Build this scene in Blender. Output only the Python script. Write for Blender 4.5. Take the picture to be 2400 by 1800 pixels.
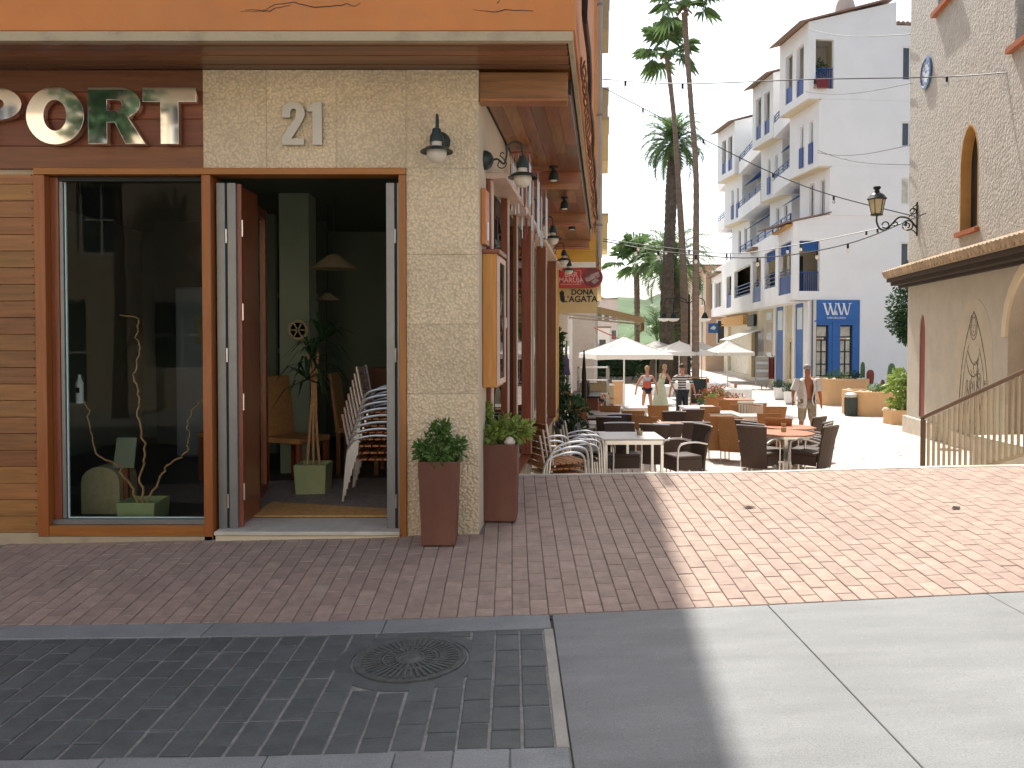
import bpy, bmesh, math, random
from mathutils import Vector, Matrix, Euler
from math import radians as rad, sin, cos, pi, sqrt, atan2
for _o in list(bpy.data.objects): bpy.data.objects.remove(_o)
SC = bpy.context.scene; COL = SC.collection
RN = random.Random(11)
V = Vector
# ------------------------------------------------------------------ camera
FS, PPY, TH, CZ = 1900.0, 833.0, rad(1.3), 1.55
cd = bpy.data.cameras.new('camera'); cam = bpy.data.objects.new('camera', cd); COL.objects.link(cam)
cam.location = (0, 0, CZ); cam.rotation_euler = (rad(90) - TH, 0, 0)
cd.sensor_width = 36; cd.lens = 36 * FS / 2400; cd.shift_y = -(900 - PPY) / 2400
cd.clip_start = .05; cd.clip_end = 2000
SC.camera = cam
# ------------------------------------------------------------------ light
SUN_EL, SUN_AZ = rad(57), rad(1.8)          # azimuth measured from +Y towards +X
w = bpy.data.worlds.new('World'); SC.world = w; w.use_nodes = True
wn = w.node_tree; wn.nodes.clear()
sk = wn.nodes.new('ShaderNodeTexSky'); sk.sky_type = 'NISHITA'; sk.sun_disc = False
sk.sun_elevation = SUN_EL; sk.sun_rotation = SUN_AZ
sk.air_density = 1.0; sk.dust_density = 3.0; sk.ozone_density = 1.0; sk.altitude = 20
bg = wn.nodes.new('ShaderNodeBackground'); bg.inputs[1].default_value = .15
wo = wn.nodes.new('ShaderNodeOutputWorld')
hz_ = wn.nodes.new('ShaderNodeHueSaturation'); hz_.inputs['Saturation'].default_value = .66      # hazy, milky sky
wn.links.new(sk.outputs[0], hz_.inputs['Color']); wn.links.new(hz_.outputs[0], bg.inputs[0]); wn.links.new(bg.outputs[0], wo.inputs[0])
sl = bpy.data.lights.new('sun', 'SUN'); sun = bpy.data.objects.new('sun', sl); COL.objects.link(sun)
sl.energy = 4.0; sl.angle = rad(.55); sl.color = (1, .945, .86)
sd = V((sin(SUN_AZ) * cos(SUN_EL), cos(SUN_AZ) * cos(SUN_EL), sin(SUN_EL)))
sun.rotation_euler = sd.to_track_quat('Z', 'Y').to_euler(); sun.location = (0, 0, 30)
vs = SC.view_settings
SC.display_settings.display_device = 'sRGB'
vs.view_transform = 'Standard'; vs.look = 'None'; vs.exposure = .90; vs.gamma = 1; vs.use_curve_mapping = False
SC.cycles.max_bounces = 8; SC.cycles.diffuse_bounces = 4; SC.cycles.glossy_bounces = 4; SC.cycles.transparent_max_bounces = 12
SC.cycles.use_denoising = True
SC.cycles.sample_clamp_indirect = 6
# ------------------------------------------------------------------ helpers
def P(x, y, Y):
    """point at depth Y seen at pixel (x, y) of the 2400x1800 photograph"""
    dx, dy = (x - 1200) / FS, (y - PPY) / FS
    d = V((dx, cos(TH) - dy * sin(TH), -sin(TH) - dy * cos(TH)))
    return V((0, 0, CZ)) + d * (Y / d.y)
def Xp(x, Y, y=790): return P(x, y, Y).x
def Zp(y, Y): return P(1200, y, Y).z

def wm(o):
    m = o.matrix_basis.copy()
    while o.parent: o = o.parent; m = o.matrix_basis @ m
    return m
def tag(o, label=None, cat=None, group=None, kind=None):
    if label: o['label'] = label
    if cat: o['category'] = cat
    if group: o['group'] = group
    if kind: o['kind'] = kind
    return o
def thing(name, label, cat, loc=(0, 0, 0), rz=0, group=None):
    o = bpy.data.objects.new(name, None); COL.objects.link(o)
    o.location = loc; o.rotation_euler = (0, 0, rz); o.empty_display_size = .1
    return tag(o, label, cat, group)
def link(name, me, m, parent=None):
    o = bpy.data.objects.new(name, me); COL.objects.link(o)
    if m and not me.materials: me.materials.append(m)
    if parent: o.parent = parent
    return o
def copy_tree(o, parent=None):
    c = o.copy(); COL.objects.link(c); c.parent = parent
    for ch in o.children: copy_tree(ch, c)
    return c
def rotz(a): return Matrix.Rotation(a, 4, 'Z')

class MB:
    """collects shapes in world (or thing-local) metres and links them as one mesh"""
    def __init__(s): s.v = []; s.f = []
    def add(s, vs_, fs_):
        b = len(s.v); s.v += [V(p) for p in vs_]; s.f += [tuple(i + b for i in f) for f in fs_]; return s
    def box(s, x0, x1, y0, y1, z0, z1, M=None):
        p = [V((x, y, z)) for z in (z0, z1) for y in (y0, y1) for x in (x0, x1)]
        if M: p = [M @ q for q in p]
        return s.add(p, [(0, 2, 3, 1), (4, 5, 7, 6), (0, 1, 5, 4), (2, 6, 7, 3), (0, 4, 6, 2), (1, 3, 7, 5)])
    def cbox(s, c, sx, sy, sz, rz=0, rx=0, ry=0):
        M = Matrix.Translation(c) @ Euler((rx, ry, rz)).to_matrix().to_4x4()
        return s.box(-sx / 2, sx / 2, -sy / 2, sy / 2, -sz / 2, sz / 2, M)
    def bar(s, a, b, w_, h_, up=V((0, 0, 1))):
        a, b = V(a), V(b); d = b - a; L = d.length; d = d.normalized()
        if abs(d.dot(up)) > .99: up = V((0, 1, 0))
        x = d.cross(up).normalized(); z = x.cross(d)
        M = Matrix((x, d, z)).transposed().to_4x4(); M.translation = a
        return s.box(-w_ / 2, w_ / 2, 0, L, -h_ / 2, h_ / 2, M)
    def tube(s, pts, r, n=6, cap=True):
        pts = [V(p) for p in pts]; rs = r if isinstance(r, (list, tuple)) else [r] * len(pts)
        up = V((.03, .07, 1)); vs_, fs_ = [], []
        px = None
        for i, p in enumerate(pts):
            d = (pts[min(i + 1, len(pts) - 1)] - pts[max(i - 1, 0)]).normalized()
            if px is None:
                px = d.cross(up if abs(d.dot(up)) < .95 else V((1, 0, .1))).normalized()
            else:
                px = (px - d * px.dot(d)).normalized()
            py = d.cross(px)
            for k in range(n):
                a = 2 * pi * k / n; vs_.append(p + (px * cos(a) + py * sin(a)) * rs[i])
        for i in range(len(pts) - 1):
            for k in range(n):
                k2 = (k + 1) % n
                fs_.append((i * n + k, i * n + k2, (i + 1) * n + k2, (i + 1) * n + k))
        if cap:
            fs_.append(tuple(reversed(range(n)))); fs_.append(tuple((len(pts) - 1) * n + k for k in range(n)))
        return s.add(vs_, fs_)
    def lathe(s, prof, n=16, c=(0, 0, 0), M=None):
        vs_, fs_ = [], []
        for r, z in prof:
            for k in range(n):
                a = 2 * pi * k / n; q = V((r * cos(a), r * sin(a), z))
                vs_.append((M @ q) if M else q + V(c))
        for i in range(len(prof) - 1):
            for k in range(n):
                k2 = (k + 1) % n
                fs_.append((i * n + k, i * n + k2, (i + 1) * n + k2, (i + 1) * n + k))
        if prof[0][0] > 1e-4: fs_.append(tuple(reversed(range(n))))
        if prof[-1][0] > 1e-4: fs_.append(tuple((len(prof) - 1) * n + k for k in range(n)))
        return s.add(vs_, fs_)
    def prism(s, pts, d):
        """closed polygon (world points) pushed along vector d"""
        n = len(pts); pts = [V(p) for p in pts]; d = V(d)
        return s.add(pts + [p + d for p in pts],
                     [tuple(range(n)), tuple(reversed(range(n, 2 * n)))] + [(i, i + n, (i + 1) % n + n, (i + 1) % n) for i in range(n)])
    def quad(s, *p): return s.add(p, [tuple(range(len(p)))])
    def mesh(s, name, inv=None, smooth=False, bevel=0, normals=True):
        bm = bmesh.new()
        for p in s.v: bm.verts.new((inv @ p) if inv else p)
        bm.verts.ensure_lookup_table()
        for f in s.f:
            try: bm.faces.new([bm.verts[i] for i in f])
            except ValueError: pass
        if smooth: bmesh.ops.remove_doubles(bm, verts=bm.verts, dist=1e-5)
        if normals: bmesh.ops.recalc_face_normals(bm, faces=bm.faces)
        if bevel:
            bmesh.ops.bevel(bm, geom=[e for e in bm.edges if e.is_manifold and e.calc_face_angle(0) > .6], offset=bevel, segments=1, affect='EDGES', clamp_overlap=True)
        me = bpy.data.meshes.new(name); bm.to_mesh(me); bm.free()
        if smooth:
            for p in me.polygons: p.use_smooth = True
            try: me.set_sharp_from_angle(angle=rad(40))
            except Exception: pass
        return me
    def build(s, name, m, parent=None, world=True, **k):
        inv = wm(parent).inverted() if (parent and world) else None
        return link(name, s.mesh(name, inv, **k), m, parent)

def curve_mesh(name, loops, depth, M, m, parent=None, bevel=0):
    """flat filled outline with holes, extruded; loops are closed lists of 2-D points"""
    cu = bpy.data.curves.new(name, 'CURVE'); cu.dimensions = '2D'; cu.fill_mode = 'BOTH'; cu.extrude = depth / 2; cu.bevel_depth = bevel
    for lp in loops:
        sp = cu.splines.new('POLY'); sp.points.add(len(lp) - 1); sp.use_cyclic_u = True
        for q, (x, y) in zip(sp.points, lp): q.co = (x, y, 0, 1)
    return from_curve(name, cu, M, m, parent)
def from_curve(name, cu, M, m, parent):
    t = bpy.data.objects.new('tmp_curve', cu); COL.objects.link(t)
    dg = bpy.context.evaluated_depsgraph_get(); me = bpy.data.meshes.new_from_object(t.evaluated_get(dg)); me.name = name
    bpy.data.objects.remove(t); bpy.data.curves.remove(cu)
    me.materials.clear()
    me.transform((wm(parent).inverted() @ M) if parent else M)
    return link(name, me, m, parent)
def text_mesh(name, txt, size, M, m, parent=None, depth=.004, bold=0, align='CENTER', sx=1, space=1):
    cu = bpy.data.curves.new(name, 'FONT'); cu.body = txt; cu.size = size; cu.extrude = depth / 2; cu.offset = bold
    cu.align_x = align; cu.align_y = 'CENTER'; cu.resolution_u = 3; cu.space_character = space
    return from_curve(name, cu, M @ Matrix.Diagonal((sx, 1, 1, 1)), m, parent)
def face_frame(o, right, up):
    """matrix whose x runs along right, y along up, z out of the face"""
    r = V(right).normalized(); u = V(up).normalized(); M = Matrix((r, u, r.cross(u))).transposed().to_4x4(); M.translation = V(o); return M
def arc(cx, cy, rx, ry, a0, a1, n):
    return [(cx + rx * cos(rad(a0 + (a1 - a0) * i / n)), cy + ry * sin(rad(a0 + (a1 - a0) * i / n))) for i in range(n + 1)]
def spline(pts, k=6):
    pts = [V(p) for p in pts]; q = [pts[0] * 2 - pts[1]] + pts + [pts[-1] * 2 - pts[-2]]; out = []
    for i in range(1, len(q) - 2):
        for j in range(k):
            t = j / k; a, b, c, d = q[i - 1], q[i], q[i + 1], q[i + 2]
            out.append(.5 * ((2 * b) + (c - a) * t + (2 * a - 5 * b + 4 * c - d) * t * t + (3 * b - a - 3 * c + d) * t ** 3))
    out.append(pts[-1]); return out

# ------------------------------------------------------------------ materials
def N(t, k, **kw):
    n = t.nodes.new(k)
    for a, b in kw.items(): setattr(n, a, b)
    return n
def mat(name, col, rough=.6, metal=0, var=.15, scale=6, rnd=0, bump=0, bscale=60, bkind='noise', stretch=(1, 1, 1), spec=.4,
        dirt=0, dirtcol=(.1, .09, .07), dscale=1.2, world=False, trans=0, sheen=0, rvar=0, hue=0, coat=0, speck=0, spscale=170):
    m = bpy.data.materials.new(name); m.use_nodes = True; t = m.node_tree; L = t.links.new
    b = t.nodes['Principled BSDF']
    b.inputs['Roughness'].default_value = rough; b.inputs['Metallic'].default_value = metal
    b.inputs['Specular IOR Level'].default_value = spec
    if coat: b.inputs['Coat Weight'].default_value = coat; b.inputs['Coat Roughness'].default_value = .15
    if world: g = N(t, 'ShaderNodeNewGeometry'); co = g.outputs['Position']
    else: g = N(t, 'ShaderNodeTexCoord'); co = g.outputs['Object']
    mp = N(t, 'ShaderNodeMapping'); mp.inputs['Scale'].default_value = stretch; L(co, mp.inputs[0])
    vec = mp.outputs[0]
    if rnd and not world:
        oi = N(t, 'ShaderNodeObjectInfo'); ad = N(t, 'ShaderNodeVectorMath', operation='ADD')
        mu = N(t, 'ShaderNodeMath', operation='MULTIPLY'); mu.inputs[1].default_value = 37; L(oi.outputs['Random'], mu.inputs[0])
        L(vec, ad.inputs[0]); L(mu.outputs[0], ad.inputs[1]); vec = ad.outputs[0]
    nz = N(t, 'ShaderNodeTexNoise'); nz.inputs['Scale'].default_value = scale; nz.inputs['Detail'].default_value = 6; nz.inputs['Roughness'].default_value = .62; L(vec, nz.inputs[0])
    mr = N(t, 'ShaderNodeMapRange'); mr.inputs[1].default_value = .28; mr.inputs[2].default_value = .72
    mr.inputs[3].default_value = 1 - var; mr.inputs[4].default_value = 1 + var; L(nz.outputs[0], mr.inputs[0])
    val = mr.outputs[0]
    if rnd:
        oi = N(t, 'ShaderNodeObjectInfo'); m2 = N(t, 'ShaderNodeMapRange'); m2.inputs[3].default_value = 1 - rnd; m2.inputs[4].default_value = 1 + rnd; L(oi.outputs['Random'], m2.inputs[0])
        mm = N(t, 'ShaderNodeMath', operation='MULTIPLY'); L(val, mm.inputs[0]); L(m2.outputs[0], mm.inputs[1]); val = mm.outputs[0]
    if speck:
        sn = N(t, 'ShaderNodeTexNoise'); sn.inputs['Scale'].default_value = spscale; sn.inputs['Detail'].default_value = 2; L(co, sn.inputs[0])
        s2 = N(t, 'ShaderNodeMapRange'); s2.inputs[1].default_value = .3; s2.inputs[2].default_value = .7; s2.inputs[3].default_value = 1 - speck; s2.inputs[4].default_value = 1 + speck; L(sn.outputs[0], s2.inputs[0])
        m3 = N(t, 'ShaderNodeMath', operation='MULTIPLY'); L(val, m3.inputs[0]); L(s2.outputs[0], m3.inputs[1]); val = m3.outputs[0]
    hs = N(t, 'ShaderNodeHueSaturation'); hs.inputs['Color'].default_value = (*col, 1); L(val, hs.inputs['Value'])
    if hue and rnd:
        hm = N(t, 'ShaderNodeMapRange'); hm.inputs[3].default_value = .5 - hue; hm.inputs[4].default_value = .5 + hue
        mo = N(t, 'ShaderNodeMath', operation='FRACT'); mx = N(t, 'ShaderNodeMath', operation='MULTIPLY'); mx.inputs[1].default_value = 7.3
        L(oi.outputs['Random'], mx.inputs[0]); L(mx.outputs[0], mo.inputs[0]); L(mo.outputs[0], hm.inputs[0]); L(hm.outputs[0], hs.inputs['Hue'])
    out = hs.outputs[0]
    if dirt:
        dn = N(t, 'ShaderNodeTexNoise'); dn.inputs['Scale'].default_value = dscale; dn.inputs['Detail'].default_value = 8; dn.inputs['Roughness'].default_value = .7; L(co, dn.inputs[0])
        dr = N(t, 'ShaderNodeMapRange'); dr.inputs[1].default_value = .48; dr.inputs[2].default_value = .75; dr.inputs[3].default_value = 0; dr.inputs[4].default_value = dirt; L(dn.outputs[0], dr.inputs[0])
        mx = N(t, 'ShaderNodeMix', data_type='RGBA'); L(dr.outputs[0], mx.inputs[0]); L(out, mx.inputs[6]); mx.inputs[7].default_value = (*dirtcol, 1); out = mx.outputs[2]
    L(out, b.inputs['Base Color'])
    if rvar:
        rr = N(t, 'ShaderNodeMapRange'); rr.inputs[3].default_value = max(0, rough - rvar); rr.inputs[4].default_value = min(1, rough + rvar); L(nz.outputs[0], rr.inputs[0]); L(rr.outputs[0], b.inputs['Roughness'])
    if bump:
        if bkind == 'noise':
            bn = N(t, 'ShaderNodeTexNoise'); bn.inputs['Scale'].default_value = bscale; bn.inputs['Detail'].default_value = 4; h = bn.outputs[0]
        elif bkind == 'pebble':
            bn = N(t, 'ShaderNodeTexVoronoi', feature='SMOOTH_F1'); bn.inputs['Scale'].default_value = bscale; bn.inputs['Smoothness'].default_value = .3
            iv = N(t, 'ShaderNodeMath', operation='SUBTRACT'); iv.inputs[0].default_value = 1; L(bn.outputs[0], iv.inputs[1]); h = iv.outputs[0]
        L(vec, bn.inputs[0])
        bp = N(t, 'ShaderNodeBump'); bp.inputs['Strength'].default_value = min(1, bump); bp.inputs['Distance'].default_value = .01 * max(1, bump); L(h, bp.inputs['Height']); L(bp.outputs[0], b.inputs['Normal'])
        if bkind == 'pebble':      # mortar between the pebbles is a little darker
            pr = N(t, 'ShaderNodeMapRange'); pr.inputs[1].default_value = .35; pr.inputs[2].default_value = .75; pr.inputs[3].default_value = .80; pr.inputs[4].default_value = 1.06; L(h, pr.inputs[0])
            pm = N(t, 'ShaderNodeMath', operation='MULTIPLY'); L(val, pm.inputs[0]); L(pr.outputs[0], pm.inputs[1]); L(pm.outputs[0], hs.inputs['Value'])
    if trans:
        tr = N(t, 'ShaderNodeBsdfTranslucent'); L(out, tr.inputs[0]); ms = N(t, 'ShaderNodeMixShader'); ms.inputs[0].default_value = trans
        L(b.outputs[0], ms.inputs[1]); L(tr.outputs[0], ms.inputs[2]); L(ms.outputs[0], t.nodes['Material Output'].inputs[0])
    return m
def wood(name, col, axis='x', rough=.4, rnd=.22, var=.3, coat=.15, hue=.012):
    st = {'x': (1.2, 16, 16), 'y': (16, 1.2, 16), 'z': (16, 16, 1.2)}[axis]
    return mat(name, col, rough=rough, var=var, scale=2.2, rnd=rnd, stretch=st, bump=.15, bscale=5, coat=coat, hue=hue)
def glass(name, tint=(.8, .86, .84), refl=1.0, ior=1.5):
    m = bpy.data.materials.new(name); m.use_nodes = True; t = m.node_tree; t.nodes.clear(); L = t.links.new
    tr = N(t, 'ShaderNodeBsdfTransparent'); tr.inputs[0].default_value = (*tint, 1)
    gl = N(t, 'ShaderNodeBsdfGlossy'); gl.inputs['Roughness'].default_value = .01
    fr = N(t, 'ShaderNodeFresnel'); fr.inputs[0].default_value = ior
    mx = N(t, 'ShaderNodeMixShader'); o = N(t, 'ShaderNodeOutputMaterial')
    mu = N(t, 'ShaderNodeMath', operation='MULTIPLY'); mu.inputs[1].default_value = refl; mu.use_clamp = True
    L(fr.outputs[0], mu.inputs[0]); L(mu.outputs[0], mx.inputs[0]); L(tr.outputs[0], mx.inputs[1]); L(gl.outputs[0], mx.inputs[2]); L(mx.outputs[0], o.inputs[0])
    return m

M = dict(
    brick=mat('red_paver', (.34, .245, .196), .75, speck=.16, var=.2, scale=14, rnd=.11, bump=.25, bscale=90, dirt=.5, dirtcol=(.2, .15, .125), hue=.006),
    brick_far=mat('red_paver_far', (.34, .245, .196), .75, speck=.16, var=.22, scale=7, world=True, bump=.25, bscale=90, dirt=.3, dirtcol=(.2, .16, .14)),
    bed=mat('paver_bed', (.20, .165, .145), .95, var=.25, scale=20, world=True),
    grey=mat('grey_paver', (.088, .099, .098), .6, speck=.15, var=.2, scale=12, rnd=.11, bump=.25, bscale=80, dirt=.25, dirtcol=(.17, .17, .16)),
    greybed=mat('grey_bed', (.23, .225, .21), .95, var=.3, scale=25, world=True),
    granite=mat('granite', (.185, .192, .19), .6, var=.2, scale=1.1, world=True, stretch=(1, 4, 1), bump=.3, bscale=160, speck=.22, dirt=.5, dirtcol=(.155, .17, .175), dscale=1.6),
    kerb=mat('kerb_stone', (.225, .235, .235), .7, speck=.18, var=.16, scale=5, rnd=.1, bump=.3, bscale=140, dirt=.3, dirtcol=(.18, .18, .17)),
    plaza=None,
    cement=mat('cement', (.34, .32, .28), .85, var=.2, scale=6, bump=.3, bscale=90),
    ironc=mat('manhole_iron', (.10, .108, .104), .6, metal=.15, var=.3, scale=20, bump=.2, bscale=120),
    stone=mat('pebble_render', (.74, .60, .41), .85, var=.16, scale=1.3, bump=1.25, bscale=50, bkind='pebble', rnd=.03, dirt=.18, dirtcol=(.42, .34, .24), dscale=2.5),
    plaster=mat('cream_plaster', (.60, .52, .40), .85, var=.08, scale=3, bump=.2, bscale=60),
    orange=mat('orange_paint', (.56, .205, .058), .7, var=.14, scale=1.3, bump=.12, bscale=40, dirt=.45, dirtcol=(.40, .22, .11), dscale=1.1),
    strip=mat('stone_strip', (.44, .36, .24), .8, var=.25, scale=5, bump=.3, bscale=70, dirt=.5, dirtcol=(.2, .15, .1), dscale=5),
    plank=wood('plank_wood', (.28, .122, .037), 'x', rough=.45, rnd=.26, var=.35, hue=.009),
    fascia=wood('fascia_wood', (.20, .065, .028), 'x', rough=.42, rnd=.3, var=.25),
    frame=wood('frame_wood', (.32, .102, .02), 'z', rough=.35, rnd=.08, var=.2, coat=.3),
    framex=wood('frame_wood_flat', (.32, .102, .02), 'x', rough=.35, rnd=.08, var=.2, coat=.3),
    soffit=wood('soffit_wood', (.205, .085, .034), 'y', rough=.4, rnd=.42, var=.3, coat=.3),
    soffitx=wood('soffit_wood_front', (.20, .085, .035), 'x', rough=.4, rnd=.35, var=.3, coat=.3),
    beam=wood('beam_wood', (.34, .12, .04), 'x', rough=.35, rnd=.12, var=.25, coat=.3),
    fin=wood('fin_wood', (.22, .06, .025), 'z', rough=.35, rnd=.15, var=.25, coat=.3),
    finlight=mat('fin_sky_sheen', (.62, .45, .36), .4, var=.1, scale=4),  # pale tone imitates sky reflected on the fin edges, reused as trim colour
    menu=wood('menu_wood', (.50, .20, .045), 'z', rough=.4, rnd=.05, var=.2, coat=.2),
    glass=glass('shop_glass', (.80, .87, .84), .35, 1.45),
    glass2=glass('street_glass', (.14, .16, .15), .55, 1.5),
    gedge=mat('glass_edge', (.55, .72, .68), .2, var=.05),
    alu=mat('aluminium', (.72, .71, .68), .32, metal=.85, var=.05, scale=20, rvar=.08),
    aludark=mat('grey_aluminium', (.22, .23, .24), .35, metal=.6, var=.1, scale=6),
    steel=mat('steel', (.62, .60, .56), .28, metal=.95, var=.05, scale=12),
    chrome=mat('chrome', (.86, .86, .84), .045, metal=1, var=.02),
    zinc=mat('brushed_steel', (.45, .43, .38), .42, metal=.75, var=.06, scale=9),
    iron=mat('black_iron', (.022, .026, .024), .45, metal=.3, var=.2, scale=14, bump=.1, bscale=80),
    lampgreen=mat('dark_green_iron', (.03, .042, .038), .42, metal=.25, var=.15, scale=20),
    globe=mat('opal_glass', (.86, .80, .70), .25, var=.03, trans=.35),
    corten=mat('rust_brown_metal', (.15, .062, .042), .55, metal=.2, var=.28, scale=2.5, stretch=(1, 1, .4), bump=.08, bscale=40, dirt=.7, dirtcol=(.24, .115, .08), dscale=2.2),
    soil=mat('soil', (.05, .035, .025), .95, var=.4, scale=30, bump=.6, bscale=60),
    leaf=mat('leaf', (.10, .20, .04), .42, var=.4, scale=9, rnd=.15, trans=.3),
    leafy=mat('leaf_variegated', (.23, .32, .07), .42, var=.55, scale=22, trans=.3),
    leafd=mat('leaf_dark', (.03, .075, .028), .4, var=.45, scale=7, trans=.2),
    palm=mat('palm_leaf', (.12, .20, .07), .45, var=.4, scale=3, trans=.42),
    palmdry=mat('palm_dry', (.15, .095, .05), .8, var=.3, scale=5),
    bark=mat('palm_bark', (.20, .15, .11), .9, var=.3, scale=3, stretch=(1, 1, 4), bump=.8, bscale=9),
    barkd=mat('palm_bark_dark', (.12, .098, .075), .95, var=.45, scale=5, bump=1, bscale=8),
    terra=mat('terracotta', (.42, .14, .06), .8, var=.15, scale=5),
    potgrn=mat('pale_green_pot', (.30, .34, .17), .65, var=.12, scale=6),
    white=mat('white_wall', (.84, .83, .80), .85, var=.04, scale=.5, bump=.1, bscale=8, dirt=.22, dirtcol=(.62, .60, .56), dscale=.45),
    blue=mat('blue_paint', (.03, .13, .38), .5, var=.1, scale=3),
    bluerail=mat('blue_rail', (.02, .06, .22), .45, var=.1, scale=5),
    blueaw=mat('blue_awning', (.03, .12, .36), .8, var=.12, scale=6, trans=.2),
    tile=mat('roof_tile', (.25, .16, .115), .85, var=.3, scale=6, rnd=.25, dirt=.3, dirtcol=(.3, .25, .18), dscale=3),
    tilepale=mat('pale_roof_tile', (.40, .30, .20), .85, var=.3, scale=7, rnd=.2, dirt=.3, dirtcol=(.25, .2, .13), dscale=4),
    cream=mat('cream_wall', (.66, .58, .42), .85, var=.06, scale=1, dirt=.15, dirtcol=(.45, .38, .28)),
    yellow=mat('yellow_wall', (.62, .36, .06), .75, var=.1, scale=2),
    paleyel=mat('pale_yellow_wall', (.66, .52, .27), .8, var=.08, scale=2),
    ochre=mat('ochre_render', (.52, .30, .10), .8, var=.12, scale=3),
    stucco=mat('rough_stucco', (.50, .48, .44), .9, var=.14, scale=4, bump=3.2, bscale=16, dirt=.3, dirtcol=(.40, .375, .33), dscale=1.2),
    stucco2=mat('smooth_render', (.46, .425, .355), .9, var=.1, scale=2.5, bump=.4, bscale=22, dirt=.35, dirtcol=(.36, .31, .24), dscale=.9),
    darkred=mat('dark_red_door', (.20, .035, .02), .5, var=.2, scale=4),
    dark=mat('dark_void', (.02, .022, .022), .6, var=.3, scale=3),
    darkgl=mat('dark_window', (.05, .06, .065), .08, var=.3, scale=2, spec=.6),
    winlite=mat('curtained_window', (.56, .52, .40), .3, var=.35, scale=4, spec=.6),
    canvas=mat('white_canvas', (.82, .80, .75), .85, var=.05, scale=3, trans=.35),
    awning=mat('beige_awning', (.58, .44, .24), .85, var=.1, scale=3, trans=.25),
    peach=mat('peach_render', (.62, .38, .19), .85, var=.08, scale=3, bump=.15, bscale=30),
    railbrown=mat('brown_rail', (.13, .075, .045), .5, var=.15),
    sidest=mat('pale_street', (.45, .43, .39), .8, var=.1, scale=2, world=True),
    pebble=mat('white_pebbles', (.68, .60, .50), .8, var=.3, scale=20),
    wicker=mat('brown_wicker', (.055, .033, .022), .6, var=.45, scale=40, bump=.5, bscale=60, stretch=(1, 1, 2)),
    wickert=mat('tan_wicker', (.36, .17, .06), .65, var=.3, scale=40, bump=.5, bscale=60, stretch=(1, 1, 2)),
    greyweave=mat('grey_weave', (.075, .075, .07), .6, var=.35, scale=40, bump=.4, bscale=60),
    ttop=wood('table_wood', (.42, .20, .10), 'x', rough=.35, rnd=.12, var=.15),
    ttopg=mat('pale_table_top', (.50, .47, .45), .3, var=.06, scale=4),
    chairwood=wood('chair_slat', (.40, .16, .055), 'x', rough=.4, rnd=.12, var=.2),
    red=mat('red_sign', (.42, .02, .018), .35, var=.06), dred=mat('deep_red', (.16, .012, .012), .35, var=.1),
    cap=mat('bottle_cap_print', (.36, .24, .22), .4, var=.5, scale=14),
    ink=mat('black_ink', (.03, .03, .028), .7, var=.1), grey_ink=mat('grey_ink', (.13, .115, .095), .8, var=.2, scale=20),
    wht=mat('white_paint', (.80, .79, .76), .5, var=.03), pinkish=mat('faded_white_print', (.70, .40, .36), .5, var=.1),
    skin=mat('skin', (.46, .23, .15), .55, var=.1, scale=8), skint=mat('tanned_skin', (.40, .15, .08), .5, var=.12, scale=8),
    hair=mat('hair', (.07, .035, .02), .6, var=.3, scale=20), hairg=mat('grey_hair', (.30, .27, .24), .6, var=.3, scale=30),
    hairb=mat('blonde_hair', (.40, .27, .13), .6, var=.3, scale=20),
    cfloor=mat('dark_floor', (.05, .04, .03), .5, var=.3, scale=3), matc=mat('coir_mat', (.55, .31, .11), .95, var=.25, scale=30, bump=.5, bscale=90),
    marble=mat('worn_marble', (.56, .52, .44), .55, var=.18, scale=4, bump=.1, bscale=50, dirt=.5, dirtcol=(.33, .28, .2), dscale=5),
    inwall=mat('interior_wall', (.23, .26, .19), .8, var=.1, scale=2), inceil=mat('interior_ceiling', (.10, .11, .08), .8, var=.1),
    fridge=mat('fridge_door', (.34, .36, .42), .4, var=.06), straw=mat('straw_shade', (.44, .36, .22), .8, var=.15, scale=20),
    twig=mat('willow_twig', (.42, .24, .11), .7, var=.3, scale=20), rope=mat('brown_rope', (.24, .11, .055), .9, var=.4, scale=20),
    cable=mat('black_cable', (.02, .024, .03), .45, var=.3, scale=9), pipe=mat('grey_pipe', (.40, .38, .33), .6, var=.15, scale=3),
    bulb=glass('clear_bulb', (.93, .94, .92), 2.0, 1.5), bulbw=mat('white_bulb', (.88, .87, .83), .3, var=.02, trans=.4),
    lglass=mat('lantern_glass', (.78, .70, .50), .25, var=.06, trans=.5),
    chalk=mat('chalkboard', (.022, .035, .035), .7, var=.5, scale=30), chalkred=mat('chalk_red', (.30, .06, .05), .7, var=.2),
    binm=mat('green_bin', (.05, .06, .05), .5, var=.25, scale=8), cactus=mat('cactus', (.06, .13, .05), .6, var=.3, scale=14, bump=.4, bscale=30),
    cactr=mat('red_cactus', (.19, .05, .03), .7, var=.4, scale=20, bump=.5, bscale=40), slate=mat('silver_slat', (.50, .49, .45), .4, metal=.5, var=.1, scale=8),
    ceramic=mat('ceramic_white', (.62, .68, .74), .25, var=.1, scale=12), cerblue=mat('ceramic_blue', (.08, .16, .30), .25, var=.3, scale=12),
    hill=mat('hill_scrub', (.085, .13, .06), .95, var=.5, scale=.06, world=True), fabricb=mat('purple_cloth', (.12, .09, .18), .9, var=.2),
    green=mat('pale_green_cloth', (.50, .54, .38), .85, var=.12, scale=12), orangecl=mat('orange_top', (.50, .10, .05), .8, var=.2, scale=14),
    navy=mat('navy_cloth', (.018, .022, .032), .85, var=.2, scale=12), shirtw=mat('white_shirt', (.62, .60, .58), .85, var=.12, scale=9),
    shorts=mat('khaki_shorts', (.32, .27, .20), .85, var=.3, scale=14), lav=mat('lavender_shirt', (.46, .42, .46), .85, var=.12),
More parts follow.
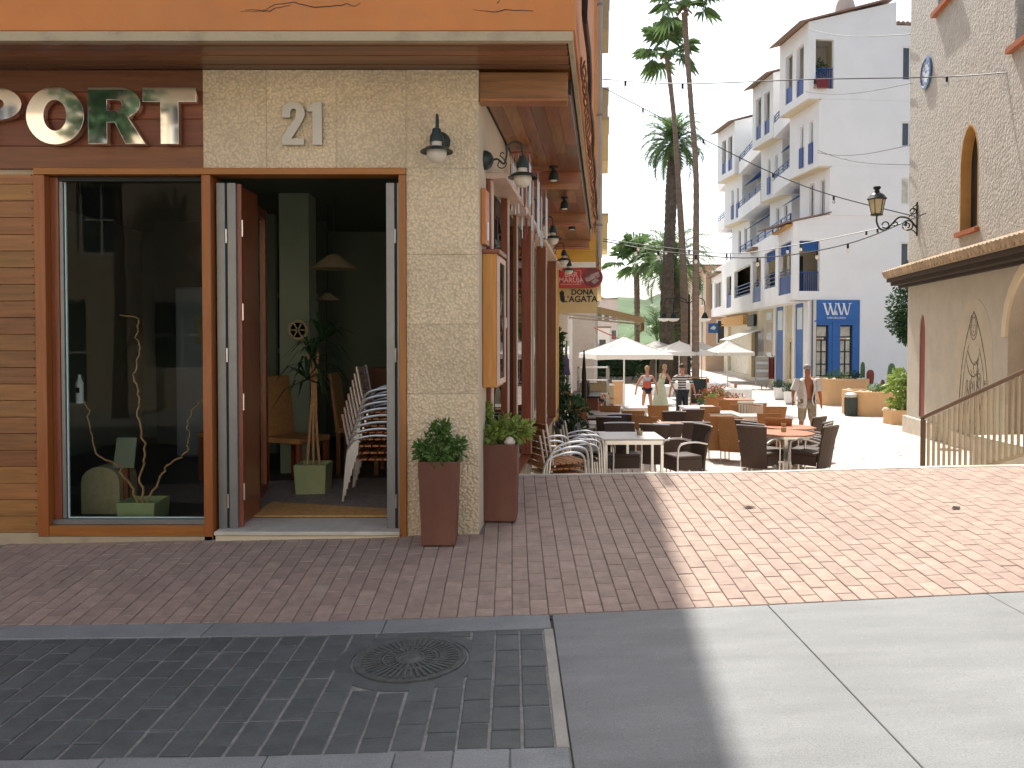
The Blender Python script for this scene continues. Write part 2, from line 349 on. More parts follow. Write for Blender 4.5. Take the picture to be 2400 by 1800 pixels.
    facade=mat('opposite_facade', (.72, .60, .42), .85, var=.06, scale=.7), facade2=mat('opposite_facade_white', (.72, .68, .60), .85, var=.05),
    orangeb=mat('orange_house', (.56, .40, .28), .85, var=.1, scale=1), pinkb=mat('pale_house', (.60, .50, .42), .85, var=.1, scale=1),
)
# ------------------------------------------------------------------ ground shape
def interp(tab, x):
    if x <= tab[0][0]: a, b = tab[0], tab[1]
    elif x >= tab[-1][0]: a, b = tab[-2], tab[-1]
    else:
        for a, b in zip(tab, tab[1:]):
            if a[0] <= x <= b[0]: break
    return a[1] + (b[1] - a[1]) * (x - a[0]) / (b[0] - a[0])
CURB = [(-8, -.08), (-2.77, -.02), (-1.15, .0), (.2, .04), (1.38, .093), (2.77, .165), (4.5, .23), (9, .33)]
CREST = [(-8, .12), (-3.6, .2), (-1, .275), (.1, .285), (1.34, .305), (2.26, .315), (3.75, .36), (4.65, .375), (9, .45)]
YK, YC = 4.38, 7.36
PLAZA_CH = [(8, -.36), (9.2, -.39), (12, -.53), (17, -.75), (26, -.98), (30, -1.05), (36, -1.08), (60, -1.1), (400, -1.1)]   # by the church
PLAZA = [(8, -.34), (9.2, -.38), (11, -.55), (13, -.75), (14.8, -.86), (17, -.93), (20, -.98), (26, -1.0), (30, -1.05), (36, -1.08), (60, -1.1), (400, -1.1)]
def zc(X): return interp(CURB, X)
def gz(X, Y):
    if Y <= YK: return zc(X)
    t = min(1, (Y - YK) / (YC - YK)); return zc(X) * (1 - t) + interp(CREST, X) * t
def pz(Y, X=0):
    k = max(0, min(1, (X - 5.5) / 3.5)); k = k * k * (3 - 2 * k); return interp(PLAZA, Y) * (1 - k) + interp(PLAZA_CH, Y) * k
FY = 5.76                                        # shop front plane
SDX = .113                                       # side wall runs along (SDX, 1)
def wx(Y): return -.236 + SDX * (Y - FY)         # side wall line
SD = V((SDX, 1, 0)).normalized(); SN = V((SD.y, -SD.x, 0))
def sw(Y, o, z): p = V((wx(Y), Y, z)); return p + SN * o

def sheet(xs, ys, fz):
    mb = MB(); mb.v = [V((x, y, fz(x, y))) for y in ys for x in xs]; n = len(xs)
    mb.f = [(j * n + i, j * n + i + 1, (j + 1) * n + i + 1, (j + 1) * n + i) for j in range(len(ys) - 1) for i in range(n - 1)]
    return mb
def frange(a, b, n): return [a + (b - a) * i / n for i in range(n + 1)]

# base sheet of the near street, then the kerb line, pavers and slabs lie on it
st = sheet(frange(-16, 14, 40), frange(-14, YK, 12), lambda x, y: zc(x) - .035).build('street', M['greybed'], None); tag(st, kind='structure')
tag(sheet(frange(-16, 14, 10), frange(-14, -.42, 6), lambda x, y: zc(x) - .006).build('side_street', M['sidest'], None), kind='structure')
pv = sheet(frange(-9, 9, 60), frange(YK, YC + .04, 10), lambda x, y: gz(x, y) - .008).build('brick_pavement', M['bed'], None); tag(pv, kind='structure')

def slope(X, Y, h=.1):
    return math.atan((gz(X, Y + h) - gz(X, Y - h)) / (2 * h)), -math.atan((gz(X + h, Y) - gz(X - h, Y)) / (2 * h))
def block_mesh(name, sx, sy, sz, bev):
    mb = MB(); mb.box(-sx / 2, sx / 2, -sy / 2, sy / 2, -sz, 0); bm = bmesh.new()
    me = mb.mesh(name); bm.from_mesh(me)
    top = [e for e in bm.edges if all(v.co.z > -1e-4 for v in e.verts)]
    bmesh.ops.bevel(bm, geom=top, offset=bev, segments=1, affect='EDGES'); bm.to_mesh(me); bm.free(); return me
bmes = [block_mesh('brick', .0962 - .0008 * i, .1965 - .001 * i, .03, .0035) for i in range(3)]
for b_ in bmes: b_.materials.append(M['brick'])
slots = []
for ci in range(-36, 54):
    X = ci * .1 + .05
    for ri in range(0, 16):
        Y = YK + .10 + ri * .2 + (.1 if ci % 2 else 0) - .1 + .001
        l0, l1 = max(Y - .1, YK + .004), min(Y + .1, YC - .004)
        if l1 - l0 < .05: continue
        Yc, ln_ = (l0 + l1) / 2, l1 - l0
        if X < wx(max(Yc, FY)) + .05:
            l1 = min(l1, FY - .005)
            if l1 - l0 < .02: continue
            Yc, ln_ = (l0 + l1) / 2, l1 - l0
        slots.append((Yc, X, ln_))
inview = sorted([s for s in slots if abs(s[1] / s[0]) < .66], key=lambda s: s[0])
near = set(inview[:300])
far = MB()
for Y, X, ln_ in slots:
    rx, ry = slope(X, Y); z = gz(X, Y) + RN.uniform(-.0015, .0015)
    if (Y, X, ln_) in near:
        o = bpy.data.objects.new('brick', RN.choice(bmes)); COL.objects.link(o); o.parent = pv; o.scale = (1, ln_ / .2, 1)
        o.location = (X + RN.uniform(-.001, .001), Y, z); o.rotation_euler = (rx + RN.uniform(-.004, .004), ry + RN.uniform(-.006, .006), RN.uniform(-.006, .006))
    else:
        Mx = Matrix.Translation((X, Y, z)) @ Euler((rx, ry, RN.uniform(-.006, .006))).to_matrix().to_4x4()
        a, b, c = .048, ln_ / 2 - .002, .0035
        p = [Mx @ V(q) for q in ((-a, -b, -.03), (a, -b, -.03), (a, b, -.03), (-a, b, -.03), (-a, -b, -c), (a, -b, -c), (a, b, -c), (-a, b, -c), (-a + c, -b + c, 0), (a - c, -b + c, 0), (a - c, b - c, 0), (-a + c, b - c, 0))]
        far.add(p, [(0, 1, 5, 4), (1, 2, 6, 5), (2, 3, 7, 6), (3, 0, 4, 7), (4, 5, 9, 8), (5, 6, 10, 9), (6, 7, 11, 10), (7, 4, 8, 11), (8, 9, 10, 11)])
tag(far.build('brick_field', M['brick_far'], pv), kind='stuff')

# pale kerb line between brick and grey paving
kb = sheet(frange(-9, .205, 20), [4.17, YK + .005], lambda x, y: zc(x) - .02).build('kerb', M['bed'], None); tag(kb, kind='structure')
def slab(name, x0, x1, y0, y1, m, parent, th=.05, bev=.004, dz=0):
    def tz(x, y): return zc(x) + dz
    b = bev; mb = MB()
    lo = [V((x, y, tz(x, y) - th)) for x, y in ((x0, y0), (x1, y0), (x1, y1), (x0, y1))]
    mi = [V((x, y, tz(x, y) - b)) for x, y in ((x0, y0), (x1, y0), (x1, y1), (x0, y1))]
    nx = max(1, int((x1 - x0) / .4)); xs = frange(x0 + b, x1 - b, nx)
    top = [V((x, y0 + b, tz(x, y0))) for x in xs] + [V((x, y1 - b, tz(x, y1))) for x in reversed(xs)]
    n = len(xs); mb.add(lo + mi + top, [(0, 1, 5, 4), (1, 2, 6, 5), (2, 3, 7, 6), (3, 0, 4, 7),
        tuple([4, 5] + [8 + i for i in range(n - 1, -1, -1)]), (5, 6, 8 + n, 8 + n - 1), tuple([6, 7] + [8 + n + i for i in range(n - 1, -1, -1)]), (7, 4, 8, 8 + 2 * n - 1)]
        + [(8 + i, 8 + i + 1, 8 + 2 * n - 2 - i, 8 + 2 * n - 1 - i) for i in range(n - 1)])
    return mb.build(name, m, parent)
ks = [-4.6, -3.55, -2.4, -1.245, -.045 - .25]
ks = [-5.2, -4.0, -2.75, -1.62, -.68, .205]
for a, b in zip(ks, ks[1:]): slab('kerb_slab', a + .002, b - .002, 4.18, YK - .003, M['kerb'], kb)
gp = sheet(frange(-9, .215, 20), [2.5, 4.175], lambda x, y: zc(x) - .0105).build('grey_paving', M['greybed'], None); tag(gp, kind='structure')
gmes = [block_mesh('paver', .1125 - .001 * i, .193 - .002 * i, .03, .004) for i in range(3)]
for b_ in gmes: b_.materials.append(M['grey'])
MHX, MHY, MHR = Xp(963, 3.86, 1554), 3.84, .27
for ci in range(-32, 1):
    X = .10 + ci * .1235; off = RN.choice((0, .07, .1, .13)); ry = -math.atan((zc(X + .1) - zc(X - .1)) / .2)
    for ri in range(-1, 7):
        Y = 2.975 + .1 + ri * .2005 + off
        l0, l1 = max(Y - .1, 2.962), min(Y + .1, 4.176)
        if l1 - l0 < .06: continue
        Y = (l0 + l1) / 2
        if (X - MHX) ** 2 + (Y - MHY) ** 2 < (MHR + .02) ** 2: continue
        o = bpy.data.objects.new('paver', RN.choice(gmes)); COL.objects.link(o); o.parent = gp; o.scale = (1, (l1 - l0) / .2, 1)
        o.location = (X + RN.uniform(-.002, .002), Y, zc(X) - .004 + RN.uniform(-.003, .002)); o.rotation_euler = (RN.uniform(-.008, .008), ry + RN.uniform(-.01, .01), RN.uniform(-.008, .008))
ks = [-4.2, -3.2, -2.35, -1.5, -.9, -.43, -.215, -.008, .21]
for a, b in zip(ks, ks[1:]): slab('border_slab', a + .002, b - .002, 2.45, 2.955, M['kerb'], gp)
slab('mortar_edge', .164, .213, 2.96, 4.175, M['cement'], gp, bev=.002, dz=-.004)
gr = sheet(frange(.215, 9, 20), [1.0, YK], lambda x, y: zc(x) - .02).build('granite_paving', M['bed'], None); tag(gr, kind='structure')
xs_ = [.217, 1.39, 2.58, 3.76, 4.95, 6.2]
for i, (a, b) in enumerate(zip(xs_, xs_[1:])):
    slab('granite_slab', a + .002, b - .002, 1.9, YK - .004, M['granite'], gr, bev=.003)
    slab('granite_slab', a + .002, b - .002, -.4, 1.896, M['granite'], gr, bev=.003)

# manhole cover
mh = thing('manhole_cover', 'round cast iron manhole cover with ribbed ring set in the grey pavers', 'manhole cover', (MHX, MHY, zc(MHX) - .012))
mh.rotation_euler = (0, -math.atan((zc(MHX + .2) - zc(MHX - .2)) / .4), 0)
MB().lathe([(MHR + .085, 0), (MHR + .085, .0055), (MHR + .012, .0075), (MHR + .012, 0)], 40).build('mortar_ring', M['grey'], mh, world=False)
MB().lathe([(MHR, 0), (MHR, .012), (MHR - .018, .012), (MHR - .02, .007), (0, .007)], 40).build('plate', M['ironc'], mh, world=False, smooth=True)
mb = MB()
for k in range(44):
    a = 2 * pi * k / 44
    mb.cbox((.185 * cos(a), .185 * sin(a), .010), .09, .012, .008, rz=a)
for k in range(24):
    a = 2 * pi * k / 24
    mb.cbox((.10 * cos(a), .10 * sin(a), .010), .045, .01, .007, rz=a)
mb.build('rib', M['ironc'], mh, world=False)
mb = MB()
for r in (.13, .068): mb.lathe([(r + .006, .006), (r + .005, .0125), (r - .005, .0125), (r - .006, .006)], 32)
mb.lathe([(.05, .006), (.03, .013), (0, .014)], 12); mb.cbox((0, 0, .012), .016, .05, .008)
mb.build('medallion', M['ironc'], mh, world=False)

# steps down to the plaza
sp_ = MB(); sp_.quad((-.2, 7.3, -.5), (8, 7.3, -.5), (8, 8.9, -.5), (-.2, 8.9, -.5))
stp = sp_.build('stairs', M['cement'], None); tag(stp, kind='structure')
for k in range(4):
    y0, y1 = (YC, YC + .07) if k == 0 else (YC + .05 + (k - 1) * .30, YC + .37 + (k - 1) * .30); x0 = wx(y0) + .02; xs = frange(x0, 5.35, 12); mb = MB()
    def tz(x): return interp(CREST, x) * (1 - k / 4) + (k / 4) * (-.37) + (.004 if k == 0 else 0)
    top = [V((x, y0, tz(x))) for x in xs] + [V((x, y1, tz(x))) for x in xs]; bot = [V((p.x, p.y, -.52)) for p in top]; n = len(xs)
    fs = [(i, i + 1, n + i + 1, n + i) for i in range(n - 1)] + [(i, 2 * n + i, 2 * n + i + 1, i + 1) for i in range(n - 1)] + [(n + i, n + i + 1, 3 * n + i + 1, 3 * n + i) for i in range(n - 1)]
    fs += [(0, n, 3 * n, 2 * n), (n - 1, 3 * n - 1, 4 * n - 1, 2 * n - 1)]
    mb.add(top + bot, fs); mb.build('step', M['marble'], stp)
# upper landing to the right of the stairs
mb = MB()
xs = frange(5.36, 16, 6)
mb.v = [V((x, y, interp(CREST, x) + (.0 if y < 8 else .02))) for y in (YC + .05, 9.4) for x in xs]; n = len(xs)
mb.f = [(i, i + 1, n + i + 1, n + i) for i in range(n - 1)]
mb.add([(5.36, YC + .05, -.6), (5.36, 9.4, -.6), (5.36, 9.4, .4), (5.36, YC + .05, .38)], [(0, 1, 2, 3)])
mb.add([(5.36, 9.4, -.6), (16, 9.4, -.6), (16, 9.4, .52), (5.36, 9.4, .4)], [(0, 1, 2, 3)])
tag(mb.build('landing', M['marble'], None), kind='structure')

# plaza and street surface
def plaza_mat():
    m = mat('plaza_tiles', (.56, .52, .46), .75, var=.08, scale=3, world=True, bump=.2, bscale=60); t = m.node_tree; L = t.links.new
    b = t.nodes['Principled BSDF']; src = b.inputs['Base Color'].links[0].from_socket
    g = N(t, 'ShaderNodeNewGeometry'); br = N(t, 'ShaderNodeTexBrick'); L(g.outputs['Position'], br.inputs[0])
    br.offset = .5; br.inputs['Scale'].default_value = 1; br.inputs['Brick Width'].default_value = .2; br.inputs['Row Height'].default_value = .2; br.inputs['Mortar Size'].default_value = .012
    br.inputs['Color1'].default_value = (1, 1, 1, 1); br.inputs['Color2'].default_value = (.88, .87, .86, 1); br.inputs['Mortar'].default_value = (.62, .60, .56, 1)
    mu = N(t, 'ShaderNodeMix', data_type='RGBA', blend_type='MULTIPLY'); mu.inputs[0].default_value = 1; L(src, mu.inputs[6]); L(br.outputs[0], mu.inputs[7])
    wv = N(t, 'ShaderNodeTexWave', wave_type='BANDS', bands_direction='DIAGONAL'); wv.inputs['Scale'].default_value = .14; wv.inputs['Distortion'].default_value = .6; L(g.outputs['Position'], wv.inputs[0])
    mr = N(t, 'ShaderNodeMapRange'); mr.inputs[1].default_value = .72; mr.inputs[2].default_value = .82; mr.inputs[4].default_value = .6; L(wv.outputs['Fac'], mr.inputs[0])
    m2 = N(t, 'ShaderNodeMix', data_type='RGBA'); L(mr.outputs[0], m2.inputs[0]); L(mu.outputs[2], m2.inputs[6]); m2.inputs[7].default_value = (.50, .36, .31, 1)
    L(m2.outputs[2], b.inputs['Base Color']); return m
M['plaza'] = plaza_mat()
tag(sheet([-40, -10, 0, 3, 5.5, 6, 6.5, 7, 7.5, 8, 8.5, 9, 14, 40], [8.2, 9.2, 10, 11, 12, 13, 14, 14.8, 16, 17, 18.5, 20, 23, 26, 30, 36, 60, 120, 400], lambda x, y: pz(max(8.2, y), x)).build('plaza', M['plaza'], None), kind='structure')
# hills closing the street
mb = MB(); xs = frange(-120, 160, 60)
def hz(x): return 14 + 5 * sin(x * .045 + 1) + 2.5 * sin(x * .13) + 1.0 * sin(x * .5) + (3 if x > 60 else 0)
for j, (yy, k) in enumerate(((220, 0), (260, .55), (300, 1))): mb.v += [V((x, yy + 8 * sin(x * .05 + j), -2 + (hz(x) + 4) * k)) for x in xs]
n = len(xs); mb.f = [(j * n + i, j * n + i + 1, (j + 1) * n + i + 1, (j + 1) * n + i) for j in range(2) for i in range(n - 1)]
tag(mb.build('hill', M['hill'], None, smooth=True), kind='structure')
# ================================================================== corner restaurant
Z_S, Z_F, Z_SO = 3.435, 3.24, 2.741              # soffit, side soffit, frame head
def fx(x): return (x - 1200) * FY / FS
def fz(y): return CZ + (790 - y) * FY / FS
rest = thing('restaurant_building', 'corner restaurant with orange upper wall, wood cladding and pebble rendered corner', 'building', (-.236, FY, .17))
def hood(Y): return wx(Y) + .70                   # outer edge of the overhang along the side
# upper storey (orange) with its side, back and roof; only its lower edge is in the picture
YO = 5.20; ZT = 12.6; YE = 14.7
def ring(y0, y1, z0, z1, x0=-9, inset=0):
    mb = MB(); a = V((x0, y0, 0)); b = V((hood(y0) - inset, y0, 0)); c = V((hood(y1) - inset, y1, 0)); d = V((x0, y1, 0))
    return mb.prism([p + V((0, 0, z0)) for p in (a, b, c, d)], (0, 0, z1 - z0))
ZB = fz(100) + .0                                 # underside of strip at the front edge
zb = CZ + (790 - 78) * YO / FS; zs0 = CZ + (790 - 104) * YO / FS
ring(YO, YE, zb, ZT).build('upper_wall', M['orange'], rest)
mb = MB(); mb.prism([(-9, YO - .02, 0), (hood(YO) - .012, YO - .02, 0), (hood(YO) - .012, YO + .03, 0), (-9, YO + .03, 0)], (0, 0, 1)); 
for p in mb.v: p.z = zs0 if p.z < .5 else zb - .012
mb.build('stone_strip', M['strip'], rest)
mb = MB(); mb.prism([(hood(YO) - .012 - .03, YO + .031, zs0), (hood(YO) - .012, YO + .031, zs0), (hood(YE), YE, zs0 + .0), (hood(YE) - .03, YE, zs0)], (0, 0, zb - zs0 - .012)); mb.build('stone_strip', M['strip'], rest)
# cracks in the orange render: thin dark grooves, slightly sunk strips standing 1 mm proud
def crack(pts):
    mb = MB(); q = [P(x, y, YO - .0015) for x, y in pts]
    q = spline(q, 3); 
    for i in range(len(q)): q[i] = q[i] + V((RN.uniform(-.003, .003), 0, RN.uniform(-.005, .005)))
    for i, (a, b) in enumerate(zip(q, q[1:])):
        w0 = .0022 * (1 - abs(2 * i / len(q) - 1)) + .0008; mb.bar(a, b, .002, w0 * 2)
    mb.build('crack', M['ink'], rest)
crack([(565, 26), (610, 27), (645, 12), (690, 6), (720, 15), (775, 16), (810, 10), (830, 16), (845, 6)])
crack([(575, 24), (600, 22), (625, 27), (645, 20), (680, 12)])
crack([(1110, 20), (1150, 29), (1185, 24), (1250, 25)]); crack([(1172, 0), (1165, 8)])
# soffit boards under the front overhang
for k in range(7):
    y0 = YO + .28 + k * .0 if False else YO + .012 + k * .09
    z = Z_S + (.0 if k % 2 else .004)
    if y0 > FY - .02: break
    MB().box(-6, hood(y0) - .05, y0, y0 + .088, z, z + .02).build('soffit_board', M['soffitx'], rest, bevel=.002)
MB().prism([(-6, YO + .03, Z_S + .021), (hood(YO) - .04, YO + .03, Z_S + .021), (hood(FY) - .04, FY + .05, Z_S + .021), (-6, FY + .05, Z_S + .021)], (0, 0, zs0 - Z_S - .023) if zs0 > Z_S + .03 else (0, 0, .01)).build('soffit_back', M['dark'], rest)
# side soffit: boards along the wall between cross beams
ZSS = 3.26
beams = [5.80, 8.45, 11.3, 14.35]
for i, y in enumerate(beams):
    a, b = wx(y) + (.02 if i else -.0), hood(y) - .07
    mb = MB().box(a, b, y, y + .07, ZSS - .02 if i == 0 else ZSS - .12, Z_S - .005)
    mb.build('soffit_beam', M['beam'] if i else M['soffitx'], rest, bevel=.003)
    MB().box(a, b, y - .035, y + .1, ZSS - .045 if i == 0 else ZSS - .16, ZSS - .02 if i == 0 else ZSS - .12).build('beam_moulding', M['beam'], rest, bevel=.004)
for (y0, y1) in zip(beams, beams[1:]):
    for k in range(6):
        o0 = .03 + k * .102
        n = 2 if (k % 2) else 3
        cuts = [y0 + .1] + sorted(y0 + .1 + (y1 - y0 - .1) * (j + RN.uniform(-.2, .2)) / n for j in range(1, n)) + [y1]
        for a, b in zip(cuts, cuts[1:]):
            mb = MB().prism([sw(a, o0, ZSS), sw(a, o0 + .1, ZSS), sw(b - .003, o0 + .1, ZSS), sw(b - .003, o0, ZSS)], (0, 0, .02)); mb.build('soffit_board', M['soffit'], rest)
mb = MB().prism([sw(FY + .25, .0, ZSS + .021), sw(FY + .25, .64, ZSS + .021), sw(YE, .64, ZSS + .021), sw(YE, .0, ZSS + .021)], (0, 0, .14)); mb.build('soffit_back', M['dark'], rest)
# spotlights on the side soffit
for y, o in ((8.2, .38), (10.0, .40), (11.9, .42)):
    c = sw(y, o, ZSS)
    t = thing('ceiling_spotlight', {8.2: 'nearest small spotlight clipped under the wooden overhang', 10.0: 'middle small spotlight under the wooden overhang, by the second beam', 11.9: 'farthest small spotlight under the wooden overhang, near the yellow shop'}[y], 'spotlight', c, 0, 'spotlights under the overhang')
    MB().lathe([(.045, -.001), (.045, -.02), (.02, -.03), (.02, -.06)], 12).build('base', M['lampgreen'], t, world=False)
    MB().lathe([(.03, -.05), (.045, -.075), (.055, -.14), (.04, -.142)], 12).build('shade', M['lampgreen'], t, world=False)
    MB().lathe([(.0, -.115), (.042, -.135), (.03, -.15), (0, -.155)], 12).build('bulb', M['bulbw'], t, world=False)
# ---------------------------------------------------------------- front wall pieces
X0, XW0, XM0, XM1, XD1, XP1 = -5.2, fx(87), fx(477), fx(498), fx(953), fx(1122)
# masonry core behind the cladding
WB = FY + .06
mb = MB(); mb.box(X0, fx(480), WB, WB + .22, 2.80, Z_S + .0); mb.box(fx(480), XP1 - .06, WB, WB + .22, 2.80, Z_S); mb.box(X0, XW0 - .02, WB, WB + .22, -.1, 2.80); mb.box(XD1 + .02, XP1 - .06, WB, WB + .22, -.1, 2.80)
mb.build('wall_core', M['plaster'], rest)
# wood planks at the left, fascia boards above
zz = .155; k = 0
while zz < 2.70:
    h = .118; MB().box(X0, XW0 - .003, FY, WB - .002, zz, min(zz + h - .003, 2.70)).build('plank', M['plank'], rest, bevel=.002); zz += h; k += 1
    # screw heads at the plank end
mb = MB(); 
for j in range(k): mb.lathe([(.006, 0), (.005, .003), (0, .004)], 6, M=Matrix.Translation((XW0 - .022, FY, .155 + j * .118 + .06)) @ Matrix.Rotation(rad(90), 4, 'X'))
mb.build('screw', M['ink'], rest)
zz = Z_SO + .002
for h in (.16, .19, .19, .155):
    MB().box(X0, fx(480) - .002, FY + .01, WB - .002, zz, min(zz + h - .003, Z_S)).build('fascia_board', M['fascia'], rest, bevel=.002); zz += h
MB().box(X0, XW0, FY - .012, FY + .05, zc(-4) + .05, .153).build('base_stone', M['strip'], rest)
# pebble render panels: lintel and corner column
def panel(x0, x1, z0, z1, parent=rest): MB().box(x0 + .0008, x1 - .0008, FY + RN.uniform(0, .002), WB - .002, z0 + .0008, z1 - .0008).build('stone_panel', M['stone'], parent, bevel=.002)
for a, b in ((480, 628), (628, 790), (790, 953)): panel(fx(a), fx(b), Z_SO + .003, Z_S)
zj = [.10, fz(1083), fz(923), fz(760), fz(597), Z_SO + .003]
for a, b in zip(zj, zj[1:]): panel(XD1, XP1, a, b)
panel(fx(953), XP1, Z_SO + .003, Z_S)
# side return of the corner column, in plaster
yr = 6.12
mb = MB().prism([(XP1 - .002, FY + .004, 0), (wx(yr), yr, 0), (wx(yr) - .2, yr, 0), (XP1 - .2, FY + .05, 0)], (0, 0, 1))
for p in mb.v: p.z = -.1 if p.z < .5 else Z_S
mb.build('corner_return', M['plaster'], rest)
# wall above the side windows, wall below
mb = MB().prism([sw(yr, 0, 2.742), sw(YE, 0, 2.742), sw(YE, -.2, 2.742), sw(yr, -.2, 2.742)], (0, 0, .70)); mb.build('side_wall_top', M['plaster'], rest)
mb = MB().prism([sw(yr + .002, 0, -1), sw(YE, 0, -1), sw(YE, -.2, -1), sw(yr + .002, -.2, -1)], (0, 0, 1.28)); mb.build('side_wall_base', M['cream'], rest)
# ---------------------------------------------------------------- window and door frame on the front
def fbox(nm, x0, x1, z0, z1, y0=-.02, y1=.10, m=None, par=rest): return MB().box(x0, x1, FY + y0, FY + y1, z0, z1).build(nm, m or M['frame'], par, bevel=.003)
fbox('head_rail', XW0, XD1, 2.695, Z_SO, -.025, .12, M['framex'])
fbox('jamb', XW0, fx(112), .13, 2.693, -.02, .14); fbox('jamb', fx(936), XD1, .10, 2.693, -.02, .14)
fbox('mullion', XM0, XM1, .10, 2.693, -.02, .2)
win = thing('shop_window', 'tall shop window with wooden frame left of the open door', 'window', (fx(300), FY + .1, .15)); 
win.parent = rest; win.matrix_parent_inverse = Matrix(); win.location = (fx(300) + .236, .1, -.02)
del win['label'], win['category']
def wbox(nm, x0, x1, z0, z1, y0, y1, m): return MB().box(x0, x1, FY + y0, FY + y1, z0, z1).build(nm, m, win, bevel=.002)
wbox('bottom_rail', fx(112) + .001, XM0 - .001, .13, .205, -.015, .14, M['framex'])
wbox('sill_trim', fx(112) + .001, XM0 - .001, .206, .24, .03, .13, M['aludark'])
wbox('inner_jamb', fx(112) + .001, fx(131), .206, 2.69, .05, .13, M['fin'])
wbox('glazing_bead', fx(131) + .001, fx(140), .241, 2.69, .06, .11, M['aludark'])
wbox('glazing_bead', fx(141), fx(144), .241, 2.66, .075, .095, M['gedge'])
wbox('glazing_bead', fx(141), XM0 - .002, .2415, .248, .075, .095, M['gedge'])
wbox('head_trim', fx(131) + .001, XM0 - .001, 2.66, 2.692, .05, .13, M['dark'])
MB().quad(*[V((x, FY + .085, z)) for x, z in ((fx(144), .249), (XM0, .249), (XM0, 2.66), (fx(144), 2.66))]).build('pane', M['glass'], win, normals=False)
# plinth under window
MB().box(XW0, XM1, FY - .02, FY + .2, -.05, .128).build('base_stone', M['strip'], rest)
# threshold
st_ = thing('threshold', '', '', (0, 0, 0)); 
for q in ('label', 'category'):
    if q in st_: del st_[q]
st_.parent = rest; st_.location = (fx(720) + .236, 0, -.07)
zt0 = fz(1245)
MB().box(fx(503), fx(938), FY - .05, FY + .40, zt0 - .03, zt0).build('threshold_slab', M['marble'], st_, bevel=.006)
MB().box(fx(506), fx(936), FY - .038, FY + .38, .02, zt0 - .033).build('threshold_riser', M['cream'], st_)
# folded door leaves: two narrow stacks seen edge on, plus leaves swung inward
def leaf(p0, ang, w_, label=None, handle=True, hinge=True):
    """door leaf hinged at p0, opening along angle ang (from +X) into the room"""
    t = bpy.data.objects.new('door', None); COL.objects.link(t); t.parent = rest
    t.location = V(p0) - rest.location; t.rotation_euler = (0, 0, ang); t.empty_display_size = .1
    H = 2.655 - zt0 - .004
    for nm, a in (('stile', (0, .085)), ('stile', (w_ - .085, w_))): MB().box(a[0], a[1], -.025, .025, 0, H).build(nm, M['fin'], t, world=False, bevel=.003)
    for nm, a in (('rail', (0, .10)), ('rail', (H - .085, H))): MB().box(.086, w_ - .086, -.023, .023, a[0], a[1]).build(nm, M['fin'], t, world=False, bevel=.003)
    MB().quad((.086, 0, .1), (w_ - .086, 0, .1), (w_ - .086, 0, H - .085), (.086, 0, H - .085)).build('pane', M['glass'], t, world=False, normals=False)
    if handle:
        h = MB().tube([(w_ - .045, -.07, .86), (w_ - .045, -.07, 1.40)], .012, 8)
        h.tube([(w_ - .045, -.02, .97), (w_ - .045, -.07, .97)], .007, 6); h.tube([(w_ - .045, -.02, 1.29), (w_ - .045, -.07, 1.29)], .007, 6)
        h.build('handle', M['steel'], t, world=False)
    if hinge:
        for z in (.2, .85, 1.5, 2.1):
            MB().tube([(-.006, -.03, z), (-.006, -.03, z + .12)], .008, 6).build('hinge', M['steel'], t, world=False)
    return t
def stack(x0, side):
    t = bpy.data.objects.new('folded_leaf', None); COL.objects.link(t); t.parent = rest; t.location = V((x0, FY + .05, zt0)) - rest.location
    H = 2.655 - zt0 - .004
    for i in range(2):
        a = i * .078
        MB().box(a, a + .062, 0, .035, 0, H).build('edge_profile', M['aludark'], t, world=False, bevel=.003)
        MB().box(a + .004, a + .058, .036, .52, 0, H).build('leaf_edge', M['fin'], t, world=False)
    MB().box(.064, .076, .012, .5, 0, H).build('gasket', M['dark'], t, world=False)
    for z in (.15, 1.2, 2.05): MB().tube([(.07, -.006, z), (.07, -.006, z + .1)], .009, 6).build('hinge', M['steel'], t, world=False)
    return t
stack(fx(503), 1); stack(fx(903) - .0, -1)
leaf((fx(550), FY + .09, zt0), rad(103), .62)
leaf((-2.11, FY + .76, zt0), rad(96), .62, handle=False)
# ---------------------------------------------------------------- side glazing with projecting fins
def fin(y, d, wd, m=M['fin']):
    mb = MB().prism([sw(y, .0, .282), sw(y, d, .282), sw(y + wd, d, .282), sw(y + wd, .0, .282)], (0, 0, 2.738 - .282)); o = mb.build('fin', m, rest, bevel=.003)
    mb = MB().prism([sw(y - .0, d + .001, .284), sw(y - .0, d + .012, .284), sw(y + wd, d + .012, .284), sw(y + wd, d + .001, .284)], (0, 0, 2.73 - .284)); mb.build('fin_sky_sheen', M['finlight'], rest)  # pale strip stands in for the sky mirrored along the fin
for y, d, wd in ((6.15, .03, .10), (7.0, .055, .06), (7.95, .03, .05), (8.75, .10, .06), (9.85, .025, .06), (10.7, .12, .06), (11.75, .03, .05), (12.8, .13, .06), (14.0, .05, .3)): fin(y, d, wd)
mb = MB().prism([sw(6.13, .0, 2.70), sw(14.35, .0, 2.70), sw(14.35, .155, 2.70), sw(6.13, .155, 2.70)], (0, 0, .045)); mb.v = [p + V((0, 0, .042)) for p in mb.v]; mb.build('head_trim', M['finlight'], rest, bevel=.003)
mb = MB().prism([sw(6.13, .0, .255), sw(14.35, .0, .255), sw(14.35, .10, .255), sw(6.13, .10, .255)], (0, 0, .025)); mb.build('sill', M['fin'], rest)
mb = MB().quad(sw(6.25, -.03, .28), sw(14.3, -.03, .28), sw(14.3, -.03, 2.74), sw(6.25, -.03, 2.74)); mb.build('pane', M['glass2'], rest, normals=False)
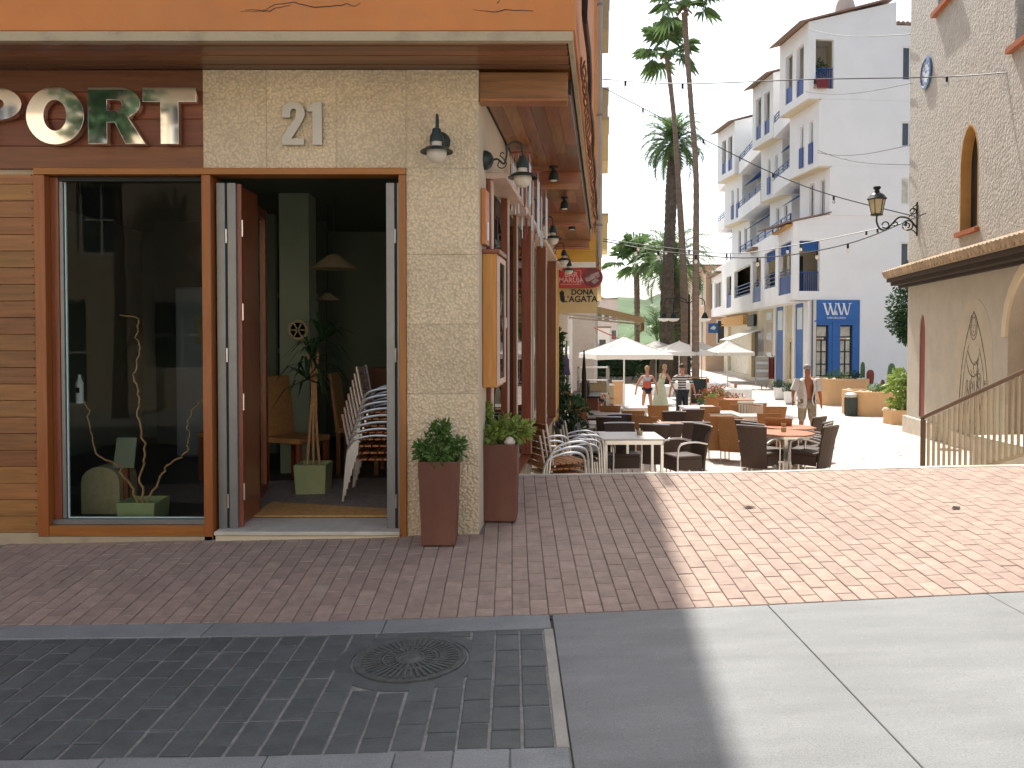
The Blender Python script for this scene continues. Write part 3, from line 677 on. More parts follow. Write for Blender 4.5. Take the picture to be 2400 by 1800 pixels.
# ---------------------------------------------------------------- interior shell
room = MB(); xi0, xi1 = -5.1, 0
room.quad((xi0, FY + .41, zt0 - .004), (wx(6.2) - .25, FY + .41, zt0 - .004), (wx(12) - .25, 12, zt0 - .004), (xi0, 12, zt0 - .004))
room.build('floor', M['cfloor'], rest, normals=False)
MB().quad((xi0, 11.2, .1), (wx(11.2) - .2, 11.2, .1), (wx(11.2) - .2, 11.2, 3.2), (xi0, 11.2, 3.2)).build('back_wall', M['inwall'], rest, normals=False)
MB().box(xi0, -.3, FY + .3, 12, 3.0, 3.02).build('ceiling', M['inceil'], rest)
MB().box(xi0 - .1, xi0, FY + .3, 12, 0, 3.0).build('side_partition', M['inwall'], rest)
for (x, y, w_, d_) in ((-2.35, 8.2, .3, .3), (-3.3, 9.6, .5, .1)): MB().box(x, x + w_, y, y + d_, .1, 3.0).build('pillar', M['inwall'], rest)
MB().box(-2.0, -.9, 10.4, 10.9, zt0, 1.15).build('bar_counter', M['fin'], rest)
MB().box(fx(540), fx(896), FY + .42, FY + 1.15, zt0 - .003, zt0 + .012).build('door_mat', M['matc'], rest, bevel=.004)  # mat colour brightened to stand for warm light on the doorway floor
# ================================================================== things on and by the restaurant
# raised chrome letters of the fascia sign
sg = thing('sign_lettering', 'polished chrome raised letters PORT on the dark wood fascia', 'sign', (fx(240), FY, 2.9))
lh = fz(215) - fz(345)
def letter(nm, x0, x1, loops):
    """loops in a unit box, drawn between pixel columns x0..x1"""
    wd = fx(x1) - fx(x0); F = face_frame((fx(x0), FY - .045, fz(345)), (1, 0, 0), (0, 0, 1))
    curve_mesh(nm, [[(a * wd, b * lh) for a, b in lp] for lp in loops], .05, F, M['chrome'], sg, bevel=.0015)
bowlP = [(.42, .98)] + [(.56 + .42 * cos(rad(a)), .70 + .28 * sin(rad(a))) for a in range(90, -91, -15)] + [(.34, .42), (.34, 0), (.02, 0), (.02, .98)]
holeP = [(.34, .80)] + [(.54 + .14 * cos(rad(a)), .70 + .10 * sin(rad(a))) for a in range(90, -91, -30)] + [(.34, .60)]
letter('letter_p', -58, 74, [bowlP, holeP])
letter('letter_o', 81, 216, [[(.5 + .49 * cos(rad(a)), .495 + .505 * sin(rad(a))) for a in range(0, 360, 10)], [(.5 + .20 * cos(rad(a)), .5 + .275 * sin(rad(a))) for a in range(0, 360, 12)]])
R_ = [(0, 0), (0, .985), (.5, .985)] + [(.56 + .36 * cos(rad(a)), .715 + .27 * sin(rad(a))) for a in range(90, -50, -14)] + [(.70, .46), (1.0, 0), (.66, 0), (.47, .38), (.33, .38), (.33, 0)]
letter('letter_r', 225, 355, [R_, [(.33, .78)] + [(.50 + .11 * cos(rad(a)), .68 + .10 * sin(rad(a))) for a in range(90, -91, -30)] + [(.33, .58)]])
letter('letter_t', 351, 473, [[(.335, 0), (.335, .74), (0, .74), (0, .985), (1, .985), (1, .74), (.665, .74), (.665, 0)]])
# house number
hn = thing('house_number', 'brushed metal house number 21 above the restaurant door', 'house number', (fx(715), FY, fz(345)))
dh = fz(247) - fz(345)
def digit(nm, x0, x1, loops):
    wd = fx(x1) - fx(x0); F = face_frame((fx(x0), FY - .028, fz(345)), (1, 0, 0), (0, 0, 1))
    curve_mesh(nm, [[(a * wd, b * dh) for a, b in lp] for lp in loops], .03, F, M['zinc'], hn, bevel=.001)
digit('digit_two', 668, 721, [[(0, 0), (.95, 0), (.95, .14), (.40, .14), (.80, .48)] + [(.50 + .50 * cos(rad(a)), .74 + .26 * sin(rad(a))) for a in range(-20, 181, 20)] + [(0, .64), (.36, .64), (.36, .74)] + [(.50 + .14 * cos(rad(a)), .76 + .09 * sin(rad(a))) for a in range(180, -31, -30)] + [(.55, .60), (0, .17)]])
digit('digit_one', 727, 760, [[(.36, 0), (1, 0), (1, 1), (.62, 1), (.0, .90), (0, .78), (.36, .78)]])

# swan neck wall lamps: base at the wall, x axis pointing out of the wall
def wall_lamp(loc, rz, label, k=1.0):
    t = thing('wall_lamp', label, 'wall lamp', loc, rz, 'swan neck lamps on the restaurant')
    MB().lathe([(.072, 0), (.07, .02), (.052, .05), (.022, .066), (0, .07)], 20, M=Matrix.Rotation(rad(90), 4, 'Y')).build('wall_rose', M['lampgreen'], t, world=False, smooth=True)
    arm = spline([(.06, 0, 0), (.10, 0, .005), (.145, 0, -.03), (.165, 0, .03), (.175, 0, .10), (.225, 0, .13), (.275, 0, .11), (.285, 0, .05), (.285, 0, .01)], 5)
    MB().tube(arm, .0075, 7).build('arm', M['lampgreen'], t, world=False, smooth=True)
    sc = spline([(.115, 0, .0), (.10, 0, -.045), (.135, 0, -.062), (.165, 0, -.03), (.14, 0, .01), (.118, 0, .03), (.13, 0, .055), (.147, 0, .045)], 4)
    MB().tube(sc, .0045, 6).build('scroll', M['lampgreen'], t, world=False, smooth=True)
    c = (.285, 0, 0)
    MB().lathe([(.008, .03), (.028, .02), (.034, -.01), (.046, -.03), (.048, -.062), (.036, -.066)], 18, c).build('cap', M['lampgreen'], t, world=False, smooth=True)
    MB().lathe([(.033, -.066), (.035, -.10)], 18, c).build('collar', M['globe'], t, world=False, smooth=True)
    MB().lathe([(.04, -.098), (.075, -.106), (.112, -.132), (.110, -.138), (.07, -.115), (.04, -.108)], 24, c).build('shade', M['lampgreen'], t, world=False, smooth=True)
    MB().lathe([(.052, -.112)] + [(.068 * cos(rad(a)), -.142 + .066 * sin(rad(a))) for a in range(15, -90, -15)] + [(0, -.208)], 20, c).build('globe', M['globe'], t, world=False, smooth=True)
    return t
sa = math.atan2(SN.y, SN.x)
lz = CZ + (790 - 345) * 5.7 / FS
l0 = wall_lamp((fx(1033), FY, fz(336)), rad(-90), 'wall lamp facing the street, on the pebble render right of the door')
for y, lb in ((6.04, 'wall lamp nearest the corner on the side wall, above the menu case'), (9.6, 'second wall lamp along the side wall, beyond the hanging wind chimes'), (12.3, 'third wall lamp along the side wall, in front of the yellow pillar'), (14.1, 'last wall lamp along the side wall, in front of the red bar sign')):
    c = copy_tree(l0); c.location = sw(y, .0, 2.86 - (0 if y < 7 else .02)); c.rotation_euler = (0, 0, sa); c['label'] = lb
# menu case on the side wall and wooden plaque above it
mc = thing('menu_case', 'orange wooden menu case fixed to the corner of the side wall', 'menu case', sw(5.93, .0, 1.18), math.atan2(SD.y, SD.x))
MB().box(0, .40, -.105, -.002, 0, .98).build('case_body', M['menu'], mc, world=False, bevel=.004)
MB().box(-.015, .42, -.13, -.002, .981, 1.01).build('case_roof', M['fin'], mc, world=False, bevel=.003)
for nm, a in (('door_frame', (0, .04, .02, .96)), ('door_frame', (.36, .40, .02, .96)), ('door_frame', (.04, .36, .02, .06)), ('door_frame', (.04, .36, .92, .96))): MB().box(a[0], a[1], -.125, -.106, a[2], a[3]).build(nm, M['finlight'], mc, world=False, bevel=.002)
MB().quad((.04, -.115, .06), (.36, -.115, .06), (.36, -.115, .92), (.04, -.115, .92)).build('pane', M['glass2'], mc, world=False, normals=False)
MB().box(.395, .402, -.135, -.126, .44, .52).build('handle', M['steel'], mc, world=False)
pq = thing('wall_plaque', 'narrow wooden plaque on the corner above the menu case', 'plaque', sw(5.86, .0, 2.22), math.atan2(SD.y, SD.x))
MB().box(0, .2, -.035, -.002, 0, .40).build('board', M['menu'], pq, world=False, bevel=.003)
MB().tube([(.04, -.045, .03), (.04, -.045, .16)], .008, 8).build('tube_light', M['wht'], pq, world=False)
# wind chimes under the overhang
def chime(y, o, n, label, L=.45):
    t = thing('wind_chime', label, 'wind chime', sw(y, o, ZSS - .001), sa, 'wind chimes under the overhang')
    MB().lathe([(.01, -.06), (.11, -.06), (.11, -.075), (.01, -.075)], 14).build('disc', M['fin'], t, world=False)
    MB().tube([(0, 0, 0), (0, 0, -.062)], .003, 5).build('cord', M['rope'], t, world=False)
    for k in range(n):
        a = 2 * pi * k / n; r = .095; l = L * RN.uniform(.75, 1.1); x, yy = r * cos(a), r * sin(a)
        c = MB().tube([(x, yy, -.077), (x, yy, -.16)], .0018, 4); c.tube([(x, yy, -.16), (x, yy, -.16 - l)], .009 if k % 2 else .006, 6)
        c.build('chime_tube', M['alu'] if k % 3 else M['fin'], t, world=False)
chime(7.35, .14, 11, 'nearest wind chime of long tubes hanging by the first side lamp')
chime(8.1, .16, 9, 'middle wind chime of thin tubes hanging under the overhang', .55)
chime(9.1, .17, 9, 'farthest wind chime hanging just before the second side lamp', .5)
# ------------------------------------------------------------------ tall rust brown planters with bushes
def leaf_cloud(pts, size, n, mname, parent, nm='foliage', droop=.3, aspect=.42, world=False):
    mb = MB()
    for i in range(n):
        c, r = RN.choice(pts); d = V((RN.gauss(0, 1), RN.gauss(0, 1), RN.gauss(0, 1))).normalized()
        p = V(c) + d * r * RN.random() ** .45
        a = V((RN.gauss(0, 1), RN.gauss(0, 1), RN.gauss(0, 1) - droop)) * .6 + d; a.normalize()
        s = size * RN.uniform(.6, 1.25); b = a.cross(V((RN.gauss(0, 1), RN.gauss(0, 1), RN.gauss(0, 1)))).normalized(); up = a.cross(b)
        m1 = p + a * s * .5 + up * s * .07
        mb.add([p, m1 + b * s * aspect * .5, p + a * s, m1 - b * s * aspect * .5], [(0, 1, 2, 3)] if i % 2 else [(0, 1, 2), (0, 2, 3)])
    return mb.build(nm, M[mname], parent, world=world, normals=False)
def planter(loc, rz, w0, w1, h, label, pts, lm, n, size, stone=False):
    t = thing('planter', label, 'planter', loc, rz, 'tall planters at the corner')
    def sq(a, z): return [V((-a / 2, -a / 2, z)), V((a / 2, -a / 2, z)), V((a / 2, a / 2, z)), V((-a / 2, a / 2, z))]
    mb = MB(); mb.add(sq(w0, 0) + sq(w1, h) + sq(w1 - .02, h) + sq(w1 - .03, h - .06), [(3, 2, 1, 0)] + [(i, (i + 1) % 4, 4 + (i + 1) % 4, 4 + i) for i in range(4)] + [(4 + i, 4 + (i + 1) % 4, 8 + (i + 1) % 4, 8 + i) for i in range(4)] + [(8 + i, 8 + (i + 1) % 4, 12 + (i + 1) % 4, 12 + i) for i in range(4)])
    mb.build('pot', M['corten'], t, world=False, bevel=.003)
    mb = MB(); mb.add(sq(w1 - .034, h - .03), [(0, 1, 2, 3)]); mb.build('soil', M['soil'], t, world=False)
    mb = MB()
    for c, r in pts[:6]:
        mb.tube(spline([(RN.uniform(-.06, .06), RN.uniform(-.06, .06), h - .03), (c[0] * .5, c[1] * .5, (h + c[2]) / 2), c], 3), .006, 5)
    mb.build('stem', M['bark'], t, world=False)
    leaf_cloud(pts, size, n, lm, t)
    if stone: MB().lathe([(0, 0), (.035, .01), (.045, .04), (.025, .075), (0, .085)], 9, (.07, -.07, h - .03)).build('pebble', M['pebble'], t, world=False, smooth=True)
    return t
hp = .575
pts1 = [((-.02, 0, hp + .10), .10), ((0, 0, hp + .17), .07), ((.01, .0, hp + .23), .045), ((-.10, 0, hp + .05), .07), ((.10, .0, hp + .06), .07), ((.13, -.02, hp + .10), .045), ((0, -.08, hp + .03), .07), ((-.13, 0, hp + .08), .04)]
pp = P(1031, 1262, 5.6)
planter((pp.x, 5.605, gz(pp.x, 5.6) + .004), 0, .23, .275, hp, 'left tall brown planter with a dark green pointed bush, against the pebble column', pts1, 'leaf', 900, .05)
pts2 = [((-.10, 0, hp + .08), .08), ((.0, 0, hp + .10), .10), ((.10, 0, hp + .09), .09), ((.18, 0, hp + .10), .06), ((-.12, .02, hp + .17), .05), ((-.13, .03, hp + .25), .04), ((-.06, -.08, hp + .05), .07), ((.06, .05, hp + .13), .06)]
planter((Xp(1174, 6.1), 6.1, gz(0, 6.1) + .004), rad(-4), .24, .265, hp, 'right tall brown planter with yellow green variegated bush, beside the side wall', pts2, 'leafy', 950, .06, True)
# ------------------------------------------------------------------ cables, pipe and rope at the corner edge
def along(z0, off, y0, y1, n=9, sag=.0): return [V((hood(y), y, z0)) + SN * (off + .01 * sin(y * 3.1)) + V((0, 0, -sag * sin(pi * (y - y0) / (y1 - y0)) + .012 * sin(y * 2.3))) for y in frange(y0, y1, n)]
t = thing('cable_bundle', 'bundle of black cables running along the edge of the overhang', 'cables', (hood(5.3), 5.3, 3.6))
for i in range(6):
    MB().tube([V((hood(5.23), 5.23 + .012 * i, ZT - 1)) + SN * (.045 + .012 * i)] + [V((hood(5.23), 5.23 + .012 * i, 4.4)) + SN * (.045 + .012 * i)] + along(3.75 - .012 * i, .05 + .010 * (i % 3), 5.6, 15, 14), .008 if i % 2 else .011, 5).build('cable', M['cable'], t)
t = thing('rope_bundle', 'loose brown twisted cords sagging along the overhang edge', 'cords', (hood(5.9), 5.9, 3.5))
for i in range(4):
    pts_ = [V((hood(y), y, 3.52 - .01 * i - .05 * sin(i + y * 2.2))) + SN * (.035 + .02 * sin(y * 5 + i * 1.7)) for y in frange(5.75, 15, 60)]
    MB().tube(pts_, .008, 5).build('cord', M['rope'], t)
t = thing('drainpipe', 'grey drain pipe running down the far end of the restaurant side', 'pipe', (hood(15) + .1, 15.0, 0))
MB().tube([sw(15.0, .80, 3.0), sw(15.0, .80, ZT)], .05, 10).build('pipe', M['pipe'], t)
for z in (3.6, 5.6, 7.6, 9.6): MB().lathe([(.056, -.02), (.06, 0), (.056, .02)], 10, sw(15.0, .80, z)).build('bracket', M['aludark'], t)
# ================================================================== inside the restaurant
zf = zt0 - .004
def dine(loc, rz, label):
    t = thing('dining_chair', label, 'dining chair', loc, rz, 'dining chairs inside the restaurant')
    MB().box(-.22, .22, -.22, .22, .42, .47).build('seat', M['wickert'], t, world=False, bevel=.01)
    MB().cbox((0, .235, .74), .42, .035, .56, rx=rad(-7)).build('backrest', M['wickert'], t, world=False, bevel=.008)
    for x in (-.19, .19):
        for y in (-.19, .19): MB().box(x - .02, x + .02, y - .02, y + .02, 0, .42).build('leg', M['fin'], t, world=False)
    return t
dine((-2.0, 7.5, zf), rad(65), 'tan high backed dining chair just inside the open door')
dine((-2.75, 7.9, zf), rad(-20), 'tan high backed dining chair behind the shop window glass')
dine((-1.55, 8.3, zf), rad(90), 'dim dining chair deeper in the room behind the tall indoor plant')
# stack of armchairs with wooden slats
def arm_chair(parent_stack, loc, rz, label, group, dark=False, detail=True):
    t = thing('armchair', label, 'armchair', loc, rz, group)
    fr = MB()
    for s in (-1, 1):
        x = .27 * s
        leg = spline([(x, -.25, 0), (x, -.235, .3), (x, -.22, .58), (x, -.15, .655), (x, 0, .665), (x, .17, .63), (x * .93, .235, .56), (x * .9, .26, .45), (x * .9, .30, .02)], 4)
        MB().tube(leg, .0135, 8).build('side_frame', M['alu'], t, world=False, smooth=True)
        MB().tube([(x * .86, .215, .43), (x * .86, .255, .62), (x * .86, .30, .87)], .012, 7).build('back_post', M['alu'], t, world=False)
    MB().tube([(-.255, -.2, .41), (.255, -.2, .41)], .011, 7).build('crossbar', M['alu'], t, world=False)
    MB().tube([(-.245, .2, .41), (.245, .2, .41)], .011, 7).build('crossbar', M['alu'], t, world=False)
    wm_ = M['greyweave'] if dark else M['chairwood']
    if dark:
        MB().box(-.24, .24, -.22, .21, .42, .445).build('seat', wm_, t, world=False, bevel=.005)
        MB().cbox((0, .285, .68), .46, .02, .40, rx=rad(-11)).build('backrest', wm_, t, world=False, bevel=.004)
    else:
        for k in range(6): MB().box(-.24, .24, -.225 + k * .073, -.225 + k * .073 + .06, .422, .44).build('seat_slat', wm_, t, world=False, bevel=.003)
        for k in range(5): z = .50 + k * .075; MB().cbox((0, .232 + (z - .43) * .19, z + .03), .47, .017, .06, rx=rad(-11)).build('back_slat', wm_, t, world=False, bevel=.003)
    return t
base = (fx(850), FY + 1.06, zf)
ord_ = ['lowest', 'second from bottom', 'third from bottom', 'fourth from bottom', 'fifth from bottom', 'sixth from bottom', 'seventh from bottom', 'topmost']
c0 = arm_chair(None, (-1.14, FY + 1.12, zf), rad(90), 'lowest armchair of the tall indoor stack behind the open door', 'stacked armchairs inside the doorway')
c0.scale = (.86, .86, .86)
for k in range(1, 8):
    c = copy_tree(c0); c.location = (-1.14 + .017 * k, FY + 1.12, zf + .056 * k); c['label'] = ord_[k] + ' armchair of the tall indoor stack behind the open door'
# yucca in a pale green pot
t = thing('potted_yucca', 'tall spindly yucca in a square pale green pot just inside the door', 'potted plant', (fx(733) * 1.22, FY + 1.27, zf))
def sqpot(t, a0, a1, h, m):
    mb = MB(); s_ = lambda a, z: [V((-a, -a, z)), V((a, -a, z)), V((a, a, z)), V((-a, a, z))]
    mb.add(s_(a0, 0) + s_(a1, h) + s_(a1 - .015, h) + s_(a1 - .02, h - .04), [(3, 2, 1, 0)] + [(4 * j + i, 4 * j + (i + 1) % 4, 4 * j + 4 + (i + 1) % 4, 4 * j + 4 + i) for j in range(3) for i in range(4)] + [(12, 13, 14, 15)]); mb.build('pot', m, t, world=False, bevel=.006)
sqpot(t, .125, .14, .29, M['potgrn'])
mb = MB()
for a in (-.05, .0, .05): mb.tube(spline([(a, a * .4, .25), (a * .6, 0, .6), (a * .3 + .01, 0, .95), (a * .9, 0, 1.25)], 4), .012, 6)
mb.build('stem', M['twig'], t, world=False)
mb = MB()
for c in ((.0, 0, 1.2), (-.05, 0, 1.02), (.08, .02, 1.36)):
    for k in range(26):
        a, e, L_ = RN.uniform(0, 2 * pi), RN.uniform(-.5, 1.2), RN.uniform(.25, .45)
        d = V((cos(a) * cos(e), sin(a) * cos(e), sin(e))); p = V(c); s = d.cross(V((0, 0, 1))).normalized() * .012
        q = p + d * L_ * .6 + V((0, 0, .02)); e_ = p + d * L_ - V((0, 0, .10))
        mb.add([p - s, p + s, q + s, q - s, e_], [(0, 1, 2, 3), (3, 2, 4)])
mb.build('foliage', M['leafd'], t, world=False, normals=False)
# willow twigs in a pot behind the window
t = thing('twig_arrangement', 'three twisted willow twigs in a low square green pot behind the window', 'twig arrangement', (fx(336) * 1.07, FY + .38, zf))
sqpot(t, .135, .145, .15, M['potgrn'])
def twig(pts, nm='twig'):
    q = spline(pts, 6); q = [p + V((RN.uniform(-.012, .012), RN.uniform(-.012, .012), RN.uniform(-.004, .004))) for p in q]
    n = len(q); MB().tube(q, [.009 * (1 - .6 * i / n) for i in range(n)], 5).build(nm, M['twig'], t, world=False, smooth=True)
twig([(0, 0, .12), (-.02, 0, .35), (.02, 0, .5), (-.03, 0, .75), (-.03, 0, .95), (-.06, 0, 1.1), (-.02, 0, 1.25), (-.04, 0, 1.4), (-.02, 0, 1.52), (-.16, .0, 1.55)])
twig([(.02, 0, .12), (.12, 0, .3), (.2, 0, .42), (.32, 0, .5), (.35, 0, .62), (.34, 0, .75), (.42, 0, .88), (.46, 0, .92)])
twig([(-.03, 0, .12), (-.14, 0, .32), (-.22, 0, .42), (-.35, 0, .5), (-.4, 0, .7), (-.42, 0, .85), (-.5, .02, .98), (-.46, .02, 1.08)])
t = thing('white_bottle', 'white labelled bottle hanging by the left edge of the shop window', 'bottle', (fx(183) * 1.06, FY + .36, fz(955)))
MB().lathe([(.0, 0), (.028, .0), (.028, .15), (.012, .19), (.012, .215), (0, .216)], 12).build('bottle_body', M['wht'], t, world=False, smooth=True)
MB().box(-.014, .014, -.0295, -.0285, .08, .12).build('print', M['ink'], t, world=False)
# fridge, pictures, pendants, basket, shelf
t = thing('fridge', 'tall grey fridge standing in the dim room behind the shop window', 'fridge', (-3.45, 9.2, zf))
MB().box(-.36, .36, 0, .6, .02, 1.95).build('body', M['fridge'], t, world=False, bevel=.01); MB().box(-.35, .35, -.04, -.001, .04, 1.93).build('door', M['fridge'], t, world=False, bevel=.008)
MB().box(-.12, -.06, -.05, -.041, 1.30, 1.62).build('notice', M['straw'], t, world=False)
def frame_pic(x, y, z, w_, h_, label):
    t = thing('picture_frame', label, 'picture', (x, y, z), 0, 'framed pictures in the restaurant')
    MB().box(-w_ / 2, w_ / 2, 0, .03, 0, h_).build('frame', M['inwall'], t, world=False)
    MB().box(-w_ / 2 + .06, w_ / 2 - .06, -.004, -.001, .06, h_ - .06).build('mount', M['ink'], t, world=False); MB().box(-w_ / 2 + .14, w_ / 2 - .14, -.008, -.005, .16, h_ - .16).build('print', M['inwall'], t, world=False)
frame_pic(-2.75, 10.2, 1.35, .62, .75, 'framed picture on the back wall seen through the shop window')
MB().box(-4.5, -2.35, 10.24, 10.3, 0, 3).build('partition', M['inceil'], rest)
def pendant(x, y, z, r, label):
    t = thing('pendant_lamp', label, 'pendant lamp', (x, y, z), 0, 'straw pendant lamps inside the restaurant')
    MB().lathe([(r, 0), (r * .25, r * .55), (.03, r * .6)], 20).build('shade', M['straw'], t, world=False, smooth=True); MB().tube([(0, 0, r * .6), (0, 0, 2.998 - z)], .004, 5).build('cord', M['cable'], t, world=False)
pendant(-1.75, 8.0, 2.22, .24, 'largest straw pendant lamp nearest the doorway')
pendant(-2.02, 8.9, 1.95, .14, 'small straw pendant lamp left of the tall indoor plant'); pendant(-1.25, 9.1, 1.92, .14, 'small straw pendant lamp above the stacked chairs')
t = thing('wicker_basket', 'arched wicker basket chair low behind the left of the shop window', 'basket', (fx(208) * 1.07, FY + .55, zf))
MB().prism([(a, 0, b) for a, b in [(-.15, 0), (.15, 0)] + arc(0, .25, .15, .12, 0, 180, 8)], (0, .3, 0)).build('basket', M['straw'], t, world=False)
t = thing('leaflet_holder', 'pale leaflet card leaning behind the twigs in the shop window', 'leaflet', (fx(268) * 1.08, FY + .62, zf + .36)); MB().cbox((0, 0, .11), .16, .01, .24, rx=rad(-15)).build('card', M['inwall'], t, world=False); MB().box(-.02, .02, -.01, .03, -.36, 0).build('stand', M['fin'], t, world=False)
t = thing('wheel_ornament', 'small round spoked wheel ornament on the room wall beyond the plant', 'ornament', (-2.15, 8.15, 1.62)); MB().lathe([(.09, 0), (.105, .01), (.09, .02), (.075, .01), (.09, 0)], 20, M=Matrix.Rotation(rad(90), 4, 'X')).build('rim', M['straw'], t, world=False)
mb = MB(); [mb.bar((-.09 * cos(a), -.01, -.09 * sin(a)), (.09 * cos(a), -.01, .09 * sin(a)), .012, .012) for a in (0, 1.05, 2.1)]; mb.build('spoke', M['straw'], t, world=False)
# ================================================================== other buildings
def wall_open(mb, O, U, Wn, us, zs, holes, t=.2):
    """solid wall from O along U (metres us) and up zs, outward normal Wn, thickness t, rectangular holes (u0,u1,z0,z1)"""
    ua = sorted(set(list(us) + [h[0] for h in holes] + [h[1] for h in holes])); za = sorted(set(list(zs) + [h[2] for h in holes] + [h[3] for h in holes]))
    O, U, Wn = V(O), V(U), V(Wn)
    for a, b in zip(ua, ua[1:]):
        run = None
        for c, d in list(zip(za, za[1:])) + [(None, None)]:
            solid = c is not None and not any(h[0] - 1e-6 <= a and b <= h[1] + 1e-6 and h[2] - 1e-6 <= c and d <= h[3] + 1e-6 for h in holes)
            if solid: run = (run[0], d) if run else (c, d)
            if not solid and run:
                p = [O + U * a, O + U * b, O + U * b - Wn * t, O + U * a - Wn * t]
                mb.prism([V((q.x, q.y, run[0])) for q in p], (0, 0, run[1] - run[0])); run = None
    return mb
def wbox_(O, U, Wn, u0, u1, z0, z1, d0, d1):
    O, U, Wn = V(O), V(U), V(Wn); p = [O + U * u0 + Wn * d0, O + U * u1 + Wn * d0, O + U * u1 + Wn * d1, O + U * u0 + Wn * d1]
    return MB().prism([V((q.x, q.y, z0)) for q in p], (0, 0, z1 - z0))
def window_(par, O, U, Wn, u0, u1, z0, z1, dep=.12, fm='wht', gm='darkgl', bars=(1, 0)):
    f = MB(); w_ = .06
    for a in ((u0, u0 + w_, z0, z1), (u1 - w_, u1, z0, z1), (u0 + w_, u1 - w_, z0, z0 + w_), (u0 + w_, u1 - w_, z1 - w_, z1)):
        q = wbox_(O, U, Wn, *a, -dep, -dep + .06); f.add(q.v, q.f)
    for i in range(1, bars[0] + 1):
        uc = u0 + (u1 - u0) * i / (bars[0] + 1); q = wbox_(O, U, Wn, uc - .025, uc + .025, z0 + w_, z1 - w_, -dep, -dep + .05); f.add(q.v, q.f)
    for i in range(1, bars[1] + 1):
        zc_ = z0 + (z1 - z0) * i / (bars[1] + 1); q = wbox_(O, U, Wn, u0 + w_, u1 - w_, zc_ - .025, zc_ + .025, -dep + .002, -dep + .048); f.add(q.v, q.f)
    o = f.build('window', M[fm], par)
    wbox_(O, U, Wn, u0 + .01, u1 - .01, z0 + .01, z1 - .01, -dep + .005, -dep + .02).build('pane', M[gm], o)
    return o
# ---- buildings across the street, behind the camera: they light the shop front and show in its chrome and glass
def opposite(name, label, x0, x1, y, z1, m, wins):
    b = thing(name, label, 'building', ((x0 + x1) / 2, y, -.05)); O, U, Wn = (x1, y, 0), (-1, 0, 0), (0, 1, 0)
    hs = [(x1 - w_[1], x1 - w_[0], w_[2], w_[3]) for w_ in wins]
    wall_open(MB(), O, U, Wn, (0, x1 - x0), (-.3, z1), hs, .3).build('wall', m, b)
    MB().box(x0, x1, y - 6, y - .3, z1 - .1, z1).build('roof', M['tile'], b)
    for h in hs: window_(b, O, U, Wn, *h, dep=.2, bars=(1, 1))
    MB().box(x0 - .1, x1 + .1, y - .3, y + .35, z1 + .002, z1 + .14).build('eave', M['tile'], b)
opposite('cream_house', 'cream plastered house across the street, with shuttered windows', -15, -1.2, -6.6, 7.0, M['facade'], [(-9.4, -8.7, 5.75, 6.75), (-7.6, -6.9, 5.75, 6.75), (-11.6, -10.9, 5.75, 6.75), (-13.5, -12.4, .9, 2.3), (-10.8, -9.6, 0, 2.4), (-8.2, -6.8, .8, 2.4), (-5.4, -4.2, 0, 2.4), (-3.4, -2.2, .8, 2.3), (-13.2, -12.2, 3.4, 5.0), (-9.8, -8.8, 3.4, 5.0), (-6.4, -5.4, 3.4, 5.0), (-3.2, -2.2, 3.4, 5.0)])
opposite('white_house', 'white house across the street, with a wide shop window', -1.1, 9, -7.2, 7.4, M['facade2'], [(.2, 1.3, 0, 2.5), (2.2, 4.6, .5, 2.5), (5.6, 6.8, 0, 2.5), (.3, 1.2, 4, 5.5), (3, 3.9, 4, 5.5), (5.8, 6.7, 4, 5.5)])
t = thing('mirrored_tree', 'dark leafy tree across the street behind the viewer', 'tree', (-7.9, -4.6, -.1)); MB().tube([(-7.9, -4.6, -.1), (-7.85, -4.6, 2), (-7.9, -4.6, 5)], [.16, .12, .07], 8).build('trunk', M['bark'], t)  # unseen tree, added so the chrome letters mirror something dark
leaf_cloud([((-8.0, -4.6, 5.4), .7), ((-7.7, -4.7, 6.0), .75), ((-8.2, -4.5, 6.3), .6), ((-7.8, -4.6, 6.8), .55)], .28, 1100, 'leafd', t, 'crown', world=True)
# ---- yellow bar next to the restaurant
bar = thing('bar_building', 'yellow bar building next to the wood fronted restaurant', 'building', sw(15, 0, -.6))
def swp(y0, y1, o0, o1, z0, z1): return MB().prism([sw(y0, o0, z0), sw(y1, o0, z0), sw(y1, o1, z0), sw(y0, o1, z0)], (0, 0, z1 - z0))
swp(14.78, 15.1, 0, .055, -1.1, 2.95).build('pillar', M['yellow'], bar)
swp(15.1, 23, -.2, .0, -1.2, 3.2).build('wall', M['white'], bar)
swp(14.9, 15.25, .0, .72, 3.12, 3.34).build('band', M['yellow'], bar); swp(14.93, 15.25, .0, .73, 2.93, 3.118).build('band', M['yellow'], bar); swp(14.96, 15.25, .0, .73, 2.83, 2.928).build('band', M['wht'], bar)
swp(15.35, 15.45, .0, .76, 2.0, 2.8).build('sign_panel', M['paleyel'], bar)
swp(15.46, 27, -.2, .80, 2.75, 12.4).build('upper_wall', M['paleyel'], bar)
for i, (y, z0, z1) in enumerate(((21.5, 9.6, 10.8), (23.5, 6.6, 7.8), (26, 8.0, 9.4), (26.5, 4.4, 5.5))):
    p = swp(y, y + 1.8, .80, 1.0, z0, z1).build('balcony', M['paleyel'] if i % 2 else M['strip'], bar)
    swp(y - .04, y + 1.84, .80, 1.03, z1 + .002, z1 + .06).build('balcony_cap', M['strip'], p)
swp(15.3, 15.42, .805, .83, 2.8, 12).build('corner_strip', M['strip'], bar)
for y0, y1, z1, m in ((15.6, 16.4, 1.5, 'greyweave'), (17.2, 18.1, 1.45, 'darkgl'), (19.2, 20.2, 1.45, 'darkgl')): swp(y0, y1, .001, .03, -.95, z1).build('door', M[m], bar)
t = thing('bar_sign', 'red hanging sign with a round bottle cap end, lettered BAR MARUJA', 'sign', P(1311, 650, 15.1))
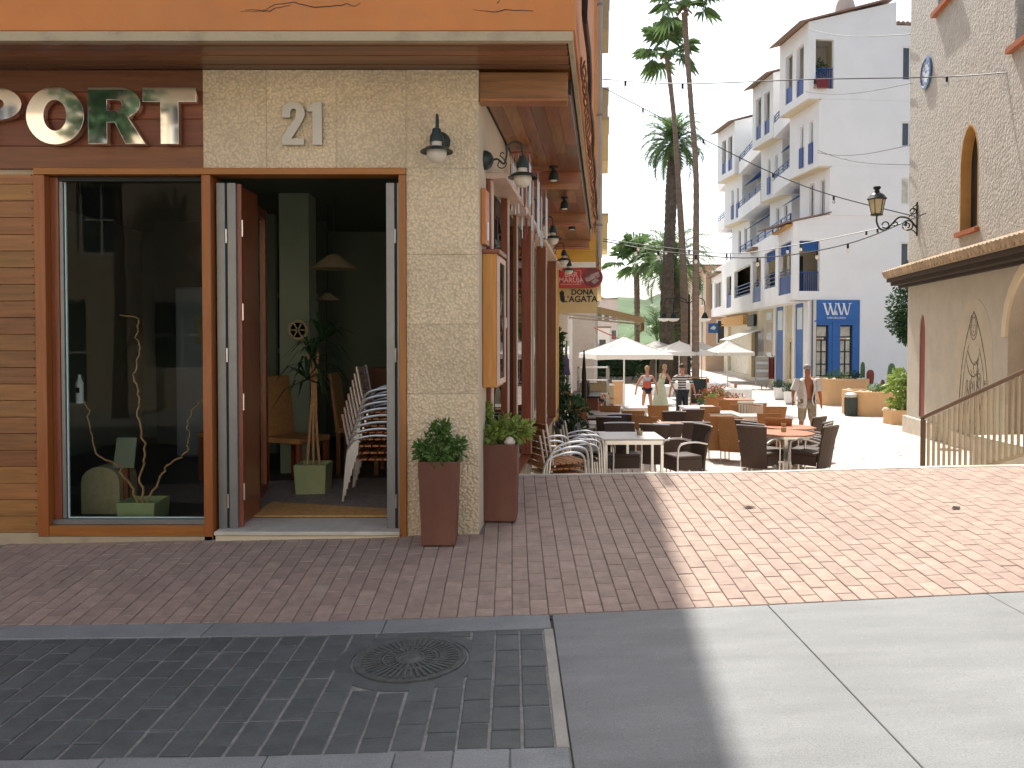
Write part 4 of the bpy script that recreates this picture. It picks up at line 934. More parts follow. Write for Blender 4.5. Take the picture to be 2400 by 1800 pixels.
F = face_frame(P(1311, 675, 15.1), (1, 0, 0), (0, 0, 1)); q = 15.1 / FS; sw_, sh = 101 * q, 49 * q
curve_mesh('sign_board', [[(0, 0), (sw_ - sh / 2, 0)] + [(sw_ - sh / 2 + sh / 2 * cos(rad(a)), sh / 2 + sh / 2 * sin(rad(a))) for a in range(-80, 81, 16)] + [(sw_ - sh / 2, sh), (0, sh)]], .08, F, M['red'], t, bevel=.004)
for tx, yy, hh in (('BAR', .62, .135), ('MARUJA', .36, .125)): text_mesh('lettering', tx, hh, F @ Matrix.Translation((.215, sh * yy, .046)), M['pinkish'], t, bold=.002)
mb = MB()
for a, b, c, d in ((.01, .40, sh * .82, sh * .84), (.01, .40, sh * .16, sh * .18), (.39, .40, sh * .181, sh * .819)):
    mb.add([F @ V(p) for p in ((a, c, .046), (b, c, .046), (b, d, .046), (a, d, .046))], [(0, 1, 2, 3)])
mb.build('border_line', M['pinkish'], t)
curve_mesh('cap_disc', [[(sw_ - sh / 2 + .17 * cos(rad(a)) * (1 + .04 * (a % 24 == 0)), sh / 2 + .17 * sin(rad(a)) * (1 + .04 * (a % 24 == 0))) for a in range(0, 360, 12)]], .03, F @ Matrix.Translation((0, 0, .056)), M['dred'], t)
Fr = F @ Matrix.Translation((sw_ - sh / 2, sh / 2, .075)) @ Matrix.Rotation(rad(28), 4, 'Z')
curve_mesh('cap_emblem', [[(-.14, -.03), (.13, -.05), (.15, .04), (.0, .06), (-.13, .045)]], .01, Fr, M['cap'], t)
curve_mesh('cap_emblem', [[(-.03, -.13), (.08, -.11), (.05, -.05), (-.06, -.055)]], .01, Fr, M['cap'], t)
MB().tube([P(1380, 624, 15.1), P(1408, 618, 15.3), sw(15.45, .80, Zp(612, 15.4))], .012, 6).build('bracket', M['steel'], t)
t = thing('terrace_sign', 'black lettering on the pale yellow panel under the red bar sign', 'sign', sw(15.35, .1, 2.1))
F = face_frame(sw(15.35, .40, 2.29) - SD * .004, SN, (0, 0, 1))
text_mesh('lettering', 'DONA', .14, F @ Matrix.Translation((.08, .10, 0)), M['ink'], t, bold=.004); text_mesh('lettering', "L'AGATA", .16, F @ Matrix.Translation((.04, -.03, 0)), M['ink'], t, bold=.004)
curve_mesh('figure_mark', [[(-.33, -.06), (-.27, -.10), (-.26, .1), (-.30, .14), (-.35, .1)]], .004, F, M['ink'], t)
aw = thing('awning', 'beige retractable awning over the bar terrace', 'awning', sw(16, 0, 2.2))
A, B_, C_, D_ = P(1312, 700, 15.9), P(1509, 746, 16.2), P(1500, 757, 20), sw(20.5, .05, 2.3)
mb = MB(); mb.prism([A, B_, C_, D_], (0, 0, .02)); mb.build('canvas', M['awning'], aw)
mb = MB(); mb.prism([B_ + V((0.005, 0, 0)), C_ + V((.005, 0, 0)), C_ + V((.005, 0, -.24)), B_ + V((.005, 0, -.24))], (.008, 0, 0)); mb.build('valance', M['awning'], aw)
mb = MB(); mb.prism([A, B_, B_ + V((0, 0, -.09)), A + V((0, 0, -.15))], (0, -.01, 0)); mb.build('side_flap', M['awning'], aw)
for y in (16.6, 19.2): k = (y - 16) / 4; a = A.lerp(D_, k); b = B_.lerp(C_, k); MB().bar(a + V((0, 0, -.28)), b + V((0, 0, -.05)), .04, .04).build('arm', M['wht'], aw)
MB().bar(B_ + V((-.02, 0, -.02)), C_ + V((-.02, 0, -.02)), .06, .05).build('front_bar', M['wht'], aw)
# things on the bar wall
t = thing('hanging_lantern', 'small square orange lantern hanging on the white bar wall', 'lantern', sw(17.6, .10, .05)); MB().lathe([(.09, 0), (.11, .26), (.04, .34)], 4).build('lantern_body', M['ochre'], t, world=False); MB().tube([(0, 0, .34), (0, 0, .62), (-.09, 0, .66)], .008, 5).build('hook', M['iron'], t, world=False)
t = thing('hanging_cloth', 'dark purple cloth bag hanging on the white bar wall', 'bag', sw(17.0, .08, .75)); MB().prism([(-.10, -.03, 0), (.11, -.03, 0), (.05, -.03, .42), (-.04, -.03, .42)], (0, .06, 0)).build('bag', M['fabricb'], t, world=False, bevel=.015); MB().tube([(0, 0, .42), (0, 0, .6), (-.06, 0, .63)], .01, 5).build('strap', M['fabricb'], t, world=False)
t = thing('closed_parasol', 'dark closed parasol leaning upright by the bar terrace', 'parasol', (Xp(1369, 17.6), 17.6, pz(17.6))); MB().lathe([(.02, .9), (.06, .8), (.05, 1.7), (.02, 2.1)], 8).build('canopy', M['iron'], t, world=False); MB().tube([(0, 0, 0), (0, 0, 2.2)], .02, 6).build('pole', M['iron'], t, world=False)
# ---- pale houses further down the left row and at the far end of the street
def simple_house(name, label, foot, z1, m, wins_faces, group=None, roof='tile'):
    b = thing(name, label, 'building', (foot[0][0], foot[0][1], pz(foot[0][1])), group=group)
    MB().prism([(x, y, pz(y) - .3) for x, y in foot], (0, 0, z1 - pz(foot[0][1]) + .3)).build('wall', m, b)
    cx = sum(p[0] for p in foot) / len(foot); cy = sum(p[1] for p in foot) / len(foot)
    MB().prism([((x - cx) * 1.04 + cx, (y - cy) * 1.02 + cy, z1 + .002) for x, y in foot], (0, 0, .22)).build('roof', M[roof], b)
    for (i, n, zs) in wins_faces:
        a, c = V((*foot[i], 0)), V((*foot[(i + 1) % len(foot)], 0)); U = (c - a).normalized(); L = (c - a).length; Wn = V((U.y, -U.x, 0))
        for z in zs:
            for k in range(n):
                u = L * (k + .5) / n; f = wbox_(a, U, Wn, u - .55, u + .55, z, z + 1.9, .002, .06).build('window', M['wht'], b); wbox_(a, U, Wn, u - .45, u + .45, z + .1, z + 1.8, .062, .07).build('pane', M['darkgl'], f)
    return b
def lw(Y, o): p = sw(Y, o, 0); return (p.x, p.y)
simple_house('pale_row_house', 'pale house with dark windows beyond the yellow bar', [lw(34, .5), lw(34, -4), lw(52, -4), lw(52, .5)][::-1], 7.2, M['stucco2'], [(0, 5, (-.8, 3.6)), (1, 1, (-.9,)), (3, 1, (-.9,))])
simple_house('brown_tower', 'distant grey brown block rising behind the palm trunks', [(15.5, 150), (19.5, 150), (19.5, 156), (15.5, 156)], 8.5, M['pinkb'], [(0, 3, (1, 4.5))])
simple_house('pink_house', 'pinkish house with white windows beyond the white apartment building', [(15.05, 63), (26, 63), (28, 76), (16.4, 76)], 6.8, M['orangeb'], [(0, 4, (1, 4)), (3, 4, (1, 4))])
simple_house('ochre_house', 'ochre house with a tiled roof far down the street', [(17.2, 77), (30, 77), (32, 96), (19, 96)], 8.2, M['paleyel'], [(0, 4, (1, 4)), (3, 5, (1, 4))])
simple_house('end_house', 'low white house closing the far end of the street', [(3.5, 112), (13.5, 112), (13.5, 120), (3.5, 120)], 2.8, M['facade2'], [(0, 5, (-.6,))])
# ---- white apartment building with blue shop
wh = thing('apartment_building', 'white stepped apartment building with blue railings and a blue shop front', 'building', (13.15, 35.6, -1.08))
UR = V((cos(rad(5)), sin(rad(5)), 0)); NR = V((sin(rad(5)), -cos(rad(5)), 0)); UL = V((-sin(rad(5)), cos(rad(5)), 0)); NL = V((-cos(rad(5)), -sin(rad(5)), 0))
US = V((.115, 1, 0)).normalized(); NS = V((-US.y, US.x, 0))
ZW = [-1.12, 3.18, 6.90, 9.04, 11.95, 15.25]
def fp(X, Y=35.6): return V((X, Y, 0))
RL = 16.0
# ground floor: shop face to the camera and the street side
blue_u0, blue_u1 = 0.02, 2.20
shop_holes = [(.22, .78, -.2, 1.72 + .35), (1.3, 1.88, -.2, 2.07)]
wall_open(MB(), fp(13.15), UR, NR, (0, blue_u1), (-1.12, 3.18), shop_holes, .25).build('shop_front', M['blue'], wh)
wbox_(fp(13.15), UR, NR, blue_u1 + .002, RL, -1.12, 3.18, -.25, .03).build('ground_wall', M['white'], wh)
for h in shop_holes:
    w1 = window_(wh, fp(13.15), UR, NR, h[0], h[1], h[2], 1.45, dep=.16, fm='dark', gm='winlite', bars=(1, 2))
    window_(wh, fp(13.15), UR, NR, h[0], h[1], 1.52, h[3], dep=.16, fm='dark', gm='winlite', bars=(0, 0))
wbox_(fp(13.15), UR, NR, .12, 2.1, 2.22, 2.28, .002, .03).build('shop_moulding', M['blue'], wh)
wbox_(fp(13.15), UR, NR, .95, 1.12, -1.1, 2.2, .002, .03).build('shop_moulding', M['blue'], wh)
wall_open(MB(), fp(13.10, 35.62), US, NS, (0, 26), (-1.12, 3.18), [(10.5, 14.4, -.9, 1.9), (15.6, 24, -.9, 2.3)], .25).build('street_wall', M['cream'], wh)
for a, b, m in ((.05, .85, 'wht'), (.9, 2.5, 'blue'), (2.55, 3.0, 'wht'), (4.6, 5.0, 'wht'), (5.05, 6.8, 'blue'), (6.85, 7.4, 'wht')):
    o = wbox_(fp(13.10, 35.62), US, NS, a, b, -1.1, 3.15, .002, .10 if m == 'wht' else .05).build('pilaster' if m == 'wht' else 'blue_panel', M[m], wh)
    if m == 'blue': wbox_(fp(13.10, 35.62), US, NS, a + .3, b - .3, 1.9, 2.9, .052, .06).build('poster', M['ceramic'], o)
wbox_(fp(13.10, 35.62), US, NS, 3.3, 4.3, -1.05, 1.5, .002, .04).build('door', M['paleyel'], wh)
wbox_(fp(13.10, 35.62), US, NS, 3.5, 3.75, -.6, 1.3, .042, .05).build('door_glass', M['darkgl'], wh)
for k in range(6): wbox_(fp(13.10, 35.62), US, NS, 8.2, 9.6, 2.5 - k * .55, 2.9 - k * .55, .002, .03).build('notice', M['pinkb' if k % 2 else 'ceramic'], wh)
wbox_(fp(13.10, 35.62), US, NS, 10.5, 14.4, -.9, 1.9, -.24, -.2).build('shop_glass', M['darkgl'], wh); wbox_(fp(13.10, 35.62), US, NS, 15.6, 24, -.9, 2.3, -.24, -.2).build('shop_glass', M['winlite'], wh)
wbox_(fp(13.10, 35.62), US, NS, 15.4, 25, 2.35, 2.95, .05, .35).build('shop_fascia', M['ochre'], wh)
wbox_(fp(13.10, 35.62), US, NS, 12.6, 14.8, 2.2, 2.9, .05, .2).build('dark_sign', M['dark'], wh)
# first floor: long projecting storey with loggias
XF1 = 12.31
FO = fp(XF1)
def fu(xs):      # pixel column -> distance along the first floor street face
    Y = 8.22 / ((xs - 1200) / 1900 - .115); return (Y - 35.6) / US.y
fh = [(1853.5, 1823, 3.5, 5.85), (1816, 1790.5, 4.0, 5.85), (1782, 1763, 3.45, 5.75), (1757.5, 1720, 4.0, 5.7), (1713, 1702, 3.5, 5.6)]
holes = [(fu(a), fu(b), z0, z1) for a, b, z0, z1 in fh]
wins = [(fu(1690), fu(1674), 3.7, 5.6), (fu(1669), fu(1661), 3.7, 5.6)]
Lf = fu(1655.5)
wall_open(MB(), FO, US, NS, (0, Lf), (3.18, 6.5), holes + wins, .22).build('first_floor_wall', M['white'], wh)
for h in wins: window_(wh, FO, US, NS, *h, dep=.14, gm='darkgl', bars=(2, 0))
wbox_(FO, US, NS, .75, Lf, 3.1, 3.178, -3.5, -.001).build('floor_slab', M['white'], wh)
wbox_(FO, US, NS, .8, Lf, 6.502, 6.62, -3.5, -.001).build('terrace_slab', M['white'], wh)
wbox_(FO, US, NS, 1.0, Lf, 3.18, 6.5, -2.0, -1.8).build('loggia_back', M['cream'], wh)
for h, kind in zip(holes, ('solid', 'bars', 'solid', 'bars', 'solid')):
    if kind == 'solid':
        wbox_(FO, US, NS, h[0] + .01, h[1] - .01, h[2] + .01, h[2] + .85, -.12, -.06).build('railing_panel', M['bluerail'], wh)
        mb = MB(); 
        for z in (.95, 1.08): q_ = wbox_(FO, US, NS, h[0], h[1], h[2] + z, h[2] + z + .04, -.11, -.07); mb.add(q_.v, q_.f)
        mb.build('handrail', M['bluerail'], wh)
    else:
        mb = MB()
        for z in (.05, .25, .45, .65): q_ = wbox_(FO, US, NS, h[0], h[1], h[2] + z, h[2] + z + .05, -.11, -.06); mb.add(q_.v, q_.f)
        mb.build('handrail', M['bluerail'], wh)
    wbox_(FO, US, NS, h[0] + .3, h[0] + .5 + .5 * (h[1] - h[0]), h[2], h[3] - .3, -1.79, -1.75).build('loggia_door', M['darkgl'], wh)
for h in holes[:2]:
    a = FO + US * h[0] - NS * .12; b = FO + US * h[1] - NS * .12
    mb = MB(); mb.prism([V((p.x, p.y, z)) for p, z in ((a, h[3] - .02), (b, h[3] - .02), (b, h[3] - .45), (a, h[3] - .45))], -NS * .05); mb.build('loggia_blind', M['blueaw'], wh)
# camera facing end of the first floor
e0 = FO; f1h = (.29, 1.22, 3.57, 5.78)
wall_open(MB(), e0, UR, NR, (.002, RL + .8), (3.18, 6.5), [f1h, (4.95, 5.7, 4.4, 5.75)], .22).build('first_floor_end', M['white'], wh)
window_(wh, e0, UR, NR, 4.95, 5.7, 4.4, 5.75, dep=.12, gm='darkgl')
wbox_(e0, UR, NR, .75, 3.0, 3.2, 6.45, -2.3, -2.1).build('loggia_back', M['cream'], wh)
wbox_(e0, UR, NR, f1h[0], f1h[1], f1h[2], f1h[2] + .02, -.2, -.1).build('sill', M['bluerail'], wh)
mb = MB()
for k in range(10): u = f1h[0] + .03 + k * .1; q_ = wbox_(e0, UR, NR, u, u + .03, f1h[2] + .02, f1h[2] + .8, -.16, -.13); mb.add(q_.v, q_.f)
q_ = wbox_(e0, UR, NR, f1h[0], f1h[1], f1h[2] + .81, f1h[2] + .86, -.17, -.12); mb.add(q_.v, q_.f); mb.build('railing', M['bluerail'], wh)
wbox_(e0, UR, NR, f1h[0], f1h[1], 5.35, 5.77, -.18, -.14).build('loggia_blind', M['blueaw'], wh)
wbox_(e0, UR, NR, .8, 1.4, 3.6, 5.3, -2.09, -2.05).build('loggia_door', M['darkgl'], wh)
a = e0 + NR * .001
mb = MB(); p_ = [a + V((0, 0, 6.502)), a + UR * (RL + .8) + V((0, 0, 6.502)), a + UR * (RL + .8) + V((0, 0, 6.95)), a + UR * 1.65 + V((0, 0, 6.95)), a + V((0, 0, 6.60))]; mb.prism(p_, -NR * .22); mb.build('gable_wall', M['white'], wh)
mb = MB(); mb.prism([e0 + NR * .08 - UR * .28 + V((0, 0, 6.55)), e0 + NR * .08 + UR * 1.7 + V((0, 0, 7.0)), e0 + NR * .08 + UR * 1.7 + V((0, 0, 7.06)), e0 + NR * .08 - UR * .28 + V((0, 0, 6.61))], -NR * 3.4); mb.build('roof_slope', M['tile'], wh)
wbox_(FO, US, NS, .1, 3.3, 6.42, 6.5, .001, .26).build('eave', M['ochre'], wh)
wbox_(FO, US, NS, fu(1775), fu(1758), 6.3, 6.42, .001, .3).build('eave', M['tile'], wh)
wbox_(FO, US, NS, fu(1690), Lf, 6.1, 6.22, .001, .4).build('eave', M['tile'], wh)
# terrace railing on the first floor roof
mb = MB()
for z in (.18, .4, .62, .84): q_ = wbox_(FO, US, NS, 3.6, Lf - 8, 6.62 + z, 6.62 + z + .045, -.7, -.65); mb.add(q_.v, q_.f)
for k in range(10): u = 3.6 + (Lf - 11.7) * k / 9; q_ = wbox_(FO, US, NS, u, u + .05, 6.62, 7.5, -.71, -.64); mb.add(q_.v, q_.f)
mb.build('terrace_railing', M['bluerail'], wh)
# projecting tower bays
def bay(X, Y, L, n, first):
    offs = {2: 1.03, 3: .51, 4: 0.0}
    for f in (2, 3, 4):
        o = fp(X, Y) + UR * offs[f]; z0, z1 = ZW[f], ZW[f + 1]
        z0 += .0015 * f
        if f == 4: hl = [(.45, 1.2, z0 + .35, z1 - .75), (1.6, 2.35, z0 + .35, z1 - .75)]
        elif f == 3: hl = [(.55, .95, z0 + .45, z1 - .75), (1.5, 1.9, z0 + .45, z1 - .75)]
        else: hl = [(.45, .95, z0 + .1, z1 - .45), (1.5, 2.0, z0 + .1, z1 - .45)]
        wall_open(MB(), o, UL, NL, (0, L), (z0, z1), hl, .18).build('bay_wall', M['white'], wh)
        ER = RL - 1 if first else 2.6
        if f == 4 and first: hr = [(.33, 1.15, z0 + .45, z1 - .72)]
        else: hr = []
        hw = [(17.2 - X - offs[f], 17.95 - X - offs[f], z0 + (.9 if f > 2 else .5), z1 - (.9 if f > 2 else .45))] if first else []
        wall_open(MB(), o, UR, NR, (.181, ER), (z0, z1 - (.0 if not first else .0)), hr + hw, .18).build('bay_end_wall', M['white'], wh)
        for h in hw: window_(wh, o, UR, NR, *h, dep=.1, gm='darkgl' if f != 2 else 'winlite')
        wbox_(o, UR, NR, .19, ER, z0 + .002, z0 + .1, -L + .02, -.185).build('bay_floor', M['white'], wh)
        if f > 2: wbox_(o, UR, NR, .0, .6, z0 - .06, z0 - .002, -L, .0).build('bay_soffit', M['cream'], wh)
        wbox_(o, UR, NR, .2, ER, z0 + .11, z1 - .02, -L, -L + .15).build('bay_back', M['white'], wh)
        if f == 4: wbox_(o, UR, NR, 2.2, 2.4, z0 + .11, z1 - .02, -L + .2, -.2).build('bay_inner_wall', M['cream'], wh)
        for h in hl:
            if f == 4: wbox_(o, UL, NL, h[0], h[1], h[2] - .25, h[2] + .75, -.10, -.05).build('railing_panel', M['bluerail'], wh)
            elif f == 3:
                window_(wh, o, UL, NL, *h, dep=.12); wbox_(o, UL, NL, h[0], h[1], h[2] - .2, h[2] + .7, .002, .05).build('railing_panel', M['bluerail'], wh)
            else: window_(wh, o, UL, NL, *h, dep=.12)
        for h in hr:
            mb = MB()
            for k in range(8): u = h[0] + .03 + k * .1; q_ = wbox_(o, UR, NR, u, u + .035, h[2], h[2] + .85, -.12, -.08); mb.add(q_.v, q_.f)
            q_ = wbox_(o, UR, NR, h[0], h[1], h[2] + .851, h[2] + .9, -.13, -.07); mb.add(q_.v, q_.f); mb.build('railing', M['bluerail'], wh)
    # roof: mono-pitch with tile edge
    o = fp(X, Y); zt = ZW[5]; sl_ = .28
    ER = 4.0
    mb = MB(); mb.prism([o + NR * .002 + V((0, 0, zt + .002)), o + UR * ER + NR * .002 + V((0, 0, zt + .002)), o + UR * ER + NR * .002 + V((0, 0, zt + ER * sl_ - .1)), o + NR * .002 + V((0, 0, zt + .02))], -NR * (L + .1)); mb.build('gable', M['white'], wh)
    mb = MB(); a = o - UR * .45 + NR * .12; mb.prism([a + V((0, 0, zt - .06)), a + UR * (ER + .4) + V((0, 0, zt - .06 + (ER + .4) * sl_)), a + UR * (ER + .4) + V((0, 0, zt + (ER + .4) * sl_)), a + V((0, 0, zt))], -NR * (L + .3)); mb.build('roof_slope', M['tile'], wh)
bay(12.91, 35.6, 3.0, 1, True); bay(13.57, 42.4, 2.8, 2, False); bay(14.15, 51.8, 3.2, 3, False)
# recessed storeys between the bays
mb = MB(); mb.prism([(14.9, 38.7, 6.7), (15.9, 58, 6.7), (30, 58, 6.7), (30, 38.7, 6.7)], (0, 0, 7.6)); mb.build('recessed_wall', M['white'], wh)
for (y0, y1, xo) in ((38.65, 42.35, 13.25), (45.25, 51.75, 13.8), (55.05, 58, 14.4)):
    for z in (9.04, 11.95):
        x0, x1 = xo, xo + .09 * (y1 - y0); zz = z + .01
        MB().prism([(x0, y0, zz - .1), (x1, y1, zz - .1), (x1 + 2.2, y1, zz - .1), (x0 + 2.2, y0, zz - .1)], (0, 0, .12)).build('balcony_slab', M['white'], wh)
        p = MB().prism([(x0, y0, zz + .021), (x1, y1, zz + .021), (x1 + .12, y1, zz + .021), (x0 + .12, y0, zz + .021)], (0, 0, .62)).build('parapet', M['white'], wh)
        mb = MB()
        for h in (.75, .9, 1.05): mb.bar((x0 + .06, y0, zz + h), (x1 + .06, y1, zz + h), .04, .04)
        for k in range(5): t_ = k / 4; mb.box(x0 + (x1 - x0) * t_ + .04, x0 + (x1 - x0) * t_ + .08, y0 + (y1 - y0) * t_ * .99, y0 + (y1 - y0) * t_ * .99 + .04, zz + .64, zz + 1.06)
        mb.build('handrail', M['bluerail'], wh)
        U_ = V((.0517, 1, 0)).normalized(); N_ = V((-U_.y, U_.x, 0)); Ow = V((14.9 + .0517 * (y0 - 38.7), y0, 0)); L_ = y1 - y0
        wbox_(Ow, U_, N_, .5, min(2.4, L_ - .4), zz, zz + 2.1, .002, .05).build('balcony_door', M['darkgl'], wh)
    # blue awnings under the slab above
    x0 = xo + .3
    mb = MB(); z = 11.75; mb.prism([(x0 + 1.2, y0 + .2, z), (x0 + 1.2 + .08 * (y1 - y0), y1 - .2, z), (x0 + .05 + .08 * (y1 - y0), y1 - .2, z - .7), (x0 + .05, y0 + .2, z - .7)], (0, 0, .03)); mb.build('balcony_awning', M['blueaw'], wh)
    mb = MB(); z = 8.9; mb.prism([(x0 + 1.2, y0 + .2, z), (x0 + 1.2 + .08 * (y1 - y0), y1 - .2, z), (x0 + .15 + .08 * (y1 - y0), y1 - .2, z - .6), (x0 + .15, y0 + .2, z - .6)], (0, 0, .03)); mb.build('balcony_awning', M['blueaw'], wh)
# set back wing with a tiled edge, seen right of the gable, and a rounded vent on the roof
o = fp(12.91) + UR * 4.0
MB().prism([o + NR * -.3 + V((0, 0, 15.0)), o + UR * 12 + NR * -.3 + V((0, 0, 15.0)), o + UR * 12 + NR * -3 + V((0, 0, 15.0)), o + NR * -3 + V((0, 0, 15.0))], (0, 0, .32)).build('parapet', M['white'], wh)
for k in range(24): u = .1 + k * .21; MB().tube([o + UR * u + NR * .0 + V((0, 0, 15.36)), o + UR * u + NR * -1.2 + V((0, 0, 15.6))], .09, 8).build('roof_tile', M['tile'], wh)
c = fp(12.91) + UR * 1.95 - NR * .6
MB().lathe([(.42, 15.75), (.42, 16.2), (.34, 16.48), (.15, 16.6), (0, 16.62)], 14, (c.x, c.y, 0)).build('roof_vent', M['pinkb'], wh, smooth=True)
c = fp(12.91) + UR * .62 - NR * .5 + V((0, 0, 12.06))
t = thing('balcony_plants', 'green potted plants and a red box on the top corner loggia of the white block', 'potted plants', c); MB().box(-.3, .25, -.75, -.55, .32, .72).build('box', M['dred'], t, world=False, bevel=.01)
leaf_cloud([((-.1, -.1, 1.15), .28), ((.2, -.1, 1.3), .25), ((.0, 0, 1.6), .2)], .14, 300, 'leafd', t); MB().lathe([(.12, 0), (.17, .8), (.15, .8), (0, .75)], 10).build('pot', M['terra'], t, world=False)
# W&W sign
t = thing('shop_sign', 'white lettering W&W on the blue shop front', 'sign', fp(13.15) + UR * 1.1 + V((0, 0, 2.5)))
F = face_frame(fp(13.15) + NR * .004 + UR * 1.13 + V((0, 0, 2.52)), UR, (0, 0, 1))
def wletter(x0, wd, h):
    def st(a, b, th): return [(a[0], a[1]), (a[0] + th, a[1]), (b[0] + th, b[1]), (b[0], b[1])]
    q_ = [st((x0, h), (x0 + wd * .26, 0), .075), st((x0 + wd * .26 + .05, 0), (x0 + wd * .5, h), .03), st((x0 + wd * .42, h), (x0 + wd * .68, 0), .075), st((x0 + wd * .68 + .05, 0), (x0 + wd * .94, h), .03)]
    for a in (x0 - .04, x0 + wd * .42 - .04, x0 + wd * .94 - .05): q_.append([(a, h), (a + .15, h), (a + .15, h + .022), (a, h + .022)])
    for i, lp in enumerate(q_): curve_mesh('letter_stroke', [lp], .02, F @ Matrix.Translation((0, 0, .002 * i)), M['wht'], t)
wletter(-.60, .60, .50); wletter(.03, .60, .50)
text_mesh('ampersand', '&', .28, F @ Matrix.Translation((-.03, .08, .012)), M['wht'], t, bold=.004)
text_mesh('small_lettering', 'INMOBILIARIA', .12, F @ Matrix.Translation((0, -.13, .0)), M['ceramic'], t, bold=.002, space=1.15)
t = thing('street_shop_sign', 'small square blue hanging shop sign below the ochre fascia', 'sign', P(1671, 769, 58)); F = face_frame(P(1671, 769, 58), (1, 0, 0), (0, 0, 1))
curve_mesh('sign_board', [[(-.35, -.35), (.35, -.35), (.35, .35), (-.35, .35)]], .08, F, M['blue'], t); curve_mesh('sign_mark', [[(-.22, -.05), (.1, -.15), (.2, .05), (.05, .18), (-.1, .1)]], .02, F @ Matrix.Translation((0, 0, .05)), M['ceramic'], t)
MB().tube([P(1678, 762, 58), P(1695, 760, 58.5)], .03, 5).build('bracket', M['iron'], t)
t = thing('shop_awning', 'cream striped awning over the souvenir shop beside the blue pilasters', 'awning', fp(14.6, 48)); a = fp(13.10, 35.62) + US * 10.6; b = fp(13.10, 35.62) + US * 14.6
mb = MB(); mb.prism([a + V((0, 0, 2.0)), b + V((0, 0, 2.0)), b + NS * 1.9 + V((0, 0, 1.35)), a + NS * 1.9 + V((0, 0, 1.35))], (0, 0, .03)); mb.build('canvas', M['canvas'], t)
mb = MB(); mb.prism([a + NS * 1.9 + V((0, 0, 1.34)), b + NS * 1.9 + V((0, 0, 1.34)), b + NS * 1.9 + V((0, 0, 1.1)), a + NS * 1.9 + V((0, 0, 1.1))], NS * .01); mb.build('valance', M['awning'], t)
# ================================================================== church
CD = V((.1737, .985, 0)).normalized(); CN = V((-CD.y, CD.x, 0)); CC = V((9.95, 20.4, 0))
ch = thing('church_tower', 'church with rough beige stucco tower wall, arched niches and tiled ledge', 'church', (9.95, 20.4, -.8))
def cY(xs): return 6.353 / ((xs - 1200) / 1900 - .1763)
def cu(xs): return (20.4 - cY(xs)) / CD.y          # distance from the far corner towards the camera
F = face_frame(CC - CN * .4, -CD, (0, 0, 1))          # x towards the camera, y up, z = CD x ... outward
if (F.to_3x3() @ V((0, 0, 1))).dot(CN) < 0: F = face_frame(CC - CN * .4, -CD, (0, 0, 1)) @ Matrix.Diagonal((1, 1, -1, 1))
LEN = 14.0
def arch_loop(u0, u1, z0, z1, pointed=.0, n=8):
    r = (u1 - u0) / 2; c = (u0 + u1) / 2; k = z1 - r * (1 + pointed)
    return [(u0, z0), (u1, z0)] + [(c + r * cos(rad(a)), k + (z1 - k) * sin(rad(a))) for a in [180 * i / n for i in range(n + 1)]]
up_win = arch_loop(cu(2246), cu(2288) , 3.72, 5.85, .6); slit = arch_loop(cu(2155), cu(2168), -.36, 2.1, 1.6)
wdw2 = [(cu(2188), 8.9), (cu(2232), 8.9), (cu(2232), 13), (cu(2188), 13)]
wdw3 = [(cu(2368), 6.7), (cu(2420), 6.7), (cu(2420), 11), (cu(2368), 11)]
door_a = arch_loop(cu(2362), cu(2362) + 2.4, -.6, 2.75, .0, 14)
ZL = 3.02
upper = [[(0, ZL + .3), (LEN, ZL + .3), (LEN, 14.5), (0, 14.5)], up_win, wdw2, wdw3]
lower = [[(0, -.85), (LEN, -.85), (LEN, ZL + .298), (0, ZL + .298)], slit, door_a]
Fc = face_frame(CC - CN * .2, -CD, (0, 0, 1)); 
curve_mesh('upper_wall', upper, .4, Fc, M['stucco'], ch); curve_mesh('lower_wall', lower, .4, Fc @ Matrix.Translation((0, 0, .0)), M['stucco2'], ch)
def shell(loop, d0, d1, m, nm, th=.025):
    """lining of an opening: thin band following the loop, from depth d0 to d1 behind the face"""
    cx = sum(p[0] for p in loop) / len(loop); cz = sum(p[1] for p in loop) / len(loop)
    inner = [(p[0] + (cx - p[0]) * th / max(.2, abs(cx - p[0]) + .001) if abs(cx - p[0]) > .01 else p[0], p[1] + (th if p[1] < cz else -th)) for p in loop]
    curve_mesh(nm, [loop, inner], d1 - d0, face_frame(CC - CN * (d0 + d1) / 2, -CD, (0, 0, 1)), m, ch)
shell([(a, b) for a, b in up_win], -.005, .24, M['ochre'], 'niche_lining', .03)
curve_mesh('niche_window', [[(a, b) for a, b in up_win]], .02, face_frame(CC - CN * .21, -CD, (0, 0, 1)), M['dark'], ch)
mb = MB(); p0 = CC - CD * (cu(2246) + .40); mb.prism([p0 - CN * .02 + V((0, 0, 3.78)), p0 - CN * .34 + V((0, 0, 3.78)), p0 - CN * .34 + V((0, 0, 5.3)), p0 - CN * .30 + V((0, 0, 5.3))], CD * -.05); 
curve_mesh('window_frame', [[(cu(2288) - .40, 3.75), (cu(2288) - .33, 3.75), (cu(2288) - .33, 5.75), (cu(2288) - .40, 5.8)]], .03, face_frame(CC - CN * .185, -CD, (0, 0, 1)), M['darkred'], ch)
curve_mesh('window_sill', [[(cu(2246) - .08, 3.63), (cu(2288) + .08, 3.63), (cu(2288) + .08, 3.72), (cu(2246) - .08, 3.72)]], .5, face_frame(CC - CN * .16, -CD, (0, 0, 1)), M['terra'], ch)
